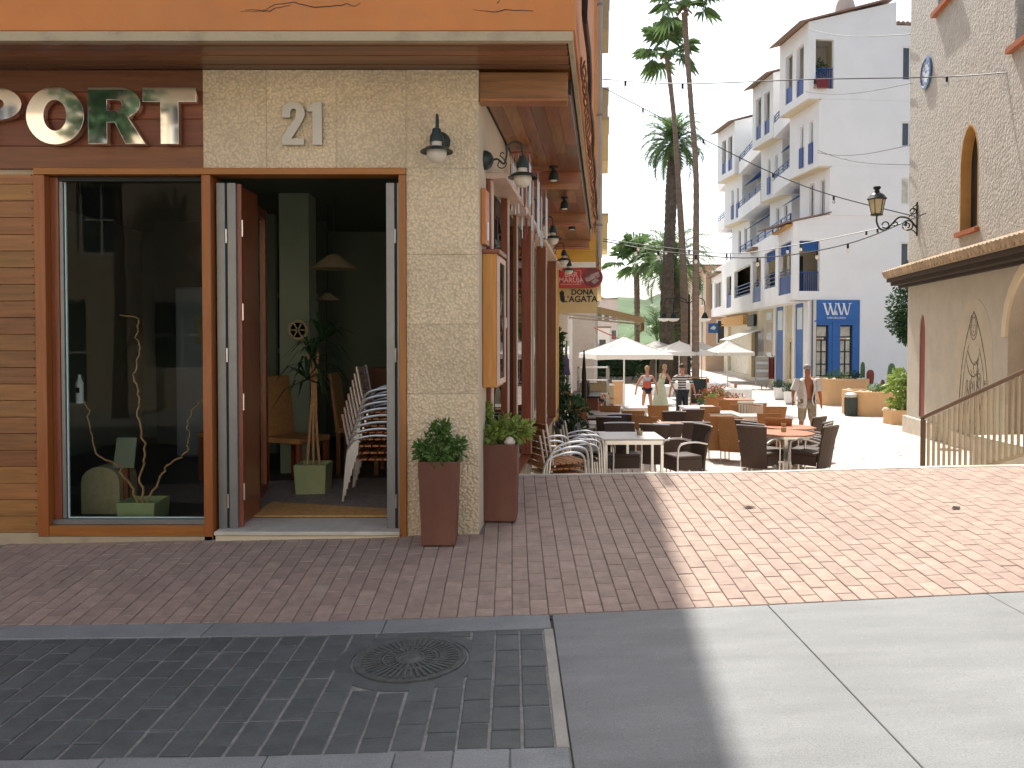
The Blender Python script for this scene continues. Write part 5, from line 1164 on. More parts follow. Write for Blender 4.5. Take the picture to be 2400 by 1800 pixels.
for lp in (wdw2, wdw3):
    curve_mesh('bell_opening', [lp], .02, face_frame(CC - CN * .36, -CD, (0, 0, 1)), M['stucco2'], ch)
    u0 = lp[0][0]; curve_mesh('window_sill', [[(u0 - .12, lp[0][1] - .1), (lp[1][0] + .1, lp[0][1] - .1), (lp[1][0] + .1, lp[0][1]), (u0 - .12, lp[0][1])]], .5, face_frame(CC - CN * .14, -CD, (0, 0, 1)), M['terra'], ch)
curve_mesh('slit_door', [slit], .02, face_frame(CC - CN * .03, -CD, (0, 0, 1)), M['darkred'], ch)
curve_mesh('arch_door', [door_a], .02, face_frame(CC - CN * .3, -CD, (0, 0, 1)), M['ochre'], ch)
curve_mesh('arch_moulding', [arch_loop(cu(2362) - .18, cu(2362) + 2.58, -.6, 2.93, 0, 14)[2:] + list(reversed(arch_loop(cu(2362), cu(2362) + 2.4, -.6, 2.75, 0, 14)[2:]))], .05, face_frame(CC + CN * .026, -CD, (0, 0, 1)), M['cream'], ch)
# end wall of the tower and its body
e = CC - CN * .40
MB().prism([CC - CN * .401 + V((0, 0, -.85)), CC - CN * 6 + V((0, 0, -.85)), CC - CN * 6 - CD * .4 + V((0, 0, -.85)), CC - CN * .401 - CD * .4 + V((0, 0, -.85))], (0, 0, 15.3)).build('end_wall', M['stucco'], ch)
MB().prism([CC - CN * .9 - CD * .5 + V((0, 0, -.85)), CC - CN * 6 - CD * .5 + V((0, 0, -.85)), CC - CN * 6 - CD * 14 + V((0, 0, -.85)), CC - CN * .9 - CD * 14 + V((0, 0, -.85))], (0, 0, 15.2)).build('tower_core', M['stucco'], ch)
# plinth
mb = MB(); mb.prism([CC + CD * .05 + CN * .09, CC - CD * 2.4 + CN * .09, CC - CD * 2.4 + CN * .001, CC + CD * .05 + CN * .001], (0, 0, 1))
for p in mb.v: p.z = -.95 if p.z < .5 else -.42
mb.build('plinth', M['marble'], ch); 
mb = MB(); mb.prism([CC - CD * 3.3 + CN * .09, CC - CD * 12 + CN * .09, CC - CD * 12 + CN * .001, CC - CD * 3.3 + CN * .001], (0, 0, 1))
for p in mb.v: p.z = -.95 if p.z < .5 else -.45
mb.build('plinth', M['marble'], ch)
# tiled ledge
k = 0; u = -.42
while u < 9.2:
    a = CC - CD * u + CN * .47 + V((0, 0, ZL + .12)); b = CC - CD * u + CN * .002 + V((0, 0, ZL + .30))
    MB().tube([a, b], [.095, .08], 8).build('roof_tile', M['tilepale'], ch); u += .185; k += 1
def ledge(o, z0, z1, m, nm): MB().prism([CC + CD * .42 + CN * o + V((0, 0, z0)), CC - CD * 12 + CN * o + V((0, 0, z0)), CC - CD * 12 + CN * .003 + V((0, 0, z0)), CC + CD * .42 + CN * .003 + V((0, 0, z0))], (0, 0, z1 - z0)).build(nm, m, ch)
ledge(.43, ZL + .02, ZL + .08, M['tilepale'], 'ledge_course'); ledge(.40, ZL - .07, ZL + .018, M['soil'], 'ledge_course'); ledge(.3, ZL - .16, ZL - .072, M['soil'], 'ledge_course'); ledge(.12, ZL - .22, ZL - .162, M['soil'], 'ledge_course')  # lower courses near black: shade under the eave put into their colour
u = -.4
while u < 9.2:
    a = CC - CD * u; MB().bar(a + CN * .36 + V((0, 0, ZL - .03)), a + CN * .03 + V((0, 0, ZL - .09)), .07, .05).build('rafter_end', M['strip'], ch); u += .37
# round plaque
t = thing('ceramic_plaque', 'round blue and white ceramic plaque high on the church wall', 'plaque', CC - CD * cu(2166) + CN * .0 + V((0, 0, 7.73)))
Fp = face_frame(CC - CD * cu(2166) + V((0, 0, 7.73)), -CD, (0, 0, 1))
MB().lathe([(.37, 0), (.37, .05), (.32, .06), (.31, .03)], 28, M=Fp).build('rim', M['cerblue'], t); MB().lathe([(.31, .03), (0, .032)], 28, M=Fp).build('disc', M['ceramic'], t)
mb = MB()
for k in range(12):
    a = 2 * pi * k / 12; mb.box(-.014, .014, .20, .29, .033, .04, Fp @ Matrix.Rotation(a, 4, 'Z'))
mb.box(-.012, .012, 0, .2, .041, .046, Fp @ Matrix.Rotation(.6, 4, 'Z')); mb.box(-.014, .014, 0, .14, .047, .051, Fp @ Matrix.Rotation(-1.4, 4, 'Z')); mb.build('mark', M['cerblue'], t)
# drawing of a robed figure in a pale painted arch
t = thing('wall_drawing', 'black line drawing of a robed figure in a pale arch on the church wall', 'mural', CC - CD * cu(2282) + V((0, 0, -.7)))
Fm = face_frame(CC - CD * cu(2282) + CN * .001 + V((0, 0, -.62)), -CD, (0, 0, 1))
curve_mesh('painted_arch', [arch_loop(-.95, .95, 0, 2.95, .25, 12)], .004, Fm, M['stucco2'] if False else M['cream'] if False else mat('pale_arch_paint', (.48, .43, .335), .9, var=.1, scale=2), t)
def ln(pts, w_=.010, seg=6):
    q = spline([V((a, b, .006)) for a, b in pts], seg); mb = MB()
    for a, b in zip(q, q[1:]): mb.bar(Fm @ a, Fm @ b, .003, w_ * RN.uniform(.35, 1.0), up=Fm.to_3x3() @ V((0, 1, .01)))
    mb.build('drawn_line', M['grey_ink'], t)
ln([(-.75, .05), (-.72, .8), (-.62, 1.5), (-.42, 2.05), (-.18, 2.45), (.0, 2.68)], .03); ln([(.75, .05), (.74, .8), (.66, 1.5), (.44, 2.05), (.2, 2.45), (.0, 2.68)], .03)
ln([(-.62, .05), (-.58, .9), (-.45, 1.55), (-.25, 2.0)], .02); ln([(.6, .05), (.58, .9), (.5, 1.5), (.3, 1.95)], .02)
for cx, cy, rx, ry in ((0, 2.38, .13, .19), (0, 2.38, .19, .26), (.12, 1.55, .10, .13)): ln([(cx + rx * cos(rad(a)), cy + ry * sin(rad(a))) for a in range(0, 361, 40)], .018, 4)
ln([(-.06, 2.4), (-.03, 2.41)], .02); ln([(.04, 2.4), (.07, 2.41)], .02); ln([(-.03, 2.29), (.0, 2.275), (.04, 2.29)], .014); ln([(.005, 2.38), (.015, 2.33)], .01)
ln([(-.30, 1.9), (-.1, 1.68), (.1, 1.62), (.25, 1.75)], .03); ln([(-.36, 1.7), (-.2, 1.45), (.05, 1.38), (.25, 1.5)], .03); ln([(.3, 1.85), (.2, 1.5), (.24, 1.2)], .03)
for k in range(9): x = -.5 + k * .125; ln([(x, .08), (x + .03 * sin(k * 2), .5), (x * .85, .95), (x * .7 + .02 * cos(k * 3), 1.3)], .017)
for k in range(16): x, z = RN.uniform(-.4, .4), RN.uniform(.3, 1.5); ln([(x, z), (x + RN.uniform(-.08, .08), z + RN.uniform(.04, .14)), (x + RN.uniform(-.08, .08), z + RN.uniform(.1, .25))], .022)
ln([(.55, 1.28), (.6, 1.26), (.62, 1.3), (.57, 1.32)], .03)
# wall lantern
lt = thing('wall_lantern', 'ornate black lantern with cream glass on a scrolled bracket on the church wall', 'lantern', CC - CD * cu(2147) + V((0, 0, 4.1)), math.atan2(CN.y, CN.x))
mb = MB(); mb.box(0.0, .03, -.02, .02, -.10, .72); mb.build('back_plate', M['iron'], lt, world=False)
mb = MB(); mb.tube(spline([(.02, 0, .1), (.2, 0, .32), (.42, 0, .36), (.58, 0, .2), (.72, 0, .06), (.86, 0, .10), (.93, 0, .26), (.93, 0, .42)], 5), .022, 7); mb.build('arm', M['iron'], lt, world=False)
mb = MB()
for cx, cz, r in ((.22, .16, .12), (.24, .16, .06), (.73, .18, .08), (.1, .5, .07), (.5, .2, .05)): mb.tube([(cx + r * cos(rad(a)), 0, cz + r * sin(rad(a))) for a in range(0, 331, 30)], .016, 6)
mb.tube(spline([(.02, 0, -.05), (.12, 0, .05), (.28, 0, .06), (.35, 0, .14)], 4), .014, 6); mb.tube(spline([(.02, 0, .66), (.1, 0, .6), (.08, 0, .5), (.2, 0, .36)], 4), .012, 6); mb.build('scroll', M['iron'], lt, world=False)
c = (.93, 0, .42)
MB().lathe([(.14, 0), (.15, .03), (.12, .04)], 6, c).build('lantern_base', M['iron'], lt, world=False); MB().lathe([(.12, .041), (.19, .38)], 6, c).build('lantern_glass', M['lglass'], lt, world=False)
mb = MB()
for k in range(6): a = 2 * pi * k / 6; mb.tube([(c[0] + .125 * cos(a), .125 * sin(a), c[2] + .04), (c[0] + .195 * cos(a), .195 * sin(a), c[2] + .385)], .011, 5)
mb.build('lantern_bar', M['iron'], lt, world=False)
MB().lathe([(.20, .386), (.235, .40), (.16, .50), (.07, .56), (.05, .62), (.09, .66), (.085, .70), (.0, .71)], 12, c).build('lantern_roof', M['iron'], lt, world=False)
# stair handrail beside the church
MB().prism([(4.60, 9.0, -.6), (5.78, 6.9, -.6), (5.78, 6.9, .93), (4.60, 9.0, -.37)], (.35, .18, 0)).build('stair_string', M['marble'], stp)
rl = thing('stair_handrail', 'metal handrail with thin balusters beside the steps at the church', 'handrail', (4.58, 9.0, -.39))
ra, rb = V((4.58, 9.0, .64)), V((5.75, 6.9, 1.90)); ga, gb = V((4.58, 9.0, -.40)), V((5.75, 6.9, .90))
MB().tube([ra + V((0, .05, .0)), rb], .022, 8).build('handrail', M['railbrown'], rl); MB().bar(ga + V((0, 0, .28)), gb + V((0, 0, .10)), .02, .035).build('bottom_rail', M['strip'], rl)
MB().box(4.56, 4.60, 8.99, 9.03, -.40, .63).build('post', M['railbrown'], rl)
for k in range(1, 40): t_ = k / 40; p, q_ = ra.lerp(rb, t_), ga.lerp(gb, t_); MB().box(q_.x - .011, q_.x + .011, q_.y - .011, q_.y + .011, q_.z + .28 - .18 * t_, p.z - .022).build('baluster', M['strip'], rl)
# ================================================================== palms
def trunk(pts, rads, m, parent, rings=True):
    q = spline(pts, 8); n = len(q); r = []
    for i in range(n):
        t_ = i / (n - 1) * (len(rads) - 1); k = min(int(t_), len(rads) - 2); r.append(rads[k] + (rads[k + 1] - rads[k]) * (t_ - k))
    qq, rr = [], []
    for i in range(n - 1):
        L_ = (q[i + 1] - q[i]).length; s = max(2, int(L_ / .22)) if rings else 3
        for j in range(s):
            qq.append(q[i].lerp(q[i + 1], j / s)); rr.append((r[i] + (r[i + 1] - r[i]) * j / s) * (1.05 if j % 2 else .95) * RN.uniform(.97, 1.03))
    qq.append(q[-1]); rr.append(r[-1])
    return MB().tube(qq, rr, 11).build('trunk', m, parent, smooth=False)
def fan_crown(c, R_, n, parent, dry=5):
    mb = MB(); c = V(c)
    for i in range(n):
        az = i * 2.39996 + RN.uniform(-.2, .2); el = rad(RN.uniform(-38, 82)); L_ = R_ * RN.uniform(.45, .62)
        d = V((cos(az) * cos(el), sin(az) * cos(el), sin(el))); side = d.cross(V((0, 0, 1))).normalized(); up = side.cross(d)
        b = c + d * L_ - V((0, 0, .10 * L_)); mb.add([c - side * .02, c + side * .02, b + side * .014, b - side * .014], [(0, 1, 2, 3)])
        k = 13; F_ = R_ * RN.uniform(.48, .6)
        for j in range(k):
            a = rad(-115 + 230 * j / (k - 1)); dd = (d * cos(a) + side * sin(a)).normalized(); s2 = dd.cross(up).normalized() * (.036 * R_)
            fl = F_ * (1 - .22 * abs(a) / 2); m1 = b + dd * fl * .6 + up * .02; tip = b + dd * fl + V((0, 0, -.30 * fl * RN.uniform(.6, 1.5)))
            mb.add([b, m1 + s2, tip, m1 - s2], [(0, 1, 2), (0, 2, 3)])
    mb.build('crown', M['palm'], parent, normals=False)
    mb = MB()
    for i in range(dry):
        az = i * 2.4; d = V((cos(az) * .8, sin(az) * .8, -.75)).normalized(); side = d.cross(V((0, 0, 1))).normalized(); p = c - V((0, 0, .15)); mb.add([p - side * .1, p + side * .1, p + d * R_ * .28 + side * .1, p + d * R_ * .3 - side * .1], [(0, 1, 2, 3)])
    mb.build('dead_frond', M['palmdry'], parent, normals=False)
def feather_crown(c, R_, n, parent, m='palm', elmin=-25, flat=1.0):
    mb = MB(); c = V(c)
    for i in range(n):
        az = i * 2.39996 + RN.uniform(-.15, .15); el0 = rad(elmin + (88 - elmin) * ((i + .5) / n) ** .8); L_ = R_ * RN.uniform(.85, 1.1)
        h = V((cos(az), sin(az), 0)); pts = []
        p = c.copy(); el = el0; seg = 12
        for k in range(seg + 1):
            pts.append(p.copy()); el -= rad(3.5 + 5.5 * k / seg + 2.5 * cos(el)); p = p + (h * cos(el) + V((0, 0, sin(el)))) * (L_ / seg)
        side = h.cross(V((0, 0, 1)))
        for a, b in zip(pts, pts[1:]): mb.add([a - side * .018, a + side * .018, b + side * .014, b - side * .014], [(0, 1, 2, 3)])
        for k in range(2, seg):
            d = (pts[k + 1] - pts[k]).normalized(); up = side.cross(d)
            for s in (-1, 1):
                for f in (0, .5):
                    b = pts[k].lerp(pts[k + 1], f); ll = L_ * .21 * sin(pi * (.12 + .85 * (k + f) / seg)) + .05
                    dd = (d * .75 + side * s * .8 + up * RN.uniform(.05, .45)).normalized(); t2 = b + dd * ll - V((0, 0, .15 * ll)); w_ = d * .022 * flat
                    mb.add([b - w_, b + w_, t2], [(0, 1, 2)])
    mb.build('crown', M[m], parent, normals=False)
def PP(x, y, Y): return P(x, y, Y)
def palm_thing(label, px, Y, group='palm trees in the street'):
    return thing('palm_tree', label, 'palm tree', (P(px, 790, Y).x, Y, pz(Y)), group=group)
t = palm_thing('tallest slender fan palm in front, its crown cut by the top of the picture', 1631, 37)
b_ = PP(1631, 800, 37); trunk([(b_.x, 37, pz(37) - .1), PP(1630, 790, 37), PP(1631, 600, 37), PP(1631, 400, 37), PP(1620, 250, 37), PP(1610, 120, 37), PP(1604, 30, 37)], [.18, .165, .15, .125, .115, .115, .14], M['bark'], t)
fan_crown(PP(1603, 6, 37), 1.75, 24, t)
t = palm_thing('second tall slender fan palm with a compact crown below the roof line', 1606, 42)
b_ = PP(1607, 800, 42); trunk([(b_.x, 42, pz(42) - .1), PP(1605, 760, 42), PP(1600, 600, 42), PP(1590, 430, 42), PP(1580, 280, 42), PP(1565, 150, 42), PP(1562, 128, 42)], [.22, .21, .175, .145, .12, .12, .15], M['bark'], t)
fan_crown(PP(1563, 112, 42), 1.85, 24, t)
t = palm_thing('thick trunked date palm with a feathery crown between the two fan palms', 1562, 45)
b_ = PP(1560, 800, 45); trunk([(b_.x, 45, pz(45) - .1), PP(1563, 700, 45), PP(1569, 560, 45), PP(1574, 440, 45), PP(1577, 370, 45), PP(1577, 335, 45)], [.40, .36, .31, .34, .28, .2], M['barkd'], t)
feather_crown(PP(1577, 338, 45), 2.3, 62, t, flat=2.6)
t = palm_thing('shorter date palm with a low spreading crown and dark trunk', 1588, 50)
b_ = PP(1590, 800, 50); trunk([(b_.x, 50, pz(50) - .1), PP(1588, 720, 50), PP(1582, 640, 50), PP(1578, 600, 50)], [.36, .34, .32, .2], M['barkd'], t)
feather_crown(PP(1577, 612, 50), 3.2, 50, t, flat=3.0)
t = palm_thing('low leafy fan palm standing alone nearest the yellow bar', 1492, 55)
b_ = PP(1493, 800, 55); trunk([(b_.x, 55, pz(55) - .1), PP(1493, 740, 55), PP(1492, 660, 55), PP(1490, 625, 55)], [.19, .2, .2, .2], M['bark'], t)
fan_crown(PP(1490, 612, 55), 2.3, 30, t, dry=5)
t = palm_thing('young bright green palm with upright fronds behind the awning', 1530, 48); feather_crown(P(1540, 800, 48), 3.2, 20, t, 'leaf', 35, 1.6); MB().lathe([(.3, 0), (.22, .9), (.1, 1.3)], 9).build('trunk', M['bark'], t, world=False)
# ================================================================== greenery and beds by the church
t = thing('tree', 'dark green leafy tree showing behind the church corner', 'tree', (12.3, 24, -.95))
MB().tube([(12.3, 24, -.95), (12.2, 24, 1.0), (11.8, 24, 2.3)], [.09, .07, .05], 7).build('trunk', M['bark'], t)
leaf_cloud([((11.65, 24, 2.5), .52), ((11.6, 24.1, 2.0), .42), ((11.9, 24, 3.2), .55), ((12.1, 24, 2.1), .6), ((11.75, 23.8, 3.4), .35), ((11.75, 24, 1.65), .3), ((12.3, 24, 2.9), .8)], .13, 5200, 'leafd', t, 'crown', world=True)
def bed(name, label, x0, x1, y, h, dep, rnd=.3):
    z0 = interp(PLAZA_CH, y) - .05; t = thing(name, label, 'planter', ((x0 + x1) / 2, y, z0)); pts = []
    w_ = x1 - x0; r = rnd
    for cx, cy, a0 in ((w_ / 2 - r, r, -90), (w_ / 2 - r, dep - r, 0), (-w_ / 2 + r, dep - r, 90), (-w_ / 2 + r, r, 180)): pts += arc(cx, cy, r, r, a0, a0 + 90, 5)
    inner = [(a * .9, dep / 2 + (b - dep / 2) * .88) for a, b in pts]
    curve_mesh('wall', [pts, inner], h, wm(t) @ Matrix.Translation((0, 0, h / 2)), M['peach'], t)
    MB().prism([(a, b, h - .10) for a, b in inner], (0, 0, .04)).build('soil', M['pebble'], t, world=False)
    mb = MB()
    for k in range(9):
        a = RN.choice(inner); mb.lathe([(0, -.02), (.09, .02), (.07, .08), (0, .10)], 7, (a[0] * .92 + RN.uniform(-.05, .05), dep / 2 + (a[1] - dep / 2) * .85, h - .06))
    tag(mb.build('edge_stone', M['pebble'], t, world=False), kind='stuff')
    return t, z0 + h
bA, zA = bed('planter_bed', 'farther rounded peach planter bed in front of the blue shop', Xp(1930, 31), Xp(2040, 31), 30.8, 1.05, 2.0)
bB, zB = bed('planter_bed', 'nearer rounded peach planter bed with white stones beside the litter bin', Xp(2012, 25.8), Xp(2150, 25.8), 25.7, .82, 1.6)
bC, zC = bed('planter_bed', 'small peach planter box against the church corner', Xp(2089, 22.6), Xp(2150, 22.6), 22.5, .45, .6, .06)
def shrub(name, label, cat, loc, pts, size, n, m, group=None):
    t = thing(name, label, cat, loc, group=group)
    leaf_cloud(pts, size, n, m, t)
    mb = MB()
    for c, r in pts[:3]: mb.tube([(0, 0, -.05), (c[0] * .6, c[1] * .6, c[2] * .6), c], .012, 4)
    mb.build('stem', M['bark'], t, world=False); return t
shrub('shrub', 'low green shrub at the front end of the farther planter bed', 'shrub', (Xp(1962, 31.6), 31.6, zA - .08), [((0, 0, .16), .25), ((.25, 0, .12), .2), ((-.25, 0, .12), .18)], .1, 420, 'leaf', 'shrubs in the beds')
shrub('shrub', 'low green shrub on the farther bed beside the column cactus', 'shrub', (Xp(2000, 31.8), 31.8, zA - .08), [((0, 0, .15), .22), ((.2, 0, .12), .2)], .1, 320, 'leafd', 'shrubs in the beds')
shrub('shrub', 'round green shrub among white stones on the nearer bed', 'shrub', (Xp(2062, 26.2), 26.2, zB - .08), [((0, 0, .14), .2), ((.22, 0, .12), .18), ((-.22, 0, .12), .18)], .08, 520, 'leaf', 'shrubs in the beds')
shrub('shrub', 'tall bright yellow green grassy plant against the church corner', 'shrub', (Xp(2122, 22.9), 22.9, zC - .06), [((0, 0, .4), .32), ((-.1, 0, .75), .3), ((.12, 0, .95), .28), ((.05, 0, .15), .3)], .26, 420, 'leafy', 'shrubs in the beds')
def cact(label, loc, h, r, m='cactus', n=1):
    t = thing('cactus', label, 'cactus', loc, group='cacti in the beds')
    for k in range(n):
        dx = 0 if k == 0 else RN.uniform(-.3, .3); hh = h * (1 if k == 0 else RN.uniform(.4, .6)); mb = MB(); prof = [(r * .8, -.05), (r, hh * .3), (r * 1.02, hh * .7), (r * .8, hh * .9), (r * .4, hh * .98), (0, hh)]
        mb.lathe(prof, 14, (dx, 0, 0)); 
        for i in range(len(mb.v)):
            if i % 2: p = mb.v[i]; mb.v[i] = V((dx + (p.x - dx) * .82, p.y * .82, p.z))
        mb.build('column', M[m], t, world=False)
    return t
cact('green column cactus on the farther bed at the edge of the blue shop', (Xp(2023, 31.5), 31.5, zA - .08), .72, .085)
cact('squat dark red cactus on the farther bed next to the column cactus', (Xp(2041, 31.2), 31.2, zA - .15), .5, .14, 'cactr')
cact('tallest column cactus on the nearer bed in front of the white wall', (Xp(2091, 26.6), 26.6, zB - .08), .98, .13, 'cactus')
cact('cluster of small reddish cacti at the foot of the tallest cactus', (Xp(2070, 26.9), 26.9, zB - .08), .42, .07, 'cactr', 4)
t = thing('litter_bin', 'dark green litter bin with a silver hood beside the nearer planter bed', 'litter bin', (Xp(1996, 26.0), 26.0, pz(26)))
MB().lathe([(.17, .02), (.19, .06), (.19, .60), (.17, .60)], 18).build('body', M['binm'], t, world=False); MB().lathe([(.185, .62), (.195, .64), (.195, .72), (.10, .77), (0, .77)], 18).build('hood', M['slate'], t, world=False)
mb = MB(); [mb.box(-.19 + k * .36, -.17 + k * .36, -.02, .02, 0, .66) for k in range(2)]; mb.build('bracket', M['iron'], t, world=False)
mb = MB(); [mb.box(.192 * cos(2 * pi * k / 18) - .008, .192 * cos(2 * pi * k / 18) + .008, .192 * sin(2 * pi * k / 18) - .008, .192 * sin(2 * pi * k / 18) + .008, .06, .58) for k in range(18)]; mb.build('rib', M['binm'], t, world=False)
for px, Y, lb in ((1828, 34.0, 'farther white pot with a clipped dark bush by the blue shop door'), (1853.5, 31.5, 'nearer white pot with a clipped dark bush by the blue shop door')):
    t = thing('potted_bush', lb, 'potted plant', (Xp(px, Y), Y, pz(Y)), group='white pots by the blue shop')
    MB().lathe([(.15, 0), (.22, .05), (.25, .48), (.27, .5), (.23, .5), (.21, .44), (0, .43)], 16).build('pot', M['wht'], t, world=False, smooth=True)
    leaf_cloud([((0, 0, .60), .22), ((.14, 0, .58), .16), ((-.14, 0, .58), .16), ((0, .1, .68), .12)], .07, 700, 'leafd', t); MB().tube([(0, 0, .4), (0, 0, .62)], .02, 5).build('stem', M['bark'], t, world=False)
# plants by the bar
t = thing('climbing_plant', 'tall climbing plant in a terracotta pot at the yellow pillar', 'potted plant', (Xp(1334, 15.3), 15.3, pz(15.3)))
t.scale = (1.2, 1.2, 1.2)
MB().lathe([(.13, 0), (.19, .28), (.21, .29), (.21, .34), (.17, .34), (.16, .28), (0, .27)], 14).build('pot', M['terra'], t, world=False, smooth=True)
leaf_cloud([((0, 0, .62), .30), ((-.12, 0, .75), .25), ((.05, 0, .85), .25), ((-.16, .1, 1.1), .16), ((-.20, .2, 1.4), .13), ((-.22, .3, 1.75), .14), ((-.2, .3, 2.05), .10), ((.08, -.05, .5), .25), ((-.2, .25, 1.6), .1)], .11, 1500, 'leafd', t)
MB().tube([(0, 0, .27), (-.1, .1, .8), (-.18, .2, 1.3), (-.2, .3, 2.05)], .014, 5).build('stem', M['bark'], t, world=False)
t = thing('potted_cactus', 'green cactus in a terracotta pot on a wooden stand by the bar wall', 'potted plant', (Xp(1356, 17), 17.2, pz(17.2)))
MB().lathe([(.16, .62), (.22, .92), (.24, .93), (.24, 1.0), (.2, 1.0), (0, .95)], 14).build('pot', M['terra'], t, world=False, smooth=True)
mb = MB(); [mb.box(a - .02, a + .02, b - .02, b + .02, 0, .6) for a in (-.15, .15) for b in (-.15, .15)]; mb.box(-.2, .2, -.2, .2, .6, .62); mb.build('stand', M['chairwood'], t, world=False)
for a, h in ((-.08, 1.2), (.02, 1.28), (.1, 1.18), (-.02, 1.15)): MB().lathe([(.05, .93), (.06, h - .05), (.03, h), (0, h + .01)], 8, (a, 0, 0)).build('column', M['cactus'], t, world=False)
# ================================================================== terrace furniture
def wicker_chair(label, px, Y, deg, kind='wicker', group='wicker chairs on the terrace'):
    t = thing('terrace_chair', label, 'chair', (Xp(px, Y), Y, pz(Y)), rad(deg), group)
    m = M[kind]
    mb = MB(); pr = [(.215, .20), (.215, .42), (.225, .66), (.25, .88)]; vs_ = []
    for (hw, z) in pr:
        y = .20 + (z - .2) * .16 + (.02 if z > .8 else 0)
        vs_ += [(-hw, y, z), (-hw * .5, y + .02, z), (0, y + .028, z), (hw * .5, y + .02, z), (hw, y, z)]
    nb = len(vs_); vs2 = [(x, y + .032, z) for x, y, z in vs_]; fs = []
    for j in range(3):
        for i in range(4): a = j * 5 + i; fs += [(a, a + 1, a + 6, a + 5), (nb + a, nb + a + 5, nb + a + 6, nb + a + 1)]
        fs += [(j * 5, j * 5 + 5, nb + j * 5 + 5, nb + j * 5), (j * 5 + 4, nb + j * 5 + 4, nb + j * 5 + 9, j * 5 + 9)]
    for i in range(4): fs += [(i, nb + i, nb + i + 1, i + 1), (15 + i, 16 + i, nb + 16 + i, nb + 15 + i)]
    mb.add(vs_ + vs2, fs); mb.build('backrest', m, t, world=False)
    MB().tube([(-.255, .335, .885), (-.12, .353, .888), (0, .36, .889), (.12, .353, .888), (.255, .335, .885)], .013, 6).build('top_rail', M['alu'] if kind == 'wicker' else m, t, world=False)
    MB().box(-.22, .22, -.23, .195, .40, .45).build('seat', m, t, world=False, bevel=.012)
    MB().box(-.215, .215, -.225, -.20, .22, .398).build('front_skirt', m, t, world=False)
    for sx in (-1, 1):
        MB().box(sx * .205 - .012, sx * .205 + .012, -.199, .195, .24, .398).build('side_skirt', m, t, world=False)
        q = spline([(sx * .235, -.22, 0), (sx * .24, -.235, .35), (sx * .245, -.22, .58), (sx * .245, -.12, .645), (sx * .24, .08, .655), (sx * .235, .27, .62)], 4)
        MB().tube(q, .014, 7).build('arm', M['alu'], t, world=False, smooth=True)
        MB().tube([(sx * .20, .235, 0), (sx * .20, .215, .24)], .014, 6).build('leg', M['alu'], t, world=False)
    return t
def table(label, px, Y, kind, w_=.7, top='ttop', rz=0, group='tables on the terrace'):
    t = thing('terrace_table', label, 'table', (Xp(px, Y), Y, pz(Y)), rad(rz), group); h = .74; a = w_ / 2
    if kind == 'square':
        MB().box(-a, a, -a, a, h - .025, h).build('table_top', M[top], t, world=False, bevel=.006)
        for s in (-1, 1): MB().box(-a + .05, a - .05, s * (a - .04) - .012, s * (a - .04) + .012, h - .085, h - .027).build('apron', M['alu'], t, world=False); MB().box(s * (a - .04) - .012, s * (a - .04) + .012, -a + .053, a - .053, h - .085, h - .027).build('apron', M['alu'], t, world=False)
        for x in (-1, 1):
            for y in (-1, 1): MB().box(x * (a - .045) - .022, x * (a - .045) + .022, y * (a - .045) - .022, y * (a - .045) + .022, 0, h - .0865).build('leg', M['alu'], t, world=False, bevel=.004)
    else:
        q = [(a * 1.04 * cos(rad(k * 45 + 22.5)), a * 1.04 * sin(rad(k * 45 + 22.5))) for k in range(8)]
        MB().prism([(x, y, h - .025) for x, y in q], (0, 0, .025)).build('table_top', M[top], t, world=False, bevel=.005)
        MB().prism([(x * .9, y * .9, h - .07) for x, y in q], (0, 0, .043)).build('apron', M['alu'], t, world=False)
        MB().box(-.035, .035, -.035, .035, .04, h - .071).build('pedestal', M['alu'], t, world=False, bevel=.006)
        for s in (0, 1): MB().cbox((0, 0, .02 + .0005 * s), .52, .05, .038, rz=s * pi / 2 + .785).build('foot', M['alu'], t, world=False)
    return t
def candle(label, px, Y, dx=0, dy=0, tall=False):
    t = thing('candle_jar', label, 'candle jar', (Xp(px, Y) + dx, Y + dy, pz(Y) + .741), group='jars on the tables')
    MB().lathe([(.04, 0), (.048, .065), (.043, .065), (.036, .01), (0, .01)], 14).build('jar', M['straw'], t, world=False, smooth=True)
    MB().tube([(0, 0, .012), (0, 0, .10 if tall else .05)], .012 if tall else .02, 8).build('candle', M['wht'], t, world=False)
wicker_chair('nearest brown wicker chair left of the nearest octagonal table, its back to us', 1783, 13.2, 140)
wicker_chair('nearest brown wicker chair right of the nearest octagonal table', 1903, 13.2, -138)
wicker_chair('brown wicker chair on the far left side of the nearest octagonal table', 1797, 13.9, 122)
wicker_chair('brown wicker chair on the far right side of the nearest octagonal table', 1896, 13.9, -125)
wicker_chair('brown wicker chair left of the second octagonal table', 1778, 15, 125)
wicker_chair('brown wicker chair on the near right of the second octagonal table', 1898, 14.7, -130)
wicker_chair('brown wicker chair on the far right of the second octagonal table', 1886, 16.1, -140)
table('nearest octagonal wooden table on a single metal leg, between wicker chairs', 1843, 13.5, 'ped', .92); candle('small jar on the nearest octagonal table', 1843, 13.5, 0, .1)
table('second octagonal wooden table, behind the nearest octagonal one', 1852, 15.2, 'ped', .92); candle('small jar on the second octagonal table', 1838, 15.2)
table('nearest square table with pale top and metal legs at the top of the steps', 1477, 12.1, 'square', .9, 'ttopg'); candle('jar with a white candle on the nearest square table', 1500, 12.15, 0, 0, True)
wicker_chair('brown wicker chair behind the nearest square table, facing us', 1462, 13, 4)
wicker_chair('brown wicker chair with its back to us, just right behind the nearest square table', 1538, 13.9, 165)
wicker_chair('large brown wicker chair with its back to us, left of the tan one', 1621, 14.7, 180)
wicker_chair('brown wicker armchair turned sideways at the right end of the nearest square table', 1603, 12.3, -72)
wicker_chair('dark wicker chair two rows behind the nearest square table', 1458, 16, 0)
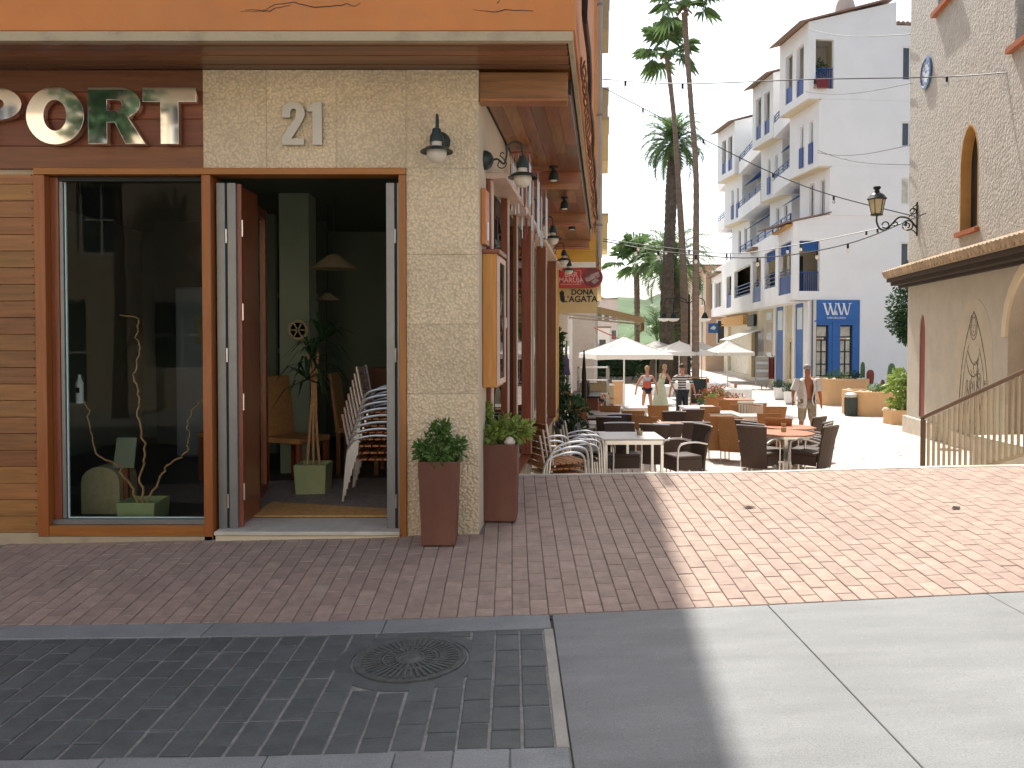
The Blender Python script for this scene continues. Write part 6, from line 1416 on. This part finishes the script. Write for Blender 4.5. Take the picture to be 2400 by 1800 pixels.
wicker_chair('tan wicker chair with its back to us behind the large brown one', 1680, 16.3, 180, 'wickert')
table('wooden square table between the brown and the tan wicker chairs', 1590, 16, 'square', .75); table('white topped table behind the tan wicker chair', 1690, 19.2, 'square', .75, 'ttopg')
wicker_chair('tan wicker chair farthest back beside the silver barrier', 1735, 20, 170, 'wickert'); wicker_chair('tan wicker chair behind the second octagonal table, its back high', 1812, 19.2, 175, 'wickert')
wicker_chair('tan wicker chair just beyond the second octagonal table', 1822, 15.7, 168, 'wickert'); wicker_chair('tan wicker chair half hidden left of the second octagonal table', 1798, 17.1, 172, 'wickert')
table('pale table amid the tan wicker chairs by the barrier', 1762, 18.3, 'square', .7, 'ttopg')
wicker_chair('tan wicker chair in front of the walking woman', 1480, 17.8, 178, 'wickert'); wicker_chair('tan wicker chair in front of the man in stripes', 1572, 17.8, 178, 'wickert'); wicker_chair('tan wicker chair between the walking woman and the near dark chairs', 1508, 16.3, 175, 'wickert')
wicker_chair('dark wicker chair behind the wooden square table', 1592, 17, 5); wicker_chair('dark wicker chair side on by the potted climbing plant', 1352, 14.2, 85, 'greyweave'); wicker_chair('dark wicker chair at the small table near the armchair stacks', 1405, 12.7, 80, 'greyweave')
table('small pale table near the armchair stacks', 1425, 13.1, 'square', .65, 'ttopg'); table('long pale table under the first parasol', 1400, 19, 'square', 1.1, 'ttopg', group='tables on the terrace'); table('pale table in front of the man in stripes', 1640, 20.8, 'square', .9, 'ttopg')
wicker_chair('tan wicker chair at the pale table in front of the chalkboard', 1700, 21.4, 178, 'wickert'); wicker_chair('tan wicker chair under the parasol nearest the bar', 1365, 16.3, 88, 'wickert')
for px, Y, dg_, kd, lb in ((1432, 19.5, 170, 'wickert', 'tan wicker chair at the near side of the long pale table'), (1395, 20.2, 10, 'wickert', 'tan wicker chair at the far side of the long pale table'), (1540, 19.6, 175, 'wickert', 'tan wicker chair behind the chair of the man in stripes, near the dress'), (1655, 19.2, 185, 'wickert', 'tan wicker chair at the corner of the pale table by the man in stripes'), (1618, 18.4, 180, 'wicker', 'dark wicker chair beyond the wooden square table'), (1560, 14.2, 178, 'wicker', 'dark wicker chair just behind the square table, beside the large brown one'), (1425, 16.2, 175, 'wicker', 'dark wicker chair left in the third row from the steps'), (1722, 16, 150, 'wickert', 'tan wicker chair close beside the tan one behind the large brown chair'), (1770, 20.4, 170, 'wickert', 'tan wicker chair right beside the end of the silver barrier'), (1668, 22.5, 180, 'wickert', 'farthest tan wicker chair in front of the flower boxes')): wicker_chair(lb, px, Y, dg_, kd)
table('pale table in the third row from the steps', 1395, 16.3, 'square', .7, 'ttopg'); table('pale table by the walking woman', 1500, 20.8, 'square', .8, 'ttopg'); table('wooden table farthest back near the flower boxes', 1730, 23.6, 'square', .8)
# stacked aluminium armchairs by the side wall
AG = 'stacked armchairs by the restaurant side wall'
a0 = arm_chair(None, (sw(9.0, .36, 0).x, 9.0, pz(9.0)), rad(112), 'lower armchair of the slatted pair by the restaurant side wall', AG)
for k, lb in ((1, 'middle armchair of the slatted stack by the restaurant side wall'), (2, 'upper armchair of the slatted stack by the restaurant side wall')):
    c = copy_tree(a0); c.location = a0.location + V((.035 * k, .01, .06 * k)); c['label'] = lb
a0['label'] = 'lowest armchair of the slatted stack by the restaurant side wall'
a1 = arm_chair(None, (Xp(1358, 11.3), 11.3, pz(11.3)), rad(95), 'lowest dark seated aluminium armchair stacked beside the nearest square table', AG, dark=True)
for k, lb in ((1, 'middle dark seated aluminium armchair stacked beside the nearest square table'), (2, 'top dark seated aluminium armchair stacked beside the nearest square table')):
    c = copy_tree(a1); c.location = a1.location + V((.03 * k, .01, .06 * k)); c['label'] = lb
# bar clutter in front of the white wall
t = thing('bar_counter', 'dark serving counter with bottles against the bar wall', 'counter', sw(20.6, .45, pz(20.6)), sa); MB().box(-.3, .3, -.9, .9, 0, 1.05).build('body', M['fin'], t, world=False); MB().box(-.36, .36, -.96, .96, 1.051, 1.1).build('top', M['iron'], t, world=False)
for k in range(7): MB().lathe([(.04, 1.101), (.04, 1.28), (.015, 1.34), (.015, 1.41), (0, 1.412)], 8, (.05 * (k % 2), -.8 + k * .26, 0)).build('bottle', M['leafd' if k % 2 else 'dred'], t, world=False)
t = thing('red_canopy', 'small red shop canopy far along the left row beyond the awning', 'awning', sw(32, .5, 1.0)); MB().prism([sw(31, .5, 1.9), sw(33.4, .5, 1.9), sw(33.4, 1.5, 1.45), sw(31, 1.5, 1.45)], (0, 0, .03)).build('canvas', M['red'], t); MB().prism([sw(31, 1.5, 1.44), sw(33.4, 1.5, 1.44), sw(33.4, 1.5, 1.2), sw(31, 1.5, 1.2)], (.01, 0, 0)).build('valance', M['dred'], t)
# parasols
def parasol(label, px, Y, w_, eave, apex, rz=0):
    t = thing('parasol', label, 'parasol', (Xp(px, Y), Y, pz(Y)), rad(rz), 'white parasols'); ze, za = Zp(eave, Y) - pz(Y), Zp(apex, Y) - pz(Y); a = w_ / 2
    q = [(-a, -a), (a, -a), (a, a), (-a, a)]; mb = MB(); top = V((0, 0, za)); n = 4
    for i in range(4):
        p, r = V((*q[i], ze)), V((*q[(i + 1) % 4], ze)); rows = [[p.lerp(r, j / 4) for j in range(5)]]
        for f in (.35, .7): rows.append([(x.lerp(top, f) - V((0, 0, .05 * sin(pi * f) + .03 * sin(pi * j / 4)))) for j, x in enumerate(rows[0])])
        for ra, rb in zip(rows, rows[1:]):
            for j in range(4): mb.add([ra[j], ra[j + 1], rb[j + 1], rb[j]], [(0, 1, 2, 3)])
        for j in range(4): mb.add([rows[-1][j], rows[-1][j + 1], top], [(0, 1, 2)])
        for j in range(4): mb.add([rows[0][j], rows[0][j + 1], rows[0][j + 1] - V((0, 0, .16 + .02 * (j % 2))), rows[0][j] - V((0, 0, .16 + .02 * ((j + 1) % 2)))], [(0, 1, 2, 3)])
    mb.build('canopy', M['canvas'], t, world=False, normals=False)
    MB().tube([(0, 0, 0), (0, 0, za + .03)], .03, 8).build('pole', M['alu'], t, world=False)
    mb = MB(); [mb.bar((0, 0, za - .03), (x * .97, y * .97, ze + .0), .02, .02) for x, y in q]; mb.build('rib', M['alu'], t, world=False)
    MB().box(-.3, .3, -.3, .3, 0, .06).build('foot', M['cement'], t, world=False)
parasol('largest white parasol, nearest the bar, with a shaded side', 1463, 28.5, 2.65, 829, 789, 8)
parasol('white parasol in the middle, behind the striped shirt man', 1592, 38, 2.4, 824, 799, 5)
parasol('white parasol farthest to the side of the souvenir shop', 1706, 42, 2.0, 825, 797, 10)
parasol('white parasol behind the largest one', 1538, 45, 2.5, 818, 798, 3); parasol('white parasol partly hidden by the front palm trunk', 1645, 46, 2.2, 823, 802, 6)
# boards and racks
t = thing('chalkboard', 'standing menu chalkboard with wooden frame beside the front palm trunk', 'chalkboard', (Xp(1638, 30), 30, pz(30)))
for sx in (-1, 1): MB().cbox((sx * .29, 0, .58), .035, .03, 1.16, rx=rad(6)).build('frame_post', M['menu'], t, world=False)
MB().cbox((0, .0, .60), .54, .02, .92, rx=rad(6)).build('board', M['chalk'], t, world=False); MB().cbox((0, 0, .12), .56, .03, .035, rx=rad(6)).build('frame_rail', M['menu'], t, world=False); MB().cbox((0, .06, 1.10), .56, .03, .035).build('frame_rail', M['menu'], t, world=False)
for k in range(5): MB().cbox((RN.uniform(-.05, .05), -.028 + .017 * k, .32 + k * .15), .34, .004, .03, rx=rad(6)).build('chalk_line', M['ceramic' if k % 2 else 'chalkred'], t, world=False)
t = thing('barrier', 'silver slatted barrier curving at the edge of the terrace', 'barrier', (Xp(1765, 19.5), 19.5, pz(19.5))); 
for k in range(9): a = -.25 + k * .07; MB().cbox((a, .12 * (k / 8) ** 2 * 3, .47), .05, .02, .86 - .02 * k).build('slat', M['slate'], t, world=False)
MB().tube([(-.3, 0, .92), (0, .03, .92), (.35, .36, .86)], .02, 6).build('top_rail', M['slate'], t, world=False); [MB().box(a - .02, a + .02, b - .02, b + .02, 0, .9).build('post', M['slate'], t, world=False) for a, b in ((-.31, .03), (.36, .42))]
t = thing('postcard_rack', 'tall grey rack of postcards outside the souvenir shop', 'rack', (Xp(1786, 41), 41, pz(41))); MB().box(-.02, .02, -.02, .02, 0, 1.6).build('pole', M['iron'], t, world=False)
for k in range(7): MB().box(-.3, .3, -.12, -.08, .25 + k * .2, .40 + k * .2).build('card_row', M['ceramic' if k % 2 else 'slate'], t, world=False)
MB().box(-.32, .32, -.07, .06, .2, 1.65).build('frame', M['slate'], t, world=False)
t = thing('clothes_rack', 'rack of red clothes outside the souvenir shop', 'rack', (Xp(1806, 41.3), 41.3, pz(41.3))); MB().tube([(-.2, 0, 0), (-.2, 0, 1.7), (.2, 0, 1.7), (.2, 0, 0)], .02, 6).build('frame', M['iron'], t, world=False)
for k in range(4): MB().prism([(-.17 + k * .09, -.15, .5), (-.11 + k * .09, -.15, .5), (-.12 + k * .09, -.1, 1.62), (-.16 + k * .09, -.1, 1.62)], (0, .3, 0)).build('garment', M['dred' if k % 2 else 'red'], t, world=False, bevel=.02)
for px, Y, m, lb in ((1448, 26.5, 'peach', 'peach coloured poster stand under the largest parasol'), (1425, 24, 'straw', 'pale menu stand under the largest parasol')):
    t = thing('menu_stand', lb, 'menu stand', (Xp(px, Y), Y, pz(Y)), group='menu stands'); MB().box(-.17, .17, -.03, .03, .35, 1.1).build('board', M[m], t, world=False); MB().box(-.02, .02, -.02, .02, 0, .348).build('post', M['alu'], t, world=False); MB().box(-.2, .2, -.15, .15, 0, .03).build('foot', M['alu'], t, world=False); MB().box(-.19, .19, -.022, .022, 1.101, 1.14).build('frame', M['wht'], t, world=False)
t = thing('bar_shelf', 'metal serving shelf standing against the bar wall', 'shelf', (Xp(1390, 22), 22, pz(22)))
for x in (-.4, .4):
    for y in (-.2, .2): MB().box(x - .02, x + .02, y - .02, y + .02, 0, 1.75).build('post', M['slate'], t, world=False)
for z in (.55, 1.0, 1.35, 1.7): MB().box(-.42, .42, -.22, .22, z, z + .03).build('shelf', M['alu'], t, world=False)
MB().box(-.35, .35, -.15, .2, 1.032, 1.28).build('box', M['straw'], t, world=False)
# flower stall and far terrace tables with cloths
FG = 'flower boxes along the far terrace'
for i, (px, Y, m, lb) in enumerate(((1668, 26, 'orangecl', 'orange flowering box nearest the chalkboard'), (1688, 25, 'leafy', 'yellow flowering box in the middle of the far terrace edge'), (1712, 24, 'red', 'red flowering box at the end of the far terrace edge'), (1680, 29, 'orangecl', 'far orange flowering box behind the others'))):
    t = thing('flower_box', lb, 'flower box', (Xp(px, Y), Y, pz(Y)), group=FG); MB().box(-.42, .42, -.15, .15, 0, .45).build('box', M['binm'], t, world=False)
    leaf_cloud([((-.25, 0, .58), .2), ((0, 0, .62), .22), ((.25, 0, .58), .2)], .1, 260, 'leaf', t); leaf_cloud([((-.25, -.05, .68), .18), ((0, -.05, .72), .2), ((.25, -.05, .68), .18)], .10, 170, m, t, 'blossom')
CG = 'white clothed tables on the far terrace'
for i, (px, Y, lb) in enumerate(((1725, 29, 'white clothed table by the souvenir shop side of the terrace'), (1660, 33, 'white clothed table behind the chalkboard'), (1545, 31, 'white clothed table under the middle parasols'), (1600, 34, 'white clothed table behind the striped shirt man'))):
    t = thing('clothed_table', lb, 'table', (Xp(px, Y), Y, pz(Y)), group=CG); MB().prism([(-.46, -.46, .4), (.46, -.46, .4), (.46, .46, .4), (-.46, .46, .4)], (0, 0, .36)).build('tablecloth', M['wht'], t, world=False, bevel=.02); MB().box(-.04, .04, -.04, .04, 0, .4).build('leg', M['iron'], t, world=False); MB().lathe([(.05, .761), (.06, .88), (.03, .93), (0, .93)], 8).build('vase', M['terra'], t, world=False)
# clipped hedges behind the parasols
for px, Y, w_, h_, lb in ((1430, 47, 3.2, 1.5, 'dark clipped hedge behind the largest parasol'), (1540, 52, 4.2, 1.6, 'dark clipped hedge across the street behind the middle parasols')):
    t = thing('hedge', lb, 'hedge', (Xp(px, Y), Y, pz(Y)), group='hedges along the far terrace'); MB().box(-w_ / 2, w_ / 2, -.35, .35, 0, .35).build('trough', M['cement'], t, world=False)
    leaf_cloud([((-w_ / 2 + w_ * (k + .5) / 9, RN.uniform(-.1, .1), .35 + h_ * f), .45) for k in range(9) for f in (.2, .5, .8)], .22, 3200, 'leafd', t); MB().box(-w_ / 2 + .1, w_ / 2 - .1, -.15, .15, .351, h_ * .92).build('hedge_core', M['leafd'], t, world=False, bevel=.1)  # solid dark box added inside the leaves to hide the bright ground behind
# double arm street lamp
t = thing('street_lamp', 'black street lamp with curved arms and hanging bell lamps behind the front palm', 'street lamp', (Xp(1615, 41), 41, pz(41)))
b_ = V((Xp(1615, 41), 41, 0)); MB().tube([b_ + V((0, 0, pz(41))), b_ + V((0, 0, Zp(690, 41)))], [.09, .05], 9).build('pole', M['iron'], t)
for px, Yl in ((1652, 41), (1578, 41), (1556, 41.6)):
    e = P(px, 745, Yl); s_ = 1 if px > 1615 else -1; top = V((e.x, e.y, Zp(715, 41)))
    MB().tube(spline([b_ + V((0, 0, Zp(712, 41))), V((e.x - s_ * .45, e.y, Zp(698, 41))), V((e.x - s_ * .1, e.y, Zp(702, 41))), top, e + V((0, 0, .25))], 5), .025, 6).build('arm', M['iron'], t)
    MB().lathe([(.03, .30), (.10, .2), (.16, .05), (.2, -.02)], 12, e).build('bell', M['iron'], t); MB().lathe([(.30, -.03), (.32, -.06), (.2, -.16), (0, -.2)], 14, e).build('globe', M['bulbw'], t)
# ================================================================== strings of lights
def string(label, pts, bulbs, rad_=.012, sag=0):
    q = [P(*p) for p in pts]; t = thing('string_light', label, 'string lights', q[0], group='strings of bulbs over the street'); cv = spline(q, 8); MB().tube(cv, rad_, 4).build('wire', M['cable'], t)
    xs = [(p.x * FS / p.y + 1200, p) for p in cv]
    for px, white in bulbs:
        k = min(range(len(xs) - 1), key=lambda i: abs((xs[i][0] + xs[i + 1][0]) / 2 - px)); d = (px - xs[k][0]) / ((xs[k + 1][0] - xs[k][0]) or 1); p = xs[k][1].lerp(xs[k + 1][1], max(0, min(1, d)))
        MB().tube([p, p - V((0, 0, .105))], .026, 7).build('socket', M['cable'], t)
        MB().lathe([(0, -.20), (.03, -.185), (.04, -.155), (.03, -.12), (.02, -.106)], 9, p).build('bulb', M['bulbw' if white else 'bulb'], t)
string('highest string of clear bulbs, crossing from the bar roof to the church tower', [(1413, 186, 18), (1600, 196, 17.5), (1905, 186, 17), (2212, 180, 16.2), (2420, 165, 14.2)], [(1464, 0), (1597, 0), (1905, 0), (2212, 0)])
string('slanting string of clear bulbs running down to the church lantern', [(1413, 205, 22), (1646, 325, 21), (1809, 405, 20.5), (1951, 458, 20), (2147, 508, 19.9)], [(1505, 0), (1646, 0), (1809, 0), (1951, 0)])
string('lower string of white bulbs from the bar to the church, nearer line', [(1413, 565, 19), (1560, 590, 18.6), (1774, 604, 18.4), (1985, 572, 18.6), (2170, 500, 18.9)], [(1489, 1), (1542, 1), (1630, 1), (1774, 1), (1913, 1), (1985, 1), (2120, 1)])
string('lower string of white bulbs from the bar to the church, farther line', [(1413, 560, 24), (1560, 580, 23.5), (1720, 594, 23), (1875, 572, 22), (2028, 542, 21), (2127, 520, 20.3)], [(1495, 1), (1560, 1), (1614, 1), (1702, 1), (1844, 1), (1875, 1), (2028, 1), (2054, 1)])
for i, (a, b, lb) in enumerate((((1889, 66, 35), (2134, 80, 20.2), 'thin cable high across the white end wall'), ((1889, 215, 35), (2134, 195, 20.2), 'thin cable across the white end wall under the top storey'), ((1916, 358, 35), (2132, 340, 20.2), 'thin cable across the middle of the white end wall'), ((1916, 352, 35), (2132, 386, 20.2), 'thin sloping cable across the middle of the white end wall'))):
    p, q = P(*a), P(*b); t = thing('overhead_cable', lb, 'cable', p, group='cables across the white wall'); MB().tube([p.lerp(q, k / 8) - V((0, 0, .18 * sin(pi * k / 8))) for k in range(9)], .012, 4).build('cable', M['cable'], t)
t = thing('dry_leaf', 'small dark dry leaf lying on the sunlit bricks', 'leaf', (Xp(1758, 6.2), P(1758, 1208, 6.2).y, gz(Xp(1758, 6.2), 6.2) + .004)); MB().add([(-.05, 0, .004), (0, .02, .012), (.06, .0, .006), (0, -.025, .003)], [(0, 1, 2, 3)]).build('blade', M['soil'], t, world=False, normals=False)
t = thing('dry_leaf', 'dark dry leaf lying farther right on the sunlit bricks', 'leaf', (Xp(2245, 6.0), 6.0, gz(Xp(2245, 6), 6.0) + .004), .6); MB().add([(-.06, 0, .004), (0, .02, .014), (.07, .0, .006), (0, -.025, .003)], [(0, 1, 2, 3)]).build('blade', M['soil'], t, world=False, normals=False)
# ================================================================== people
def skin_mesh(name, joints, edges, m, parent, sub=1, root=0):
    me = bpy.data.meshes.new('tmp'); me.from_pydata([j[0] for j in joints], edges, []); o = bpy.data.objects.new('tmp_skin', me); COL.objects.link(o)
    md = o.modifiers.new('s', 'SKIN'); md.use_smooth_shade = True; md.branch_smoothing = .6
    ss = o.modifiers.new('u', 'SUBSURF'); ss.levels = sub; ss.render_levels = sub
    sv = me.skin_vertices[0].data if len(me.skin_vertices) else None
    if sv is None:
        bm = bmesh.new(); bm.from_mesh(me); bm.verts.layers.skin.verify(); bm.to_mesh(me); bm.free(); sv = me.skin_vertices[0].data
    for i, j in enumerate(joints): sv[i].radius = (j[1], j[2] if len(j) > 2 else j[1]); sv[i].use_root = (i == root)
    dg = bpy.context.evaluated_depsgraph_get(); r = bpy.data.meshes.new_from_object(o.evaluated_get(dg)); bpy.data.objects.remove(o); bpy.data.meshes.remove(me)
    r.name = name; r.materials.clear(); return link(name, r, m, parent)
def person(label, px, Y, face, H, step=.0, arms=((.1, 0), (.1, 0)), skin='skin', hair='hair', lean=0, sex='f', bend=((.0, .0), (.0, .0))):
    """standing or walking figure; local +x to its right hand side mirrored, faces -y"""
    t = thing('person', label, 'person', (Xp(px, Y), Y, pz(Y, Xp(px, Y))), rad(face)); k = H / 1.72; sw_ = .175 if sex == 'f' else .20; hw = .095
    J, E = [], []
    def add(p, r, r2=None, par=None):
        J.append((V(p) * k + V((0, lean * p[2], 0)) * 0, r * k, (r2 or r) * k)); i = len(J) - 1
        if par is not None: E.append((par, i))
        return i
    ly = -lean
    pel = add((0, 0, .95), .125, .095); sp1 = add((0, ly * .08, 1.10), .115 if sex == 'f' else .13, .085, pel); sp2 = add((0, ly * .2, 1.28), .135 if sex == 'f' else .155, .10, sp1); nb = add((0, ly * .3, 1.43), .07, .065, sp2); nk = add((0, ly * .33 - .01, 1.50), .052, .055, nb)
    h1 = add((0, ly * .36 - .015, 1.58), .068, .08, nk); h2 = add((0, ly * .38 - .01, 1.66), .072, .088, h1)
    P_ = {}
    for s, (sp, fw), (eb, _) in ((-1, *((arms[0], bend[0]))), (1, *((arms[1], bend[1])))):
        sh = add((s * sw_, ly * .28, 1.40), .058, .058, sp2); el = add((s * (sw_ + .05 + sp * .5), ly * .25 - fw * .25, 1.13), .042, .042, sh)
        wr = add((s * (sw_ + .06 + sp * .8), ly * .2 - fw * .5 - eb * .22, .89 + eb * .2), .028, .03, el); hd = add((s * (sw_ + .06 + sp * .85), ly * .2 - fw * .55 - eb * .28, .82 + eb * .22), .034, .022, wr)
        for f in range(4): add((s * (sw_ + .06 + sp * .9), ly * .2 - fw * .56 - eb * .33 - .028 + f * .019, .735 + eb * .22 + (.012 if f in (0, 3) else 0)), .0085, .0085, hd)
        add((s * (sw_ + .035 + sp * .85), ly * .2 - fw * .56 - eb * .3 - .045, .80 + eb * .22), .010, .010, wr)
        P_[s] = (sh, el)
    L_ = {}
    for s in (-1, 1):
        st_ = step * s; hp_ = add((s * hw, 0, .90), .095, .095, pel); kn = add((s * hw * 1.02, -st_ * .5 - .01, .49), .058, .058, hp_); an = add((s * hw * .95, -st_ * .9 + .02 + (.05 if st_ < 0 else 0), .09 + (.04 if st_ < 0 else 0)), .036, .038, kn)
        he = add((s * hw, -st_ * .9 - .05, .04 + (.01 if st_ < 0 else 0)), .036, .032, an); add((s * hw * 1.1, -st_ * .9 - .15, .03), .032, .024, he); L_[s] = (hp_, kn, an)
    skin_mesh('body', J, E, M[skin], t, 1, pel)
    hd_ = J[h2][0]; mb = MB()
    mb.lathe([(.086 * k * cos(rad(a)), .10 * k * sin(rad(a))) for a in range(-10, 90, 14)] + [(0, .105 * k)], 14, hd_ + V((0, .022 * k, .0)))
    if sex == 'f': mb.lathe([(.03 * k, -.10 * k), (.06 * k, -.04 * k), (.075 * k, .02 * k)], 12, hd_ + V((0, .05 * k, -.02)))
    mb.build('hair', M[hair], t, world=False, smooth=True)
    f = J[h1][0]; MB().add([f + V((-.012, -.078, .03)) * k, f + V((.012, -.078, .03)) * k, f + V((0, -.105, .012)) * k, f + V((0, -.075, .06)) * k], [(0, 1, 2), (0, 2, 3), (1, 3, 2), (0, 3, 1)]).build('nose', M[skin], t, world=False)
    mb = MB(); [mb.lathe([(.0, -.009 * k), (.011 * k, 0), (0, .009 * k)], 8, f + V((s * .028, -.079, .058)) * k) for s in (-1, 1)]; mb.build('eye', M['ink'], t, world=False)
    mb = MB(); mb.cbox(f + V((0, -.083, -.02)) * k, .04 * k, .008, .008); mb.build('mouth', M['dred'], t, world=False)
    return t, J, P_, L_, k, dict(pel=pel, sp1=sp1, sp2=sp2, nb=nb)
def garment(nm, t, J, ids, edges, grow, m, sub=1):
    idx = {i: n for n, i in enumerate(ids)}; return skin_mesh(nm, [(J[i][0], J[i][1] + grow, J[i][2] + grow) for i in ids], [(idx[a], idx[b]) for a, b in edges], m, t, sub, 0)
stripes = mat('striped_cloth', (.62, .62, .62), .85, var=.05); tt = stripes.node_tree; wv = N(tt, 'ShaderNodeTexWave', wave_type='BANDS', bands_direction='Z'); wv.inputs['Scale'].default_value = 4.2; tc = N(tt, 'ShaderNodeTexCoord'); tt.links.new(tc.outputs['Object'], wv.inputs[0])
cr = N(tt, 'ShaderNodeMapRange'); cr.inputs[1].default_value = .48; cr.inputs[2].default_value = .52; tt.links.new(wv.outputs['Fac'], cr.inputs[0]); mx = N(tt, 'ShaderNodeMix', data_type='RGBA'); mx.inputs[6].default_value = (.02, .022, .03, 1); mx.inputs[7].default_value = (.62, .62, .60, 1); tt.links.new(cr.outputs[0], mx.inputs[0]); tt.links.new(mx.outputs[2], tt.nodes['Principled BSDF'].inputs['Base Color'])
def trunk_ids(P_, I, sleeves=True, full=False):
    ids = [I['sp1'], I['sp2'], I['pel']] + ([P_[-1][0], P_[1][0]] if sleeves or True else []); ed = [(I['sp1'], I['sp2']), (I['pel'], I['sp1']), (I['sp2'], P_[-1][0]), (I['sp2'], P_[1][0])]
    return ids, ed
# walking woman, orange top and dark shorts
t, J, P_, L_, k, I = person('woman walking in a grey and orange top with dark shorts', 1517, 25.9, 8, 1.60, .22, ((.25, .2), (.2, -.2)), hair='hairb')
ids, ed = trunk_ids(P_, I); garment('top', t, J, ids, ed, .012, M['lav']); MB().lathe([(.155 * k, 1.0 * k), (.15 * k, 1.08 * k), (.135 * k, 1.22 * k)], 14).build('waist_panel', M['orangecl'], t, world=False, smooth=True)
garment('shorts', t, J, [I['pel'], L_[-1][0], L_[1][0]], [(I['pel'], L_[-1][0]), (I['pel'], L_[1][0])], .018, M['navy'])
# woman in a pale green dress, turned away and leaning
t, J, P_, L_, k, I = person('woman in a long pale green dress bending at a table', 1548, 27.2, 120, 1.62, .1, ((.1, .5), (.1, .5)), hair='hairb', lean=.55)
ids, ed = trunk_ids(P_, I); garment('bodice', t, J, ids, ed, .02, M['green']); MB().lathe([(.30, .10), (.26, .4), (.19, .75), (.15 * k, 1.06 * k)], 16).build('skirt', M['green'], t, world=False, smooth=True)
# man in stripes
t, J, P_, L_, k, I = person('man in a black and white striped shirt and black trousers standing among the tables', 1599, 24, 20, 1.72, .05, ((.2, .0), (.2, .1)), sex='m')
ids, ed = trunk_ids(P_, I); garment('shirt', t, J, ids, ed, .02, stripes)
for s in (-1, 1): garment('sleeve', t, J, [P_[s][0], P_[s][1]], [(P_[s][0], P_[s][1])], .012, stripes)
garment('trousers', t, J, [I['pel'], *L_[-1], *L_[1]], [(I['pel'], L_[-1][0]), (L_[-1][0], L_[-1][1]), (L_[-1][1], L_[-1][2]), (I['pel'], L_[1][0]), (L_[1][0], L_[1][1]), (L_[1][1], L_[1][2])], .025, M['navy'])
# man with the open shirt walking towards us
t, J, P_, L_, k, I = person('tanned man walking towards us in an open white shirt and patterned shorts', 1893, 18.5, -4, 1.80, .16, ((.12, .1), (.05, -.1)), skin='skint', hair='hairg', sex='m', bend=((.55, 0), (.2, 0)))
for s in (-1, 1):
    c = J[P_[s][0]][0]; e = J[P_[s][1]][0]
    MB().tube([c + V((s * .01, .0, .045)), c.lerp(e, .35), c.lerp(e, .82)], [.055, .085, .088], 10).build('sleeve', M['shirtw'], t, world=False, smooth=True)
    mb = MB(); rows = []
    for z, xi, xo, yf, yb in ((1.455, .055, .10, -.04, .07), (1.40, .09, .20, -.09, .11), (1.25, .07 if s < 0 else .10, .185, -.145, .13), (1.08, .045 if s < 0 else .12, .18, -.15, .135), (.90, .05 if s < 0 else .13, .185, -.16, .145), (.80, .07 if s < 0 else .14, .19, -.155, .15)):
        rows.append([V((s * xi, yf, z)) * k, V((s * (xi + xo) / 2, yf * .95, z)) * k, V((s * xo, yf * .3, z)) * k, V((s * xo, yb * .6, z)) * k, V((s * .08, yb, z)) * k, V((0, yb * 1.02, z)) * k])
    for a, b in zip(rows, rows[1:]):
        for i in range(5): mb.add([a[i], a[i + 1], b[i + 1], b[i]], [(0, 1, 2, 3)])
    mb.build('shirt_half', M['shirtw'], t, world=False, smooth=True)
garment('shorts', t, J, [I['pel'], L_[-1][0], L_[1][0], L_[-1][1], L_[1][1]], [(I['pel'], L_[-1][0]), (I['pel'], L_[1][0]), (L_[-1][0], L_[-1][1]), (L_[1][0], L_[1][1])], .026, M['shorts'])
MB().tube(spline([V((.11, -.12, 1.42)) * k, V((.10, -.165, 1.2)) * k, V((.06, -.17, 1.0)) * k, V((.10, -.17, .86)) * k], 4), .012, 6).build('bag_strap', M['wht'], t, world=False)
# seated guest under the largest parasol: built sitting on a stool
t = thing('person', 'dark haired guest in black sitting on a stool by the bar shelf', 'person', (Xp(1402, 23.0), 23.0, pz(23)), rad(60)); k = 1.0
J = [(V((0, 0, .62)), .13, .1), (V((0, -.02, .80)), .12, .09), (V((0, -.04, 1.0)), .14, .1), (V((0, -.05, 1.14)), .06, .06), (V((0, -.07, 1.22)), .065, .078), (V((0, -.07, 1.31)), .07, .085)]
E = [(0, 1), (1, 2), (2, 3), (3, 4), (4, 5)]
for s in (-1, 1):
    b = len(J); J += [(V((s * .18, -.03, 1.08)), .055, .055), (V((s * .22, -.12, .85)), .04, .04), (V((s * .16, -.32, .80)), .028, .028), (V((s * .14, -.39, .80)), .032, .022), (V((s * .13, -.46, .79)), .012, .01), (V((s * .09, -.2 - .2, .62)), .075, .075), (V((s * .09, -.40, .2)), .045, .045), (V((s * .09, -.50, .05)), .035, .03)]
    E += [(2, b), (b, b + 1), (b + 1, b + 2), (b + 2, b + 3), (b + 3, b + 4), (0, b + 5), (b + 5, b + 6), (b + 6, b + 7)]
skin_mesh('body', J, E, M['skin'], t, 1, 0)
skin_mesh('clothes', [(J[i][0], J[i][1] + .016, J[i][2] + .016) for i in (0, 1, 2, 11, 12, 19, 20)], [(0, 1), (1, 2), (0, 3), (3, 4), (0, 5), (5, 6)], M['navy'], t, 1, 0)
MB().lathe([(.09 * cos(rad(a)), .105 * sin(rad(a))) for a in range(-20, 90, 14)] + [(0, .108)], 12, (0, -.04, 1.31)).build('hair', M['hair'], t, world=False, smooth=True)
t = thing('bar_stool', 'plain bar stool under the seated guest by the bar shelf', 'stool', (Xp(1402, 23.0), 23.0, pz(23)), rad(60)); MB().lathe([(.17, .50), (.18, .52), (0, .52)], 14).build('seat', M['chairwood'], t, world=False)
for a in range(4): MB().tube([(.10 * cos(a * pi / 2), .10 * sin(a * pi / 2), .50), (.19 * cos(a * pi / 2), .19 * sin(a * pi / 2), 0)], .014, 6).build('leg', M['iron'], t, world=False)
